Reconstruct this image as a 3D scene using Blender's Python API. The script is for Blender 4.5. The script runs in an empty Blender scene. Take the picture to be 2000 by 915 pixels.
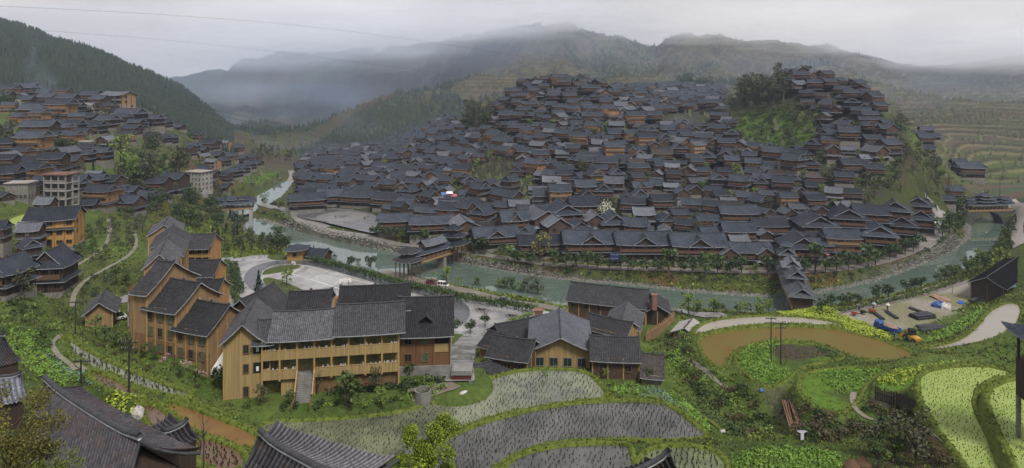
import bpy, math, random
import numpy as np
from mathutils import Vector, Matrix
R = math.radians
SC = bpy.context.scene
COL = SC.collection
# ---------------------------------------------------------------- camera
F = 1300.0; HY = 150.0; CZ = 78.0
cam = bpy.data.cameras.new('camera'); camo = bpy.data.objects.new('camera', cam); COL.objects.link(camo)
cam.sensor_width = 36.0; cam.lens = 36.0 * F / 2000.0; cam.shift_y = -(457.5 - HY) / 2000.0
cam.clip_start = 0.5; cam.clip_end = 20000
camo.location = (0, 0, CZ); camo.rotation_euler = (R(90), 0, 0)
SC.camera = camo
# ---------------------------------------------------------------- world, sun, exposure
SUN_EL, SUN_AZ = R(55), R(150)
W = bpy.data.worlds.new('World'); SC.world = W; W.use_nodes = True
nt = W.node_tree; nt.nodes.clear()
def N(tree, typ, **kw):
    n = tree.nodes.new(typ)
    for k, v in kw.items():
        if k in n.inputs.keys() if hasattr(n.inputs, 'keys') else False: n.inputs[k].default_value = v
        else: setattr(n, k, v)
    return n
sky = N(nt, 'ShaderNodeTexSky'); sky.sky_type = 'NISHITA'; sky.sun_disc = False
sky.sun_elevation = SUN_EL; sky.sun_rotation = SUN_AZ; sky.air_density = 1.5; sky.dust_density = 3.0
tc = N(nt, 'ShaderNodeTexCoord')
mp = N(nt, 'ShaderNodeMapping'); mp.inputs['Scale'].default_value = (1.2, 1.2, 4.0)
nz = N(nt, 'ShaderNodeTexNoise'); nz.inputs['Scale'].default_value = 1.7; nz.inputs['Detail'].default_value = 5; nz.inputs['Roughness'].default_value = .5
cr = N(nt, 'ShaderNodeValToRGB')
cr.color_ramp.elements[0].position = .32; cr.color_ramp.elements[0].color = (2.2, 2.12, 2.25, 1)
cr.color_ramp.elements[1].position = .68; cr.color_ramp.elements[1].color = (4.1, 3.95, 3.95, 1)
mx = N(nt, 'ShaderNodeMixRGB'); mx.inputs[0].default_value = .93
bg = N(nt, 'ShaderNodeBackground'); bg.inputs['Strength'].default_value = .10
wo = N(nt, 'ShaderNodeOutputWorld')
L = nt.links.new
L(tc.outputs['Generated'], mp.inputs[0]); L(mp.outputs[0], nz.inputs['Vector']); L(nz.outputs['Fac'], cr.inputs[0])
L(sky.outputs[0], mx.inputs[1]); L(cr.outputs[0], mx.inputs[2]); L(mx.outputs[0], bg.inputs['Color']); L(bg.outputs[0], wo.inputs[0])
sl = bpy.data.lights.new('sun', 'SUN'); so = bpy.data.objects.new('sun', sl); COL.objects.link(so)
sl.energy = 1.5; sl.angle = R(14); sl.color = (1, .97, .92)
so.rotation_euler = (R(90) - SUN_EL, 0, math.pi - SUN_AZ)
SC.view_settings.view_transform = 'Standard'; SC.view_settings.look = 'None'
SC.view_settings.gamma = 1; SC.view_settings.use_curve_mapping = False
SC.view_settings.exposure = 1.2
SC.cycles.use_denoising = True
SC.cycles.max_bounces = 6; SC.cycles.diffuse_bounces = 3; SC.cycles.glossy_bounces = 3
SC.cycles.transparent_max_bounces = 6; SC.cycles.volume_bounces = 3
SC.cycles.volume_step_rate = 2.0
SC.cycles.caustics_reflective = False; SC.cycles.caustics_refractive = False
# ---------------------------------------------------------------- tags
def tag(o, label=None, cat=None, group=None, kind=None):
    if label: o['label'] = label
    if cat: o['category'] = cat
    if group: o['group'] = group
    if kind: o['kind'] = kind
    return o
def empty(name, loc, rz=0):
    o = bpy.data.objects.new(name, None); COL.objects.link(o); o.location = loc; o.rotation_euler = (0, 0, rz)
    o.empty_display_size = .5
    return o
# ---------------------------------------------------------------- materials
MATS = {}
def mat(name, col, rough=.85, var=.25, scale=.6, bump=0.0, spec=.3, metal=0.0, col2=None, streak=None, emit=None, detail=4, obj=True, attr=None, stain=.3):
    """procedural material: base colour mottled by noise; streak = (axis scale xyz) for boards and grain"""
    if name in MATS: return MATS[name]
    m = bpy.data.materials.new(name); m.use_nodes = True; t = m.node_tree
    b = t.nodes['Principled BSDF']; l = t.links.new
    b.inputs['Roughness'].default_value = rough; b.inputs['Metallic'].default_value = metal
    b.inputs['Specular IOR Level'].default_value = spec
    c = N(t, 'ShaderNodeTexCoord'); mpn = N(t, 'ShaderNodeMapping')
    l(c.outputs['Object'], mpn.inputs[0])
    if streak: mpn.inputs['Scale'].default_value = streak
    n = N(t, 'ShaderNodeTexNoise'); n.inputs['Scale'].default_value = scale; n.inputs['Detail'].default_value = detail; n.inputs['Roughness'].default_value = .65
    l(mpn.outputs[0], n.inputs['Vector'])
    r = N(t, 'ShaderNodeValToRGB')
    c1 = [max(0, x * (1 - var)) for x in col]; c2 = col2 or [min(1, x * (1 + var)) for x in col]
    r.color_ramp.elements[0].position = .3; r.color_ramp.elements[0].color = (*c1, 1)
    r.color_ramp.elements[1].position = .7; r.color_ramp.elements[1].color = (*c2, 1)
    l(n.outputs['Fac'], r.inputs[0])
    out = r.outputs[0]
    if stain:
        n2 = N(t, 'ShaderNodeTexNoise'); n2.inputs['Scale'].default_value = .45; n2.inputs['Detail'].default_value = 7; n2.inputs['Roughness'].default_value = .75; l(c.outputs['Object'], n2.inputs['Vector'])
        r2 = N(t, 'ShaderNodeValToRGB'); r2.color_ramp.elements[0].position = .36; r2.color_ramp.elements[0].color = (1 - stain, 1 - stain, 1 - stain, 1); r2.color_ramp.elements[1].position = .58
        m2 = N(t, 'ShaderNodeMixRGB'); m2.blend_type = 'MULTIPLY'; m2.inputs[0].default_value = 1; l(out, m2.inputs[1]); l(r2.outputs[0], m2.inputs[2]); out = m2.outputs[0]
    if attr:
        a = N(t, 'ShaderNodeAttribute'); a.attribute_name = attr
        mm = N(t, 'ShaderNodeMixRGB'); mm.blend_type = 'MULTIPLY'; mm.inputs[0].default_value = 1
        l(out, mm.inputs[1]); l(a.outputs['Color'], mm.inputs[2]); out = mm.outputs[0]
    l(out, b.inputs['Base Color'])
    if bump:
        bp = N(t, 'ShaderNodeBump'); bp.inputs['Strength'].default_value = bump; bp.inputs['Distance'].default_value = .1
        l(n.outputs['Fac'], bp.inputs['Height']); l(bp.outputs[0], b.inputs['Normal'])
    if emit: b.inputs['Emission Color'].default_value = (*emit[:3], 1); b.inputs['Emission Strength'].default_value = emit[3]
    MATS[name] = m
    return m
def roofmat(name, col, pitch=.28, course=.3, contrast=.45, patch=.35, rough=.6, bump=.6, moss=0.0):
    """clay tiles: columns down the slope (UV u in metres) and courses (v in metres), patchy weathering"""
    if name in MATS: return MATS[name]
    m = bpy.data.materials.new(name); m.use_nodes = True; t = m.node_tree; l = t.links.new
    b = t.nodes['Principled BSDF']; b.inputs['Roughness'].default_value = rough; b.inputs['Specular IOR Level'].default_value = .13
    uv = N(t, 'ShaderNodeUVMap'); sp = N(t, 'ShaderNodeSeparateXYZ'); l(uv.outputs[0], sp.inputs[0])
    def M(op, a, bb=None):
        n = N(t, 'ShaderNodeMath'); n.operation = op
        for i, x in enumerate((a, bb)):
            if x is None: continue
            if isinstance(x, (int, float)): n.inputs[i].default_value = x
            else: l(x, n.inputs[i])
        return n.outputs[0]
    s1 = M('MULTIPLY', M('ADD', M('SINE', M('MULTIPLY', sp.outputs[0], 2 * math.pi / pitch)), 1.0), .5)
    s2 = M('FRACT', M('DIVIDE', sp.outputs[1], course))
    n1 = N(t, 'ShaderNodeTexNoise'); n1.inputs['Scale'].default_value = .35; n1.inputs['Detail'].default_value = 6; n1.inputs['Roughness'].default_value = .7
    tc = N(t, 'ShaderNodeTexCoord'); l(tc.outputs['Object'], n1.inputs['Vector'])
    oi = N(t, 'ShaderNodeObjectInfo')
    n2 = N(t, 'ShaderNodeTexNoise'); n2.inputs['Scale'].default_value = 2.6; n2.inputs['Detail'].default_value = 2; l(uv.outputs[0], n2.inputs['Vector'])
    # tile to tile variation
    cv = N(t, 'ShaderNodeCombineXYZ'); l(M('FLOOR', M('DIVIDE', sp.outputs[0], pitch)), cv.inputs[0]); l(M('FLOOR', M('DIVIDE', sp.outputs[1], course)), cv.inputs[1])
    wn = N(t, 'ShaderNodeTexWhiteNoise'); l(cv.outputs[0], wn.inputs['Vector'])
    k = M('ADD', M('MULTIPLY', s1, contrast), 1 - contrast)
    k = M('MULTIPLY', k, M('ADD', M('MULTIPLY', s2, .25), .85))
    k = M('MULTIPLY', k, M('ADD', M('MULTIPLY', wn.outputs[0], .55), .72))
    k = M('MULTIPLY', k, M('ADD', M('MULTIPLY', n1.outputs['Fac'], patch * 4), 1 - patch * 2))
    k = M('MULTIPLY', k, M('ADD', M('MULTIPLY', n2.outputs['Fac'], .6), .7))
    k = M('MULTIPLY', k, M('ADD', M('MULTIPLY', oi.outputs['Random'], .9), .6))
    mxn = N(t, 'ShaderNodeMixRGB'); mxn.blend_type = 'MULTIPLY'; mxn.inputs[0].default_value = 1; mxn.inputs[1].default_value = (*col, 1)
    cc = N(t, 'ShaderNodeCombineXYZ')
    for i in range(3): l(k, cc.inputs[i])
    l(cc.outputs[0], mxn.inputs[2]); out = mxn.outputs[0]
    if moss:
        mr = N(t, 'ShaderNodeValToRGB'); mr.color_ramp.elements[0].position = .52; mr.color_ramp.elements[1].position = .68
        n3 = N(t, 'ShaderNodeTexNoise'); n3.inputs['Scale'].default_value = .8; n3.inputs['Detail'].default_value = 5; l(tc.outputs['Object'], n3.inputs['Vector'])
        l(n3.outputs['Fac'], mr.inputs[0])
        mm = N(t, 'ShaderNodeMixRGB'); l(M('MULTIPLY', mr.outputs[0], moss), mm.inputs[0]); l(out, mm.inputs[1]); mm.inputs[2].default_value = (.075, .05, .04, 1); out = mm.outputs[0]
    l(out, b.inputs['Base Color'])
    bp = N(t, 'ShaderNodeBump'); bp.inputs['Strength'].default_value = bump; bp.inputs['Distance'].default_value = .08
    l(M('ADD', s1, M('MULTIPLY', s2, .35)), bp.inputs['Height']); l(bp.outputs[0], b.inputs['Normal'])
    MATS[name] = m
    return m
def leafmat(name, dark, light, scale=.5):
    """leaves: colour drifts between clumps (object coordinates) and from leaf to leaf"""
    if name in MATS: return MATS[name]
    m = bpy.data.materials.new(name); m.use_nodes = True; t = m.node_tree; l = t.links.new
    b = t.nodes['Principled BSDF']; b.inputs['Roughness'].default_value = .6; b.inputs['Specular IOR Level'].default_value = .25
    g = N(t, 'ShaderNodeNewGeometry'); tc = N(t, 'ShaderNodeTexCoord')
    n = N(t, 'ShaderNodeTexNoise'); n.inputs['Scale'].default_value = scale; n.inputs['Detail'].default_value = 3; l(tc.outputs['Object'], n.inputs['Vector'])
    a = N(t, 'ShaderNodeMath'); a.operation = 'MULTIPLY_ADD'; l(g.outputs['Random Per Island'], a.inputs[0]); a.inputs[1].default_value = .55
    s = N(t, 'ShaderNodeMath'); s.operation = 'MULTIPLY_ADD'; l(n.outputs['Fac'], s.inputs[0]); s.inputs[1].default_value = 1.3; s.inputs[2].default_value = -.45; l(s.outputs[0], a.inputs[2])
    r = N(t, 'ShaderNodeMixRGB'); l(a.outputs[0], r.inputs[0]); r.inputs[1].default_value = (*dark, 1); r.inputs[2].default_value = (*light, 1); r.use_clamp = True
    l(r.outputs[0], b.inputs['Base Color'])
    MATS[name] = m
    return m
# ---------------------------------------------------------------- mesh builder
class MB:
    def __init__(s): s.v = []; s.f = []; s.m = []
    def quad(s, a, b, c, d, mi=0):
        i = len(s.v); s.v += [tuple(a), tuple(b), tuple(c), tuple(d)]; s.f.append((i, i + 1, i + 2, i + 3)); s.m.append(mi)
    def tri(s, a, b, c, mi=0):
        i = len(s.v); s.v += [tuple(a), tuple(b), tuple(c)]; s.f.append((i, i + 1, i + 2)); s.m.append(mi)
    def poly(s, pts, mi=0):
        i = len(s.v); s.v += [tuple(p) for p in pts]; s.f.append(tuple(range(i, i + len(pts)))); s.m.append(mi)
    def box(s, x0, x1, y0, y1, z0, z1, mi=0, M=None):
        if x0 > x1: x0, x1 = x1, x0
        if y0 > y1: y0, y1 = y1, y0
        i = len(s.v)
        P = [(x0, y0, z0), (x1, y0, z0), (x1, y1, z0), (x0, y1, z0), (x0, y0, z1), (x1, y0, z1), (x1, y1, z1), (x0, y1, z1)]
        if M is not None: P = [tuple(M @ Vector(p)) for p in P]
        s.v += P
        for q in ((0, 3, 2, 1), (4, 5, 6, 7), (0, 1, 5, 4), (1, 2, 6, 5), (2, 3, 7, 6), (3, 0, 4, 7)):
            s.f.append(tuple(i + k for k in q)); s.m.append(mi)
    def tube(s, pts, r, n=6, mi=0, cap=True):
        rs = r if isinstance(r, (list, tuple)) else [r] * len(pts)
        pts = [Vector(p) for p in pts]; i0 = len(s.v)
        for k, p in enumerate(pts):
            d = (pts[min(k + 1, len(pts) - 1)] - pts[max(k - 1, 0)]).normalized()
            a = Vector((0, 0, 1)) if abs(d.z) < .9 else Vector((1, 0, 0))
            x = d.cross(a).normalized(); y = d.cross(x).normalized()
            for j in range(n):
                t = 2 * math.pi * j / n
                s.v.append(tuple(p + (x * math.cos(t) + y * math.sin(t)) * rs[k]))
        for k in range(len(pts) - 1):
            for j in range(n):
                a, b = i0 + k * n + j, i0 + k * n + (j + 1) % n
                s.f.append((a, b, b + n, a + n)); s.m.append(mi)
        if cap:
            s.f.append(tuple(i0 + j for j in range(n))); s.m.append(mi)
            s.f.append(tuple(i0 + (len(pts) - 1) * n + j for j in reversed(range(n)))); s.m.append(mi)
    def ball(s, c, rx, ry=None, rz=None, n=8, k=5, mi=0):
        ry = ry or rx; rz = rz or rx; i0 = len(s.v)
        for a in range(k + 1):
            th = math.pi * a / k
            for b in range(n):
                ph = 2 * math.pi * b / n
                s.v.append((c[0] + rx * math.sin(th) * math.cos(ph), c[1] + ry * math.sin(th) * math.sin(ph), c[2] + rz * math.cos(th)))
        for a in range(k):
            for b in range(n):
                p, q = i0 + a * n + b, i0 + a * n + (b + 1) % n
                s.f.append((p, p + n, q + n, q)); s.m.append(mi)
    def merge(s, o, M=None, mi=None):
        i = len(s.v)
        s.v += [tuple(M @ Vector(p)) for p in o.v] if M is not None else o.v
        s.f += [tuple(i + k for k in q) for q in o.f]
        s.m += o.m if mi is None else [mi] * len(o.m)
    def mesh(s, name, mats, uv=True, smooth=False):
        if not isinstance(mats, (list, tuple)): mats = [mats]
        me = bpy.data.meshes.new(name); me.from_pydata(s.v, [], s.f)
        for m in mats: me.materials.append(m)
        if len(mats) > 1: me.polygons.foreach_set('material_index', s.m)
        if uv: autouv(me)
        if smooth: me.polygons.foreach_set('use_smooth', [True] * len(s.f))
        me.update()
        return me
    def build(s, name, mats, parent=None, loc=None, rz=0, uv=True, smooth=False):
        o = bpy.data.objects.new(name, s.mesh(name, mats, uv, smooth)); COL.objects.link(o)
        if parent: o.parent = parent
        if loc is not None: o.location = loc; o.rotation_euler = (0, 0, rz)
        return o
def autouv(me):
    nl = len(me.loops); nv = len(me.vertices); nf = len(me.polygons)
    co = np.empty(nv * 3, np.float32); me.vertices.foreach_get('co', co); co = co.reshape(-1, 3)
    li = np.empty(nl, np.int32); me.loops.foreach_get('vertex_index', li)
    no = np.empty(nf * 3, np.float32); me.polygons.foreach_get('normal', no); no = no.reshape(-1, 3)
    lt = np.empty(nf, np.int32); me.polygons.foreach_get('loop_total', lt)
    n = np.repeat(no, lt, axis=0)
    t = np.stack([-n[:, 1], n[:, 0], np.zeros(len(n))], 1); ln = np.linalg.norm(t, axis=1)
    flat = ln < 1e-3; t[flat] = (1, 0, 0); ln[flat] = 1; t /= ln[:, None]
    b = np.cross(n, t); p = co[li]
    uvs = np.stack([(p * t).sum(1), (p * b).sum(1)], 1).astype(np.float32)
    u = me.uv_layers.new(name='UVMap'); u.data.foreach_set('uv', uvs.ravel())
def npmesh(name, V, Fc, mats, mi=None, colors=None, smooth=False):
    """mesh straight from numpy arrays; Fc is (n,3) or (n,4)"""
    me = bpy.data.meshes.new(name); k = Fc.shape[1]
    me.vertices.add(len(V)); me.vertices.foreach_set('co', V.astype(np.float32).ravel())
    me.loops.add(Fc.size); me.loops.foreach_set('vertex_index', Fc.astype(np.int32).ravel())
    me.polygons.add(len(Fc)); me.polygons.foreach_set('loop_start', np.arange(0, Fc.size, k, dtype=np.int32))
    for m in (mats if isinstance(mats, (list, tuple)) else [mats]): me.materials.append(m)
    if mi is not None: me.polygons.foreach_set('material_index', mi.astype(np.int32))
    if smooth: me.polygons.foreach_set('use_smooth', np.ones(len(Fc), bool))
    me.update(calc_edges=True)
    if colors is not None:
        a = me.color_attributes.new(name='Col', type='FLOAT_COLOR', domain='POINT')
        a.data.foreach_set('color', np.concatenate([colors, np.ones((len(colors), 1))], 1).astype(np.float32).ravel())
    return me
def link(name, me, parent=None, loc=None):
    o = bpy.data.objects.new(name, me); COL.objects.link(o)
    if parent: o.parent = parent
    if loc is not None: o.location = loc
    return o
# ---------------------------------------------------------------- leaves
def leaf_quads(C, size, rng, up=.5, aspect=.7):
    """C: (n,3) leaf centres, size: scalar or (n,) -> V (4n,3), F (n,4) of randomly turned leaf clusters"""
    n = len(C); size = np.broadcast_to(size, (n,))[:, None]
    d = rng.normal(size=(n, 3)); d[:, 2] += up * np.sign(rng.random(n) - .15); d /= np.linalg.norm(d, axis=1)[:, None]
    a = np.cross(d, rng.normal(size=(n, 3))); a /= np.linalg.norm(a, axis=1)[:, None] + 1e-9
    b = np.cross(d, a)
    a = a * size * .5; b = b * size * .5 * aspect
    V = np.empty((n, 4, 3)); V[:, 0] = C - a; V[:, 1] = C - b * 1.1 + a * .1; V[:, 2] = C + a; V[:, 3] = C + b * .9 - a * .1
    return V.reshape(-1, 3), np.arange(4 * n).reshape(-1, 4)
def blob_points(n, rng, c, r, shell=.55):
    d = rng.normal(size=(n, 3)); d /= np.linalg.norm(d, axis=1)[:, None]
    rad = shell + (1 - shell) * rng.random(n) ** .7
    return np.asarray(c) + d * rad[:, None] * np.asarray(r)
# ================================================================ THE LAND
# heights were surveyed from the photograph: (pixel x, pixel y, distance) of points on the ground
def pix(px, py, Y): return ((px - 1000) / F * Y, Y, CZ - (py - HY) / F * Y)
def onz(px, py, z):
    Y = (CZ - z) * F / (py - HY); return ((px - 1000) / F * Y, Y, z)
CP = [
 # underfoot and near slopes
 (-600,1500,30),(0,1300,32),(400,1250,32),(1000,1300,32),(1600,1300,32),(2000,1250,32),(2700,1300,32),
 (-500,860,62),(0,960,50),(60,860,62),(0,800,68),(200,990,52),(300,930,58),(420,930,62),(560,950,62),(700,940,70),(900,960,72),(1200,960,72),(1500,960,70),(1700,960,72),(1900,960,66),(2100,960,64),(2500,900,70),
 (-500,620,110),(0,700,92),(0,610,118),(60,620,115),(100,700,94),(60,560,135),(130,655,106),(180,700,98),(230,735,92),(300,760,92),(330,800,82),(400,820,80),(430,870,72),(480,830,84),(505,865,76),
 # school shelf
 (440,785,103),(520,790,103),(620,790,103),(800,770,107),(870,760,110),(700,815,100),(900,750,113),(870,712,116),(790,712,116),(240,700,112),(260,655,120),(350,690,113),(430,712,110),(200,645,134),(150,640,132),(230,600,150),(300,500,200),(250,540,175),(205,560,165),
 (950,742,116),(900,700,138),(920,660,160),(1060,722,124),(1180,740,122),(1290,735,122),(1240,690,140),(1100,640,168),(1290,640,165),(1330,600,196),(1330,640,168),
 # gully and fields on the right
 (1300,680,142),(1300,760,122),(1350,700,134),(1380,760,120),(1420,820,108),(1500,840,106),(1340,800,104),(1540,845,106),(1540,760,122),(1500,720,128),(1620,840,98),(1700,870,90),(1780,840,92),(1850,900,80),(1730,790,106),(1680,760,110),(1750,745,110),(1850,700,116),(1980,705,118),(2050,660,122),(2000,600,150),(2100,560,160),(2500,600,130),
 (1900,700,118),(1560,850,98),(1650,860,90),(1690,905,80),
 # building yard by the river
 (1620,612,196),(1700,600,200),(1640,640,178),(1740,655,172),(1800,630,180),(1880,580,203),(1900,560,214),(1840,600,190),(1860,660,158),(1950,560,205),(1990,520,215),(2050,500,210),(2000,560,185),(1990,470,255),(1985,420,310),(1980,450,280),
 # school court
 (430,600,180),(430,510,228),(500,505,238),(600,515,230),(560,600,190),(700,560,203),(780,570,200),(850,590,192),(950,610,183),(1000,620,178),(900,640,172),(1080,615,184),(470,560,205),(480,480,262),(400,470,275),(420,440,300),(330,430,270),(330,500,225),
 (640,520,245),(760,560,232),(860,570,230),(960,590,216),(860,557,240),(960,580,224),(1050,600,214),(1100,600,214),
 (900,571,228),(1200,612,207),(1500,612,210),
 # near bank of the river
 (500,462,315),(620,498,282),(700,522,265),(780,535,256),(900,560,240),(1000,580,230),(1150,600,221),(1350,606,219),(1550,606,219),(1700,592,225),(1800,565,240),(1860,535,257),(1910,505,276),(1950,450,330),
 # far bank, promenade, first row
 (500,420,362),(600,440,335),(700,468,305),(780,485,294),(900,505,275),(1000,525,262),(1100,530,257),(1300,548,248),(1500,560,240),(1600,552,244),(1700,535,254),(1800,510,272),(1870,475,302),
 (520,400,385),(580,420,350),(680,448,320),(740,462,306),(800,480,290),(900,490,282),(1000,505,268),(1100,515,262),(1300,522,257),(1500,530,252),(1600,528,254),(1700,515,262),(1790,480,290),(1850,440,330),
 (650,425,343),(740,430,340),(600,400,378),
 # valley floor upstream
 (560,345,480),(500,360,450),(460,390,390),(560,320,560),(480,320,560),(560,290,720),(620,275,800),(520,280,800),(620,350,450),(580,370,430),(640,300,640),(640,385,390),
 (560,240,1100),(520,215,1600),
 # left village hillside
 (450,400,360),(380,400,330),(380,370,345),(430,340,420),(300,420,272),(230,405,268),(150,415,245),(100,410,236),(0,470,190),(40,440,210),(0,420,205),(110,488,205),(60,510,190),(110,585,165),(30,580,150),(160,520,190),(200,480,215),(250,460,235),
 (50,350,265),(0,350,250),(130,340,285),(200,340,300),(280,350,320),(340,340,350),(100,290,330),(0,280,320),(200,285,350),(300,290,400),(400,300,450),(50,240,400),(0,230,380),(150,240,410),(250,240,430),(330,270,450),(400,270,520),(50,190,480),(0,180,470),(120,185,490),(200,205,480),(270,215,480),(440,270,600),
 (-400,350,240),(-400,200,420),(-500,500,170),
 # left mountain ridge
 (-300,-60,760),(0,45,760),(70,60,770),(150,85,780),(200,103,790),(250,120,790),(300,140,800),(340,165,810),(380,195,815),(410,225,820),(435,250,830),(200,160,620),(300,200,640),(100,120,620),(0,110,600),(380,240,680),
 (0,90,1000),(200,160,1000),(300,190,1000),(400,235,1000),(440,245,950),
 # village knoll
 (1200,480,285),(1350,480,280),(1000,470,290),(900,460,300),(800,440,318),(1500,480,280),(1650,470,285),(1780,440,300),
 (1200,440,302),(1400,440,300),(1000,430,315),(850,410,345),(1600,430,300),(1750,420,305),
 (1200,400,322),(1400,400,318),(1000,390,340),(850,380,370),(720,390,380),(1600,390,315),(1750,390,308),(1830,400,318),
 (1200,350,352),(1400,350,345),(1000,350,370),(850,350,400),(720,350,430),(1600,345,330),(1750,350,318),(1820,350,325),
 (1200,300,388),(1400,300,380),(1000,300,410),(880,310,450),(760,310,500),(1600,300,350),(1740,300,335),(1800,290,360),
 (1200,250,430),(1100,245,440),(1000,250,460),(1400,250,430),(1500,260,400),(1620,250,375),(1720,255,355),(1780,250,390),
 (900,265,500),(820,285,560),(1080,200,480),(1000,200,500),(1180,200,480),(1300,220,500),(1400,215,520),(1500,200,430),(1600,200,400),(1700,215,375),
 (1090,165,520),(1200,180,530),(1320,185,580),(1400,180,600),(1470,170,470),(1560,150,430),(1620,165,420),(1680,185,400),(1000,180,540),
 (1560,170,480),(1650,200,460),(1740,240,420),(1800,290,430),(1860,350,400),(1840,320,400),(1090,180,580),(1350,170,700),(1500,180,560),(960,200,600),
 # right valley
 (1870,395,345),(1900,380,370),(1950,370,390),(1990,400,340),(1890,350,420),(1960,340,440),(1920,300,500),(2000,300,500),(2100,360,400),(2400,380,380),(1850,260,620),(1950,230,680),(1800,200,800),(2100,200,720),
 # spur in the middle
 (600,255,900),(650,225,900),(720,188,900),(790,162,900),(850,145,920),(950,130,1050),(700,250,760),(800,230,760),(880,210,760),(620,275,820),(740,290,640),(860,250,640),
 (650,240,1100),(750,190,1150),(600,230,1300),
 # mountain ridges, then their far side
 (350,152,1900),(420,135,1850),(480,118,1800),(560,100,1750),(640,104,1700),(700,98,1700),(780,95,1650),(850,85,1600),(950,62,1550),(1040,48,1500),(1100,40,1500),(1150,62,1450),(1210,72,1400),(1262,88,1380),(1300,70,1350),(1360,66,1350),(1440,76,1300),(1520,80,1250),(1620,92,1200),(1700,108,1200),(1750,122,1200),(1800,128,1250),(1900,118,1500),(1990,105,1600),(2200,90,1700),(2600,60,1700),
 (1262,160,1150),(1262,128,1280),(900,165,1250),(905,120,1420),(1090,95,1200),(1400,100,1080),(1330,95,1200),(1600,112,1040),(1700,150,1050),(1560,130,1080),(780,130,1450),(650,135,1500),(450,200,1500),(560,190,1450),(700,170,1400),(850,150,1350),(1000,140,1150),(1150,130,1050),(1300,125,1000),(1450,125,950),(1600,135,900),(1750,160,900),(1900,160,1100),(2050,160,1000),
 (350,160,2600),(700,120,2600),(1100,90,2600),(1500,115,2600),(1990,125,2600),(-400,100,2600),(2600,100,2600),(-400,80,1500),(100,120,1500),
]
CPW = [(-200,-60,112),(0,-60,98),(200,-60,100)]   # ground behind the camera is added below
_cp = np.array([(*pix(a, b, c),) for a, b, c in CP])
_cu = np.stack([_cp[:, 0] / _cp[:, 1], np.log(_cp[:, 1])], 1); _cz = _cp[:, 2]
def _phi(d2): return 0.5 * d2 * np.log(d2 + 1e-12)
def _tps():
    n = len(_cu); d2 = ((_cu[:, None] - _cu[None]) ** 2).sum(2)
    A = np.zeros((n + 3, n + 3)); A[:n, :n] = _phi(d2) + np.eye(n) * 2e-4
    A[:n, n] = 1; A[:n, n + 1:] = _cu; A[n, :n] = 1; A[n + 1:, :n] = _cu.T
    return np.linalg.solve(A, np.concatenate([_cz, np.zeros(3)]))
_w = _tps()
U0, U1, NU = -1.15, 1.15, 620
S0, S1, NS = math.log(14.0), math.log(2700.0), 900
gu = np.linspace(U0, U1, NU); gs = np.linspace(S0, S1, NS)
def _coarse():
    cu = np.linspace(U0, U1, 156); cs = np.linspace(S0, S1, 226)
    uu, ss = np.meshgrid(cu, cs); P = np.stack([uu.ravel(), ss.ravel()], 1); out = np.zeros(len(P)); n = len(_cu)
    for i in range(0, len(P), 6000):
        q = P[i:i + 6000]; d2 = ((q[:, None] - _cu[None]) ** 2).sum(2)
        out[i:i + 6000] = _phi(d2) @ _w[:n] + _w[n] + q @ _w[n + 1:]
    return out.reshape(226, 156)
def _bil(G, ui, si):
    i = np.clip(np.floor(ui).astype(int), 0, G.shape[1] - 2); j = np.clip(np.floor(si).astype(int), 0, G.shape[0] - 2)
    a = np.clip(ui - i, 0, 1); b = np.clip(si - j, 0, 1)
    return (G[j, i] * (1 - a) + G[j, i + 1] * a) * (1 - b) + (G[j + 1, i] * (1 - a) + G[j + 1, i + 1] * a) * b
def vnoise(x, y, seed=0):
    xi = np.floor(x).astype(np.int64); yi = np.floor(y).astype(np.int64); fx = x - xi; fy = y - yi
    fx = fx * fx * (3 - 2 * fx); fy = fy * fy * (3 - 2 * fy)
    def h(a, b):
        k = (a * 374761393 + b * 668265263 + seed * 1442695041) & 0xFFFFFFFF
        k = ((k ^ (k >> 13)) * 1274126177) & 0xFFFFFFFF
        return ((k ^ (k >> 16)) & 0xFFFFFF) / float(0xFFFFFF)
    return (h(xi, yi) * (1 - fx) + h(xi + 1, yi) * fx) * (1 - fy) + (h(xi, yi + 1) * (1 - fx) + h(xi + 1, yi + 1) * fx) * fy
def fbm(x, y, o=4, seed=0):
    s = 0; a = 1; t = 0
    for k in range(o): s = s + a * vnoise(x, y, seed + k * 17); t += a; a *= .5; x = x * 2.03 + 5.1; y = y * 2.03 + 9.7
    return s / t - .5
def sstep(a, b, x):
    t = np.clip((x - a) / (b - a), 0, 1); return t * t * (3 - 2 * t)
UU, SS = np.meshgrid(gu, gs); GY = np.exp(SS); GX = UU * GY
_c = _coarse()
GZ = _bil(_c, (UU - U0) / (U1 - U0) * 155, (SS - S0) / (S1 - S0) * 225)
GZ = np.where(GY < 40, GZ + 0, GZ)
_px = UU * F + 1000
# roughness of the mountains, terraced hillsides
amp = sstep(520, 1500, GY) * 26 + .5 * sstep(250, 500, GY)
GZ = GZ + amp * (fbm(GX / 190, GY / 190, 5, 3)) + amp * .35 * np.abs(fbm(GX / 60, GY / 60, 3, 9))
_g = np.abs(fbm(GX / 120 + 1.3 * fbm(GX / 300, GY / 300, 2, 31), GY / 420, 4, 30)) * 2
_g2 = np.abs(fbm(GX / 45, GY / 160, 3, 33)) * 2
GZ = GZ - sstep(560, 1150, GY) * ((.42 - np.minimum(_g, .42)) * 60 + (.3 - np.minimum(_g2, .3)) * 16)
_rx = [430, 480, 560, 640, 700, 780, 850, 950, 1040, 1100, 1150, 1210, 1262, 1300, 1340, 1400, 1460, 1520, 1620, 1700, 1750, 1800, 1900, 1990, 2200]
_ry = [140, 118, 100, 104, 96, 92, 82, 60, 50, 42, 62, 74, 92, 74, 66, 68, 80, 80, 90, 108, 122, 130, 120, 108, 95]
_cols = gu * F + 1000; _far = GY[:, 0] > 950
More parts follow.
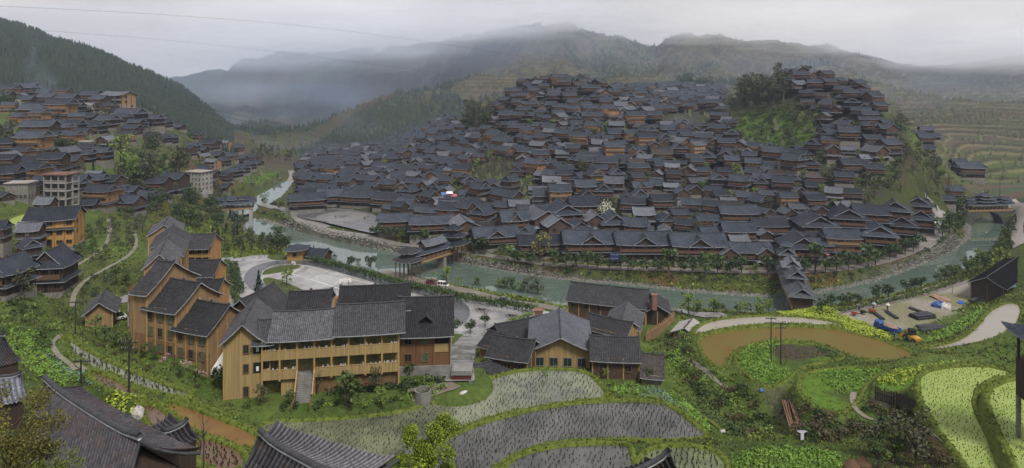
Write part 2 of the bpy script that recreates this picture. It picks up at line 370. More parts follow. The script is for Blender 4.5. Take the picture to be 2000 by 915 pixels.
_cur = np.min(np.where(_far[:, None], HY + F * (CZ - GZ) / GY, 1e9), axis=0); _cur = np.convolve(np.pad(_cur, 9, 'edge'), np.ones(19) / 19, 'valid')
_tg = np.interp(_cols, _rx, _ry); _on = sstep(400, 470, _cols)
GZ = GZ + (_cur - _tg)[None, :] * GY / F * sstep(700, 1250, GY) * _on[None, :]
terr = sstep(540, 640, GY) * sstep(940, 1040, _px + fbm(GX / 90, GY / 90, 3, 5) * 300)
terr = np.maximum(terr, sstep(380, 430, GY) * sstep(1800, 1860, _px))
terr = np.maximum(terr, .8 * sstep(560, 650, GY) * sstep(760, 860, _px) * (1 - sstep(1200, 1500, GY)))
step = np.where(GY > 800, 5.0, 2.6)
q = GZ / step + fbm(GX / 70, GY / 70, 3, 21) * 1.2; fr = q - np.floor(q)
GZ = GZ + terr * (sstep(.55, 1.0, fr) - fr) * step * .9
GZ0 = GZ.copy()
def ground(x, y):
    x = np.asarray(x, float); y = np.maximum(np.asarray(y, float), 14.5)
    r = _bil(GZ, (x / y - U0) / (U1 - U0) * (NU - 1), (np.log(y) - S0) / (S1 - S0) * (NS - 1))
    return float(r) if r.ndim == 0 else r
def hit(px, py, base=False, far=0):
    """where the line of sight through a pixel of the photograph first meets the ground"""
    G = GZ0 if base else GZ
    u = (px - 1000) / F; fi = (u - U0) / (U1 - U0) * (NU - 1); i = int(max(0, min(NU - 2, math.floor(fi)))); a = fi - i
    col = G[:, i] * (1 - a) + G[:, i + 1] * a; Y = np.exp(gs); ray = CZ - (py - HY) / F * Y
    b = np.nonzero((ray <= col) & (Y > max(30, far)))[0]
    if len(b) == 0: return (u * 1500, 1500., float(col[-1]))
    j = b[0]
    if j > 0:
        d0 = ray[j - 1] - col[j - 1]; d1 = ray[j] - col[j]; t = d0 / (d0 - d1) if d0 != d1 else 0; y = Y[j - 1] + (Y[j] - Y[j - 1]) * t
    else: y = Y[j]
    return (u * y, float(y), float(CZ - (py - HY) / F * y))
def chaikin(p, k=2, closed=True):
    p = [tuple(q) for q in p]
    for _ in range(k):
        o = []
        n = len(p)
        for i in range(n if closed else n - 1):
            a, b = p[i], p[(i + 1) % n]
            o.append(tuple(a[j] * .75 + b[j] * .25 for j in range(len(a)))); o.append(tuple(a[j] * .25 + b[j] * .75 for j in range(len(a))))
        if not closed: o = [p[0]] + o + [p[-1]]
        p = o
    return p
def polyd(P, x, y):
    """signed distance (negative inside) of many points to a polygon"""
    P = np.asarray(P)[:, :2]; d = np.full(x.shape, 1e18); ins = np.zeros(x.shape, bool); n = len(P)
    for i in range(n):
        a = P[i]; b = P[(i + 1) % n]; e = b - a; L2 = (e ** 2).sum() + 1e-12
        t = np.clip(((x - a[0]) * e[0] + (y - a[1]) * e[1]) / L2, 0, 1)
        d = np.minimum(d, (x - a[0] - t * e[0]) ** 2 + (y - a[1] - t * e[1]) ** 2)
        c = ((a[1] > y) != (b[1] > y)) & (x < (b[0] - a[0]) * (y - a[1]) / (b[1] - a[1] + 1e-15) + a[0]); ins ^= c
    d = np.sqrt(d); return np.where(ins, -d, d)
# level places: name -> (z, outline in photo pixels, kind, falloff metres)
def PP(s): 
    v = [float(t) for t in s.replace(',', ' ').split()]; return list(zip(v[::2], v[1::2]))
FL = {}
def flat(name, z, pts, kind, fall=2.0, dz=0.0, smooth=2):
    w = [onz(px, py, z) for px, py in PP(pts)]
    if smooth: w = chaikin(w, smooth)
    FL[name] = dict(z=z, P=w, kind=kind, fall=fall, dz=dz)
flat('A', 27, '505,824 600,824 700,817 780,808 850,788 900,768 950,744 1000,728 1060,722 1130,724 1160,737 1180,764 1188,777 1120,784 1050,795 980,810 920,828 870,848 850,866 800,893 700,905 600,890 510,866', 'paddy')
flat('B', 29, '862,868 890,850 940,829 1000,812 1060,799 1130,789 1220,784 1290,787 1320,802 1350,827 1392,856 1300,860 1200,858 1120,861 1060,869 1010,885 960,915 930,945 860,960 840,900', 'paddy')
flat('C', 31, '975,925 1010,893 1060,878 1130,869 1225,868 1233,882 1240,960 950,970', 'paddy')
flat('C2', 31, '1246,872 1412,874 1422,960 1252,960', 'paddy')
flat('D', 31, '1424,874 1640,874 1648,960 1432,960', 'field')
flat('E', 24, '1362,662 1400,650 1460,642 1540,638 1620,642 1680,654 1740,672 1783,690 1778,703 1700,705 1650,692 1600,670 1540,664 1490,667 1440,682 1425,697 1417,718 1397,718 1372,692', 'pond')
flat('F', 23, '1352,656 1365,636 1410,623 1500,617 1580,621 1650,634 1620,637 1540,632 1450,636 1395,645', 'pond')
flat('G', 22, '1790,684 1850,674 1890,657 1915,632 1930,610 1960,594 1985,592 1997,605 1985,640 1950,670 1900,690 1840,697', 'pond')
flat('H', 24.6, '1437,690 1480,673 1540,669 1600,675 1640,690 1650,700 1580,712 1555,722 1530,748 1492,757 1470,740 1440,715', 'field', 2.5)
flat('I', 28, '1562,742 1580,727 1640,720 1700,717 1738,722 1700,740 1680,765 1670,790 1640,810 1590,795 1562,768', 'field', 2.5)
flat('J', 29, '1705,752 1725,732 1760,722 1830,714 1810,724 1790,742 1776,762 1740,765', 'field')
flat('K', 28.6, '1690,772 1740,768 1778,770 1790,795 1750,800 1700,795', 'fallow')
flat('L', 33, '1794,737 1820,724 1880,716 1940,718 1985,732 1930,742 1903,762 1900,792 1915,832 1945,880 1975,940 1910,950 1885,905 1850,862 1820,817 1797,775', 'duck')
flat('M', 34.6, '1927,767 1960,747 2010,740 2120,737 2200,960 2005,960 1967,872 1938,812', 'duck')
flat('P1', 36, '128,655 160,682 230,716 300,744 370,768 374,782 300,764 220,739 150,708 122,672', 'paddy', 2)
flat('P2', 34, '372,790 420,803 452,818 442,832 400,818 365,802', 'paddy', 2)
flat('P3', 37, '328,784 370,797 440,824 512,852 502,882 440,868 365,835 322,800', 'orange', 2)
flat('P4', 39, '276,792 300,790 345,822 356,842 320,862 290,830', 'orange', 2)
flat('P5', 40, '172,728 190,726 240,750 282,772 262,779 220,765 185,745', 'orange', 2)
flat('P6', 38, '378,852 430,864 484,888 470,925 400,915 375,880', 'orange', 2)
flat('pondl', 32, '0,447 20,425 70,415 95,420 60,438 20,447', 'duck', 4)
flat('court', 14, '455,505 560,498 640,515 700,532 780,557 900,583 990,596 1090,610 1112,625 1060,640 960,640 940,660 880,672 700,650 560,640 470,605 430,560 418,512', 'yard', 5, -.05)
flat('plaza', 4.5, '575,416 640,404 700,410 742,422 748,444 738,460 690,450 630,434 585,425', 'yard', 6, -.05)
flat('river', 0, '480,448 500,462 575,486 640,502 700,522 770,532 830,547 950,562 1000,577 1130,602 1330,609 1500,613 1610,610 1700,592 1800,564 1850,537 1905,510 1937,480 1950,455 1957,432 1925,425 1900,437 1896,460 1880,477 1840,497 1780,522 1700,550 1620,567 1500,580 1400,574 1300,564 1200,552 1100,545 1030,537 960,524 900,514 850,510 780,492 720,480 650,467 600,452 540,437 500,430 470,420 455,400 425,396 405,402 430,425', 'water', 6, -1.2)
flat('stream', 2, '455,405 490,392 530,372 556,350 572,350 548,385 510,404 470,424', 'water', 5, -.6)
flat('yard', 7.2, '1622,612 1700,598 1800,577 1860,556 1890,548 1910,565 1905,585 1870,610 1800,640 1740,645 1690,636', 'site', 9, 0)
flat('school', 28, '432,790 520,792 640,790 790,775 880,757 900,740 880,712 800,700 600,690 470,700 425,740', 'lawn', 3)
flat('rest', 23.5, '935,745 1060,728 1180,745 1290,735 1300,700 1240,665 1000,660 930,680', 'lawn', 4)
flat('riv2', 16, '1100,640 1110,612 1290,620 1310,640 1250,665', 'lawn', 5)
def carve():
    global GZ
    order = list(FL)
    num = np.zeros_like(GZ); den = np.zeros_like(GZ); insz = np.full(GZ.shape, np.nan)
    for k in order:
        f = FL[k]; P = np.array(f['P']); m = 4.5 * f['fall'] + 3
        box = (GX > P[:, 0].min() - m) & (GX < P[:, 0].max() + m) & (GY > P[:, 1].min() - m) & (GY < P[:, 1].max() + m)
        x, y = GX[box], GY[box]; d = polyd(P, x, y)
        w = (f['fall'] / np.maximum(d, .05)) ** 3 * sstep(m, m * .6, d)
        dep = f['z'] + f['dz'] - (.35 if f['kind'] in ('paddy', 'pond', 'duck', 'orange') else 0)
        zz = np.where(d < 0, dep, f['z'] + .05)
        num[box] += w * f['z']; den[box] += w
        t = insz[box]; t[d < (0 if f['kind'] != 'water' else .5)] = dep; insz[box] = t
    out = (num + GZ0) / (den + 1)
    GZ = np.where(np.isnan(insz), out, insz)
carve()
rough = sstep(40, 60, GY) * (1 - sstep(500, 600, GY))
_free = np.ones(GZ.shape, bool)
for k, f in FL.items():
    P = np.array(f['P']); box = (GX > P[:, 0].min() - 2) & (GX < P[:, 0].max() + 2) & (GY > P[:, 1].min() - 2) & (GY < P[:, 1].max() + 2)
    b = _free[box]; b &= ~(polyd(P, GX[box], GY[box]) < .8); _free[box] = b
GZ = GZ + rough * _free * (fbm(GX / 9, GY / 9, 4, 40) * 1.1 + fbm(GX / 2.5, GY / 2.5, 2, 41) * .35)

def carve_road(s, w, far=0, z=None, soft=4.0):
    """level the ground across a road, following its own slope"""
    global GZ
    raw = chaikin([hit(a, b, False, far) for a, b in PP(s)], 2, False); P = np.array([p[:2] for p in raw])
    zz = np.array([ground(p[0], p[1]) for p in P]) if z is None else np.full(len(P), z)
    if z is None:
        for _ in range(6): zz[1:-1] = (zz[:-2] + zz[1:-1] * 2 + zz[2:]) / 4
    m = w / 2 + soft + 1; box = (GX > P[:, 0].min() - m) & (GX < P[:, 0].max() + m) & (GY > P[:, 1].min() - m) & (GY < P[:, 1].max() + m)
    x, y = GX[box], GY[box]; best = np.full(x.shape, 1e9); bz = np.zeros(x.shape)
    for i in range(len(P) - 1):
        a, b = P[i], P[i + 1]; e = b - a; t = np.clip(((x - a[0]) * e[0] + (y - a[1]) * e[1]) / ((e ** 2).sum() + 1e-9), 0, 1)
        d = np.hypot(x - a[0] - t * e[0], y - a[1] - t * e[1]); k = d < best; best[k] = d[k]; bz[k] = (zz[i] * (1 - t) + zz[i + 1] * t)[k]
    k = 1 - sstep(w / 2 + .6, w / 2 + soft, best); GZ[box] = GZ[box] * (1 - k) + bz * k
ROADS = {
 'ramp': '893,748 895,725 900,700 908,675 925,656 945,645',
 'prom': '560,415 600,440 680,458 740,468 800,480 870,489 930,496 1000,508 1080,519 1200,525 1350,529 1480,534 1600,531 1700,519 1770,497 1815,470',
 'street': '1790,488 1822,462 1838,440 1836,415 1822,395',
 'riv': '600,492 680,515 750,532 800,545 860,560 940,577 1030,594 1100,606',
 'up': '540,408 505,398 500,390 530,374 558,362 575,346 570,334',
}
carve_road(ROADS['prom'], 6); carve_road(ROADS['street'], 8); carve_road(ROADS['riv'], 6); carve_road(ROADS['up'], 6); carve_road(ROADS['ramp'], 6)
PATHS = [('212,428 216,462 196,492 150,520 140,524', 1.2), ('262,452 268,480 248,505 205,528 160,552 143,575 142,600', 1.2), ('1668,768 1663,786 1676,808 1710,822 1760,829 1805,834 1840,862 1880,900 1905,925', .8), ('118,655 100,672 108,690 130,706 150,724', .7)]
for s_, w_ in PATHS: carve_road(s_, w_ + 1, soft=2.2)
# ---------------------------------------------------------------- ground sheet and its colours (true surface colours)
def inpoly(P, m=0.0):
    P = np.array(P); out = np.full(GZ.shape, 1e9)
    mm = 30; box = (GX > P[:, 0].min() - mm) & (GX < P[:, 0].max() + mm) & (GY > P[:, 1].min() - mm) & (GY < P[:, 1].max() + mm)
    out[box] = polyd(P, GX[box], GY[box]); return out
def land(s, base=True, far=0): return [hit(px, py, False, far) for px, py in PP(s)]
def paintcol():
    n1 = fbm(GX / 14, GY / 14, 4, 50) + .5; n2 = fbm(GX / 4, GY / 4, 3, 51) + .5; n3 = fbm(GX / 80, GY / 80, 4, 52) + .5
    C = np.zeros(GZ.shape + (3,))
    def mixc(a, b, t): return np.asarray(a) * (1 - t[..., None]) + np.asarray(b) * t[..., None]
    g1 = np.array((.060, .10, .018)); g2 = np.array((.11, .15, .035)); br = np.array((.075, .058, .035)); dk = np.array((.028, .045, .016))
    C[:] = mixc(g1, g2, np.clip(n2 * 1.4 - .2, 0, 1)); C = mixc(C, dk, np.clip(n1 * 2.2 - 1.05, 0, 1)); C = mixc(C, br, np.clip(n3 * 2.4 - 1.15, 0, 1) * .7)
    def put(mask, col, k=1.0):
        nonlocal C
        C = mixc(C, col, np.clip(mask, 0, 1) * k)
    # steep banks show soil and dark undergrowth
    gy, gx = np.gradient(GZ); slope = np.hypot(gy / np.gradient(GY, axis=0), gx / np.maximum(np.gradient(GX, axis=1), .01))
    put(sstep(.9, 1.8, slope) * (GY < 240), (.036, .042, .018), .8)
    put(sstep(.9, 1.8, slope) * (GY < 240) * sstep(.5, .62, n1), (.08, .055, .032), .6)
    # far land: scrub brown, woods
    far = sstep(430, 560, GY)
    put(far, mixc((.085, .064, .05), (.06, .064, .034), np.clip(n3 * 2 - .5, 0, 1)))
    lm = sstep(480, 560, GY) * (1 - sstep(400, 470, _px)); put(lm, mixc((.022, .038, .018), (.04, .05, .024), np.clip(n1 * 2 - .5, 0, 1)))
    wd = sstep(.53, .6, fbm(GX / 140, GY / 140, 4, 60) + .5) * sstep(560, 700, GY); put(wd, (.026, .042, .02), .85)
    # terrace faces and grass lips on the hillsides
    fr2 = (GZ0 / np.where(GY > 800, 5.0, 2.6) + fbm(GX / 70, GY / 70, 3, 21) * 0) 
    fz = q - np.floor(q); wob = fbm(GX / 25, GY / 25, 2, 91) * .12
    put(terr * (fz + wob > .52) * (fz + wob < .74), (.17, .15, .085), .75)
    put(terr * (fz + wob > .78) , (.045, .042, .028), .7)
    put(terr * sstep(.45, .6, fbm(GX / 45, GY / 22, 3, 66) + .5) * (fz < .52), (.06, .085, .03), .7)
    put(terr * sstep(.55, .65, fbm(GX / 60, GY / 30, 3, 67) + .5) * (fz < .52), (.12, .08, .06), .6)
    # village ground: trodden earth and stone
    vil = land('560,430 620,360 700,320 800,290 880,240 960,190 1060,160 1200,165 1400,165 1560,145 1720,215 1780,300 1830,400 1820,450 1700,520 1500,535 1200,520 900,495 700,460')
    put(sstep(6, -4, inpoly(vil)), mixc((.05, .045, .036), (.042, .055, .022), sstep(.5, .62, n2)), .9)
    # grassy clearing on the knoll
    cl = land('1425,225 1480,215 1560,220 1600,250 1590,290 1520,300 1460,285 1435,260'); put(sstep(4, -6, inpoly(cl)), mixc((.075, .13, .025), (.05, .07, .02), sstep(.4, .6, n2)))
    # river banks
    d = inpoly(FL['river']['P']); farb = GY > 150
    put(sstep(26, 16, d) * sstep(0, 3, d), mixc((.06, .075, .02), (.11, .065, .03), sstep(.45, .62, n1)), .85)
    put(sstep(4.6, 3.0, d + n2 * 2), mixc((.12, .112, .095), (.055, .055, .042), sstep(.4, .6, fbm(GX / 1.2, GY / 1.2, 2, 70) + .5)), .9)
    # fields
    for k, f in FL.items():
        d = inpoly(f['P'])
        if f['kind'] == 'fallow': put(sstep(.6, -.6, d), (.06, .05, .038), .95)
        if f['kind'] == 'field': put(sstep(.6, -.6, d), mixc((.095, .17, .022), (.06, .09, .02), sstep(.5, .7, n2)), .9)
        if f['kind'] == 'site': put(sstep(1.5, -1.5, d), mixc((.30, .27, .24), (.22, .21, .13), sstep(.45, .6, n1)), .95)
        if k in ('paddy', 'pond'): pass
    mud = land('1500,675 1545,672 1600,680 1640,692 1560,705 1520,700'); put(sstep(.6, -.6, inpoly(mud)), (.06, .045, .035), .95)
    gd = land('1492,762 1535,752 1545,790 1530,830 1545,850 1535,852 1515,820 1500,790'); put(sstep(1, -1, inpoly(gd)), (.085, .08, .055), .9)
    sc = land('1690,880 1720,830 1800,830 1860,870 1890,930 1700,940'); put(sstep(2, -2, inpoly(sc)), mixc((.07, .04, .03), (.04, .045, .02), sstep(.5, .65, n2)), .85)
    vf = land('1880,345 2060,345 2060,430 1975,440 1940,395 1890,370', far=250)
    put(sstep(4, -4, inpoly(vf)) , mixc((.12, .085, .06), (.07, .09, .05), sstep(.45, .55, fbm(GX / 30, GY / 12, 2, 77) + .5)), .9)
    return np.clip(C, .004, .9)
GC = paintcol()
def landmesh():
    idx = np.arange(NU * NS).reshape(NS, NU)
    V = np.stack([GX.ravel(), GY.ravel(), GZ.ravel()], 1); Cc = GC.reshape(-1, 3)
    Fq = np.stack([idx[:-1, :-1].ravel(), idx[:-1, 1:].ravel(), idx[1:, 1:].ravel(), idx[1:, :-1].ravel()], 1)
    # the hillside the camera stands on, behind and beside it
    ex = []
    nb = 24; base = len(V)
    row0 = idx[0]; pv = []
    X0 = GX[0]; Y0 = GY[0]; Z0 = GZ[0]
    rows = [row0]
    for r in range(1, nb):
        t = r / (nb - 1); w = 1 + t * 12
        xx = X0 * w; yy = Y0 - 120 * t; zz = Z0 + 8 * (1 - (1 - t) ** 2) + 18 * t
        pv.append(np.stack([xx, yy, zz], 1)); rows.append(base + (r - 1) * NU + np.arange(NU))
    V = np.concatenate([V] + pv); Cc = np.concatenate([Cc] + [GC[0]] * (nb - 1))
    for a, b in zip(rows[:-1], rows[1:]):
        Fq = np.concatenate([Fq, np.stack([b[:-1], b[1:], a[1:], a[:-1]], 1)])
    return npmesh('terrain', V, Fq, [gmat], colors=Cc, smooth=True)
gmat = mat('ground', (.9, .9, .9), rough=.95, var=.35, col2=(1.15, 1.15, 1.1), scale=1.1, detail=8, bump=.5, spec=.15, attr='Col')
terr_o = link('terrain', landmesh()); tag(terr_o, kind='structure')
# ================================================================ water, fields, roads, yards
def watermat(name, deep, shal, rough, scale, lo=.35, hi=.65, bump=.15, bscale=2.0, spec=.5, str_=(1, 1, 1), wet=0):
    if name in MATS: return MATS[name]
    m = mat(name, deep, rough=rough, scale=scale, col2=shal, var=0, spec=spec, detail=7, streak=str_)
    t = m.node_tree; l = t.links.new; b = t.nodes['Principled BSDF']
    for n in t.nodes:
        if n.type == 'VALTORGB': n.color_ramp.elements[0].position = lo; n.color_ramp.elements[1].position = hi
    if wet:
        w_ = N(t, 'ShaderNodeTexNoise'); w_.inputs['Scale'].default_value = wet; w_.inputs['Detail'].default_value = 6; q_ = N(t, 'ShaderNodeTexCoord'); l(q_.outputs['Object'], w_.inputs['Vector']); u_ = N(t, 'ShaderNodeMapRange'); u_.inputs['From Min'].default_value = .44; u_.inputs['From Max'].default_value = .56; u_.inputs['To Min'].default_value = .06; u_.inputs['To Max'].default_value = .55; l(w_.outputs['Fac'], u_.inputs['Value']); l(u_.outputs[0], b.inputs['Roughness'])
    nn = N(t, 'ShaderNodeTexNoise'); nn.inputs['Scale'].default_value = bscale; nn.inputs['Detail'].default_value = 3
    c = N(t, 'ShaderNodeTexCoord'); l(c.outputs['Object'], nn.inputs['Vector'])
    bp = N(t, 'ShaderNodeBump'); bp.inputs['Strength'].default_value = bump; bp.inputs['Distance'].default_value = .02
    l(nn.outputs['Fac'], bp.inputs['Height']); l(bp.outputs[0], b.inputs['Normal'])
    return m
def polysheet(name, P, z, m, parent=None):
    mb = MB(); n = len(P)
    area = sum(P[i][0] * P[(i + 1) % n][1] - P[(i + 1) % n][0] * P[i][1] for i in range(n))
    pts = [(p[0], p[1], z) for p in P]
    if area < 0: pts.reverse()
    from mathutils.geometry import tessellate_polygon
    mb.v = pts; mb.f = [tuple(t) for t in tessellate_polygon([[Vector(p) for p in pts]])]; mb.m = [0] * len(mb.f)
    mb.f = [f if (Vector(pts[f[1]]) - Vector(pts[f[0]])).cross(Vector(pts[f[2]]) - Vector(pts[f[0]])).z > 0 else f[::-1] for f in mb.f]
    return mb.build(name, m, parent, uv=False)
def grow(P, d):
    P = [Vector(p[:2]) for p in P]; n = len(P)
    area = sum(P[i].x * P[(i + 1) % n].y - P[(i + 1) % n].x * P[i].y for i in range(n)); s = 1 if area > 0 else -1
    o = []
    for i in range(n):
        t = (P[(i + 1) % n] - P[i - 1]).normalized(); o.append((P[i].x + t.y * d * s, P[i].y - t.x * d * s))
    return o
river_m = watermat('river_water', (.085, .125, .10), (.12, .155, .13), .035, .02, bump=.05, bscale=.7, spec=1.0)
WM = {
 'paddy': watermat('paddy_water', (.085, .092, .065), (.20, .215, .13), .10, .14, .38, .62, spec=.5),
 'paddyd': watermat('dark_paddy_water', (.055, .056, .052), (.12, .12, .108), .10, .16, .4, .62, spec=.5),
 'paddyg': watermat('green_paddy_water', (.07, .085, .04), (.14, .17, .07), .2, .3, .38, .62, spec=.4),
 'brown': watermat('brown_pond_water', (.135, .082, .016), (.13, .108, .022), .5, .11, .38, .6, spec=.12),
 'grey': watermat('silty_pond_water', (.27, .235, .185), (.31, .28, .225), .2, .05, .4, .6, bump=.05, spec=.45),
 'duck': watermat('duckweed', (.19, .26, .055), (.27, .34, .095), .7, .25, .3, .6, bump=.5, bscale=9, spec=.2),
 'orange': watermat('rusty_paddy_water', (.16, .08, .018), (.20, .14, .022), .5, .12, .38, .6, spec=.3),
 'red': watermat('red_mud_water', (.13, .05, .03), (.13, .09, .06), .3, .5, .35, .6, spec=.3),
}
o = polysheet('river', grow(FL['river']['P'], 2.2), .0, river_m); tag(o, kind='structure')
o = polysheet('stream', grow(FL['stream']['P'], 1.5), 2.0, river_m); tag(o, kind='structure')
pick = {'A': 'paddy', 'B': 'paddyd', 'C': 'paddyd', 'C2': 'paddyg', 'E': 'brown', 'F': 'grey', 'G': 'grey', 'L': 'duck', 'M': 'duck', 'P1': 'paddy', 'P2': 'paddyd', 'P3': 'orange', 'P4': 'red', 'P5': 'red', 'P6': 'red', 'pondl': 'duck'}
for k, mk in pick.items():
    o = polysheet('paddy_water' if k not in 'EFG' else 'pond_water', FL[k]['P'], FL[k]['z'], WM[mk]); tag(o, kind='structure')
# grassy bunds round every flooded field
grass_m = mat('bund_grass', (.075, .11, .018), rough=.95, var=.4, col2=(.16, .19, .04), scale=1.6, detail=8, bump=1.0, spec=.1)
def bund(P, z, w=.9, h=.32, drop=1.4, name='field_bank', wob=.18):
    P = [Vector((p[0], p[1])) for p in P]
    # resample
    Q = []
    n = len(P)
    for i in range(n):
        a, b = P[i], P[(i + 1) % n]; k = max(1, int((b - a).length / 1.0))
        Q += [a.lerp(b, t / k) for t in range(k)]
    n = len(Q); area = sum(Q[i].x * Q[(i + 1) % n].y - Q[(i + 1) % n].x * Q[i].y for i in range(n)); s = 1 if area > 0 else -1
    T = [(Q[(i + 2) % n] - Q[i - 2]).normalized() for i in range(n)]
    x = np.array([q.x for q in Q]); y = np.array([q.y for q in Q]); nx = np.array([t.y * s for t in T]); ny = np.array([-t.x * s for t in T])
    ph = np.arange(n) / 2.3; zr = np.zeros(n)
    prof = [(-.45, -.45), (-.15, .12), (.05, h), (w * .5, h + .06), (w, h - .02), (w + .3, -.35), (w + .75, -drop)]
    rows = []
    for j, (d, zz) in enumerate(prof):
        k = wob * (fbm(x * .8, y * .8, 3, 200 + j)) * 2
        rows.append(np.stack([x + nx * (d + k), y + ny * (d + k), z + zz + (wob * .8 * fbm(x * 1.3, y * 1.3, 3, 300 + j) * 2 if j > 1 else np.zeros(n))], 1))
    V = np.concatenate(rows); m = len(prof); F_ = []
    a = np.arange(n); b = (a + 1) % n
    for j in range(m - 1):
        q = np.stack([j * n + a, j * n + b, (j + 1) * n + b, (j + 1) * n + a], 1); F_.append(q if s < 0 else q[:, ::-1])
    o = link(name, npmesh(name, V, np.concatenate(F_), grass_m, smooth=True)); tag(o, kind='structure')
    return np.stack([x + nx * w * .5, y + ny * w * .5, np.full(n, z + h)], 1)
BUND = []
for k in pick:
    if k in ('F',): BUND.append(bund(FL[k]['P'], FL[k]['z'], .6, .25, 1.2)); continue
    BUND.append(bund(FL[k]['P'], FL[k]['z'], (.45 if k[0] == 'P' else .55), .32 if k in 'LM' else .26, 1.5))
for k in 'HI': BUND.append(bund(FL[k]['P'], FL[k]['z'], .5, .12, 1.0))
# stubble and seedlings standing in the flooded fields (nobody could count them)
rs = np.random.default_rng(5)
def rows_in(P, du, dv, ang, jit=.12, inset=.5):
    P = np.array(P)[:, :2]; c = P.mean(0); r = np.abs(P - c).max() * 1.5
    a = np.arange(-r, r, du); b = np.arange(-r, r, dv); A, B = np.meshgrid(a, b); A = A.ravel(); B = B.ravel()
    A = A + rs.normal(size=len(A)) * jit; B = B + rs.normal(size=len(B)) * jit + .5 * np.sin(A / 9)
    x = c[0] + A * math.cos(ang) - B * math.sin(ang); y = c[1] + A * math.sin(ang) + B * math.cos(ang)
    m = polyd(P, x, y) < -inset
    return x[m], y[m]
def tufts(name, x, y, z, h, w, m, keep=1.0, lean=.25):
    k = rs.random(len(x)) < keep; x, y = x[k], y[k]; z = np.broadcast_to(z, k.shape)[k] if np.ndim(z) else np.full(len(x), z)
    n = len(x); V = []; 
    for q in range(3):
        th = rs.random(n) * 2 * math.pi; hh = h * (.6 + .8 * rs.random(n)); ww = w * (.6 + .8 * rs.random(n))
        dx, dy = np.cos(th), np.sin(th); lx, ly = rs.normal(size=n) * lean * h, rs.normal(size=n) * lean * h
        V.append(np.stack([np.stack([x - dx * ww, y - dy * ww, z - .05], 1), np.stack([x + dx * ww, y + dy * ww, z - .05], 1), np.stack([x + lx, y + ly, z + hh], 1)], 1))
    V = np.concatenate(V).reshape(-1, 3)
    o = link(name, npmesh(name, V, np.arange(len(V)).reshape(-1, 3), m)); tag(o, kind='stuff'); return o
stub_m = leafmat('rice_stubble', (.018, .018, .010), (.05, .045, .022), 2)
def field(k, du, dv, ang, h, w, keep, label, m=stub_m, name='rice_stubble'):
    x, y = rows_in(FL[k]['P'], du, dv, R(ang)); nk = fbm(x / 6, y / 6, 3, 90) + .5
    kk = rs.random(len(x)) < keep * (.55 + nk * .9); tag(tufts(name, x[kk], y[kk], FL[k]['z'], h, w, m), label, 'crop stubble')
field('A', .34, .72, 68, .34, .05, .7, 'dark rice stubble standing in rows in the pale green flooded terrace')
field('B', .36, .66, 62, .32, .052, .85, 'dense dark rice stubble in the large slate grey flooded terrace')
field('C', .4, .7, 60, .34, .06, .7, 'sparse dark stubble in the flooded terrace at the bottom edge')
field('C2', .5, .7, 70, .4, .09, .9, 'greenish stubble in the small flooded plot beside the vegetable square')
field('L', .5, .5, 30, .2, .06, .85, 'dark stubble dots on the large duckweed covered terrace')
field('M', .5, .5, 20, .2, .06, .85, 'dark stubble dots on the higher duckweed terrace behind a thick bank')
field('P1', .5, .5, 40, .4, .10, .8, 'stubble in the long narrow silvery paddy strip on the slope')
field('P2', .5, .6, 40, .35, .08, .7, 'stubble in the small grey paddy strip below the yellow school')
field('P4', .5, .6, 50, .3, .08, .8, 'stubble in the small reddish paddy beside the white boulder')
field('P5', .5, .6, 50, .25, .06, .5, 'stubble in the rust red wedge plot near the pole')
field('P6', .5, .5, 50, .35, .10, .95, 'dark stubble in the reddish brown paddy beside the bare sapling')
# ---------------------------------------------------------------- roads, yards
conc = watermat('wet_concrete', (.38, .365, .35), (.19, .18, .18), .24, .12, .42, .62, bump=.03, spec=.7, wet=.14)
conc2 = watermat('drive_concrete', (.28, .27, .26), (.18, .175, .17), .3, .35, bump=.03, wet=.3)
pave = watermat('stone_paving', (.25, .225, .20), (.17, .155, .14), .45, .5, .4, .6, bump=.3, bscale=3)
dirtm = watermat('packed_earth', (.22, .185, .15), (.15, .13, .10), .6, .3, .4, .6, bump=.4)
asph = watermat('wet_asphalt', (.06, .062, .068), (.09, .09, .098), .25, .3, bump=.1, bscale=8)
stonem = mat('path_stone', (.20, .185, .14), rough=.8, var=.3, scale=1.5, bump=.4)
linem = mat('court_paint', (.62, .62, .6), rough=.5, var=.15, scale=2)
def drape(name, s, w, m, dz=.10, far=0, world=None, closed=False, z=None):
    pts = world or ([onz(a, b, z) for a, b in PP(s)] if z is not None else [hit(a, b, False, far) for a, b in PP(s)])
    pts = chaikin([p[:2] for p in pts], 2, closed); Q = []
    n = len(pts)
    for i in range(n if closed else n - 1):
        a = Vector(pts[i]); b = Vector(pts[(i + 1) % n]); k = max(1, int((b - a).length / 1.2)); Q += [a.lerp(b, t / k) for t in range(k)]
    if not closed: Q.append(Vector(pts[-1]))
    mb = MB(); n = len(Q); rows = 5
    for i, q in enumerate(Q):
        t = (Q[(i + 1) % n if closed else min(i + 1, n - 1)] - Q[i - 1 if closed or i > 0 else 0]).normalized()
        for j in range(rows):
            d = (j / (rows - 1) - .5) * w * (1 + (.03 if w > 2 else .12) * math.sin(i * .7)); x = q.x - t.y * d; y = q.y + t.x * d
            mb.v.append((x, y, (z if z is not None else ground(x, y)) + dz))
    for i in range(n if closed else n - 1):
        for j in range(rows - 1):
            a = i * rows + j; b = ((i + 1) % n) * rows + j; mb.f.append((a, a + 1, b + 1, b)[::-1]); mb.m.append(0)
    o = mb.build(name, m, uv=False, smooth=True); tag(o, kind='structure'); return o
def patch(name, s, z, m, smooth=1, kind='structure'):
    P = [onz(a, b, z) for a, b in PP(s)]
    if smooth: P = chaikin(P, smooth)
    o = polysheet(name, P, z, m); tag(o, kind=kind); return o
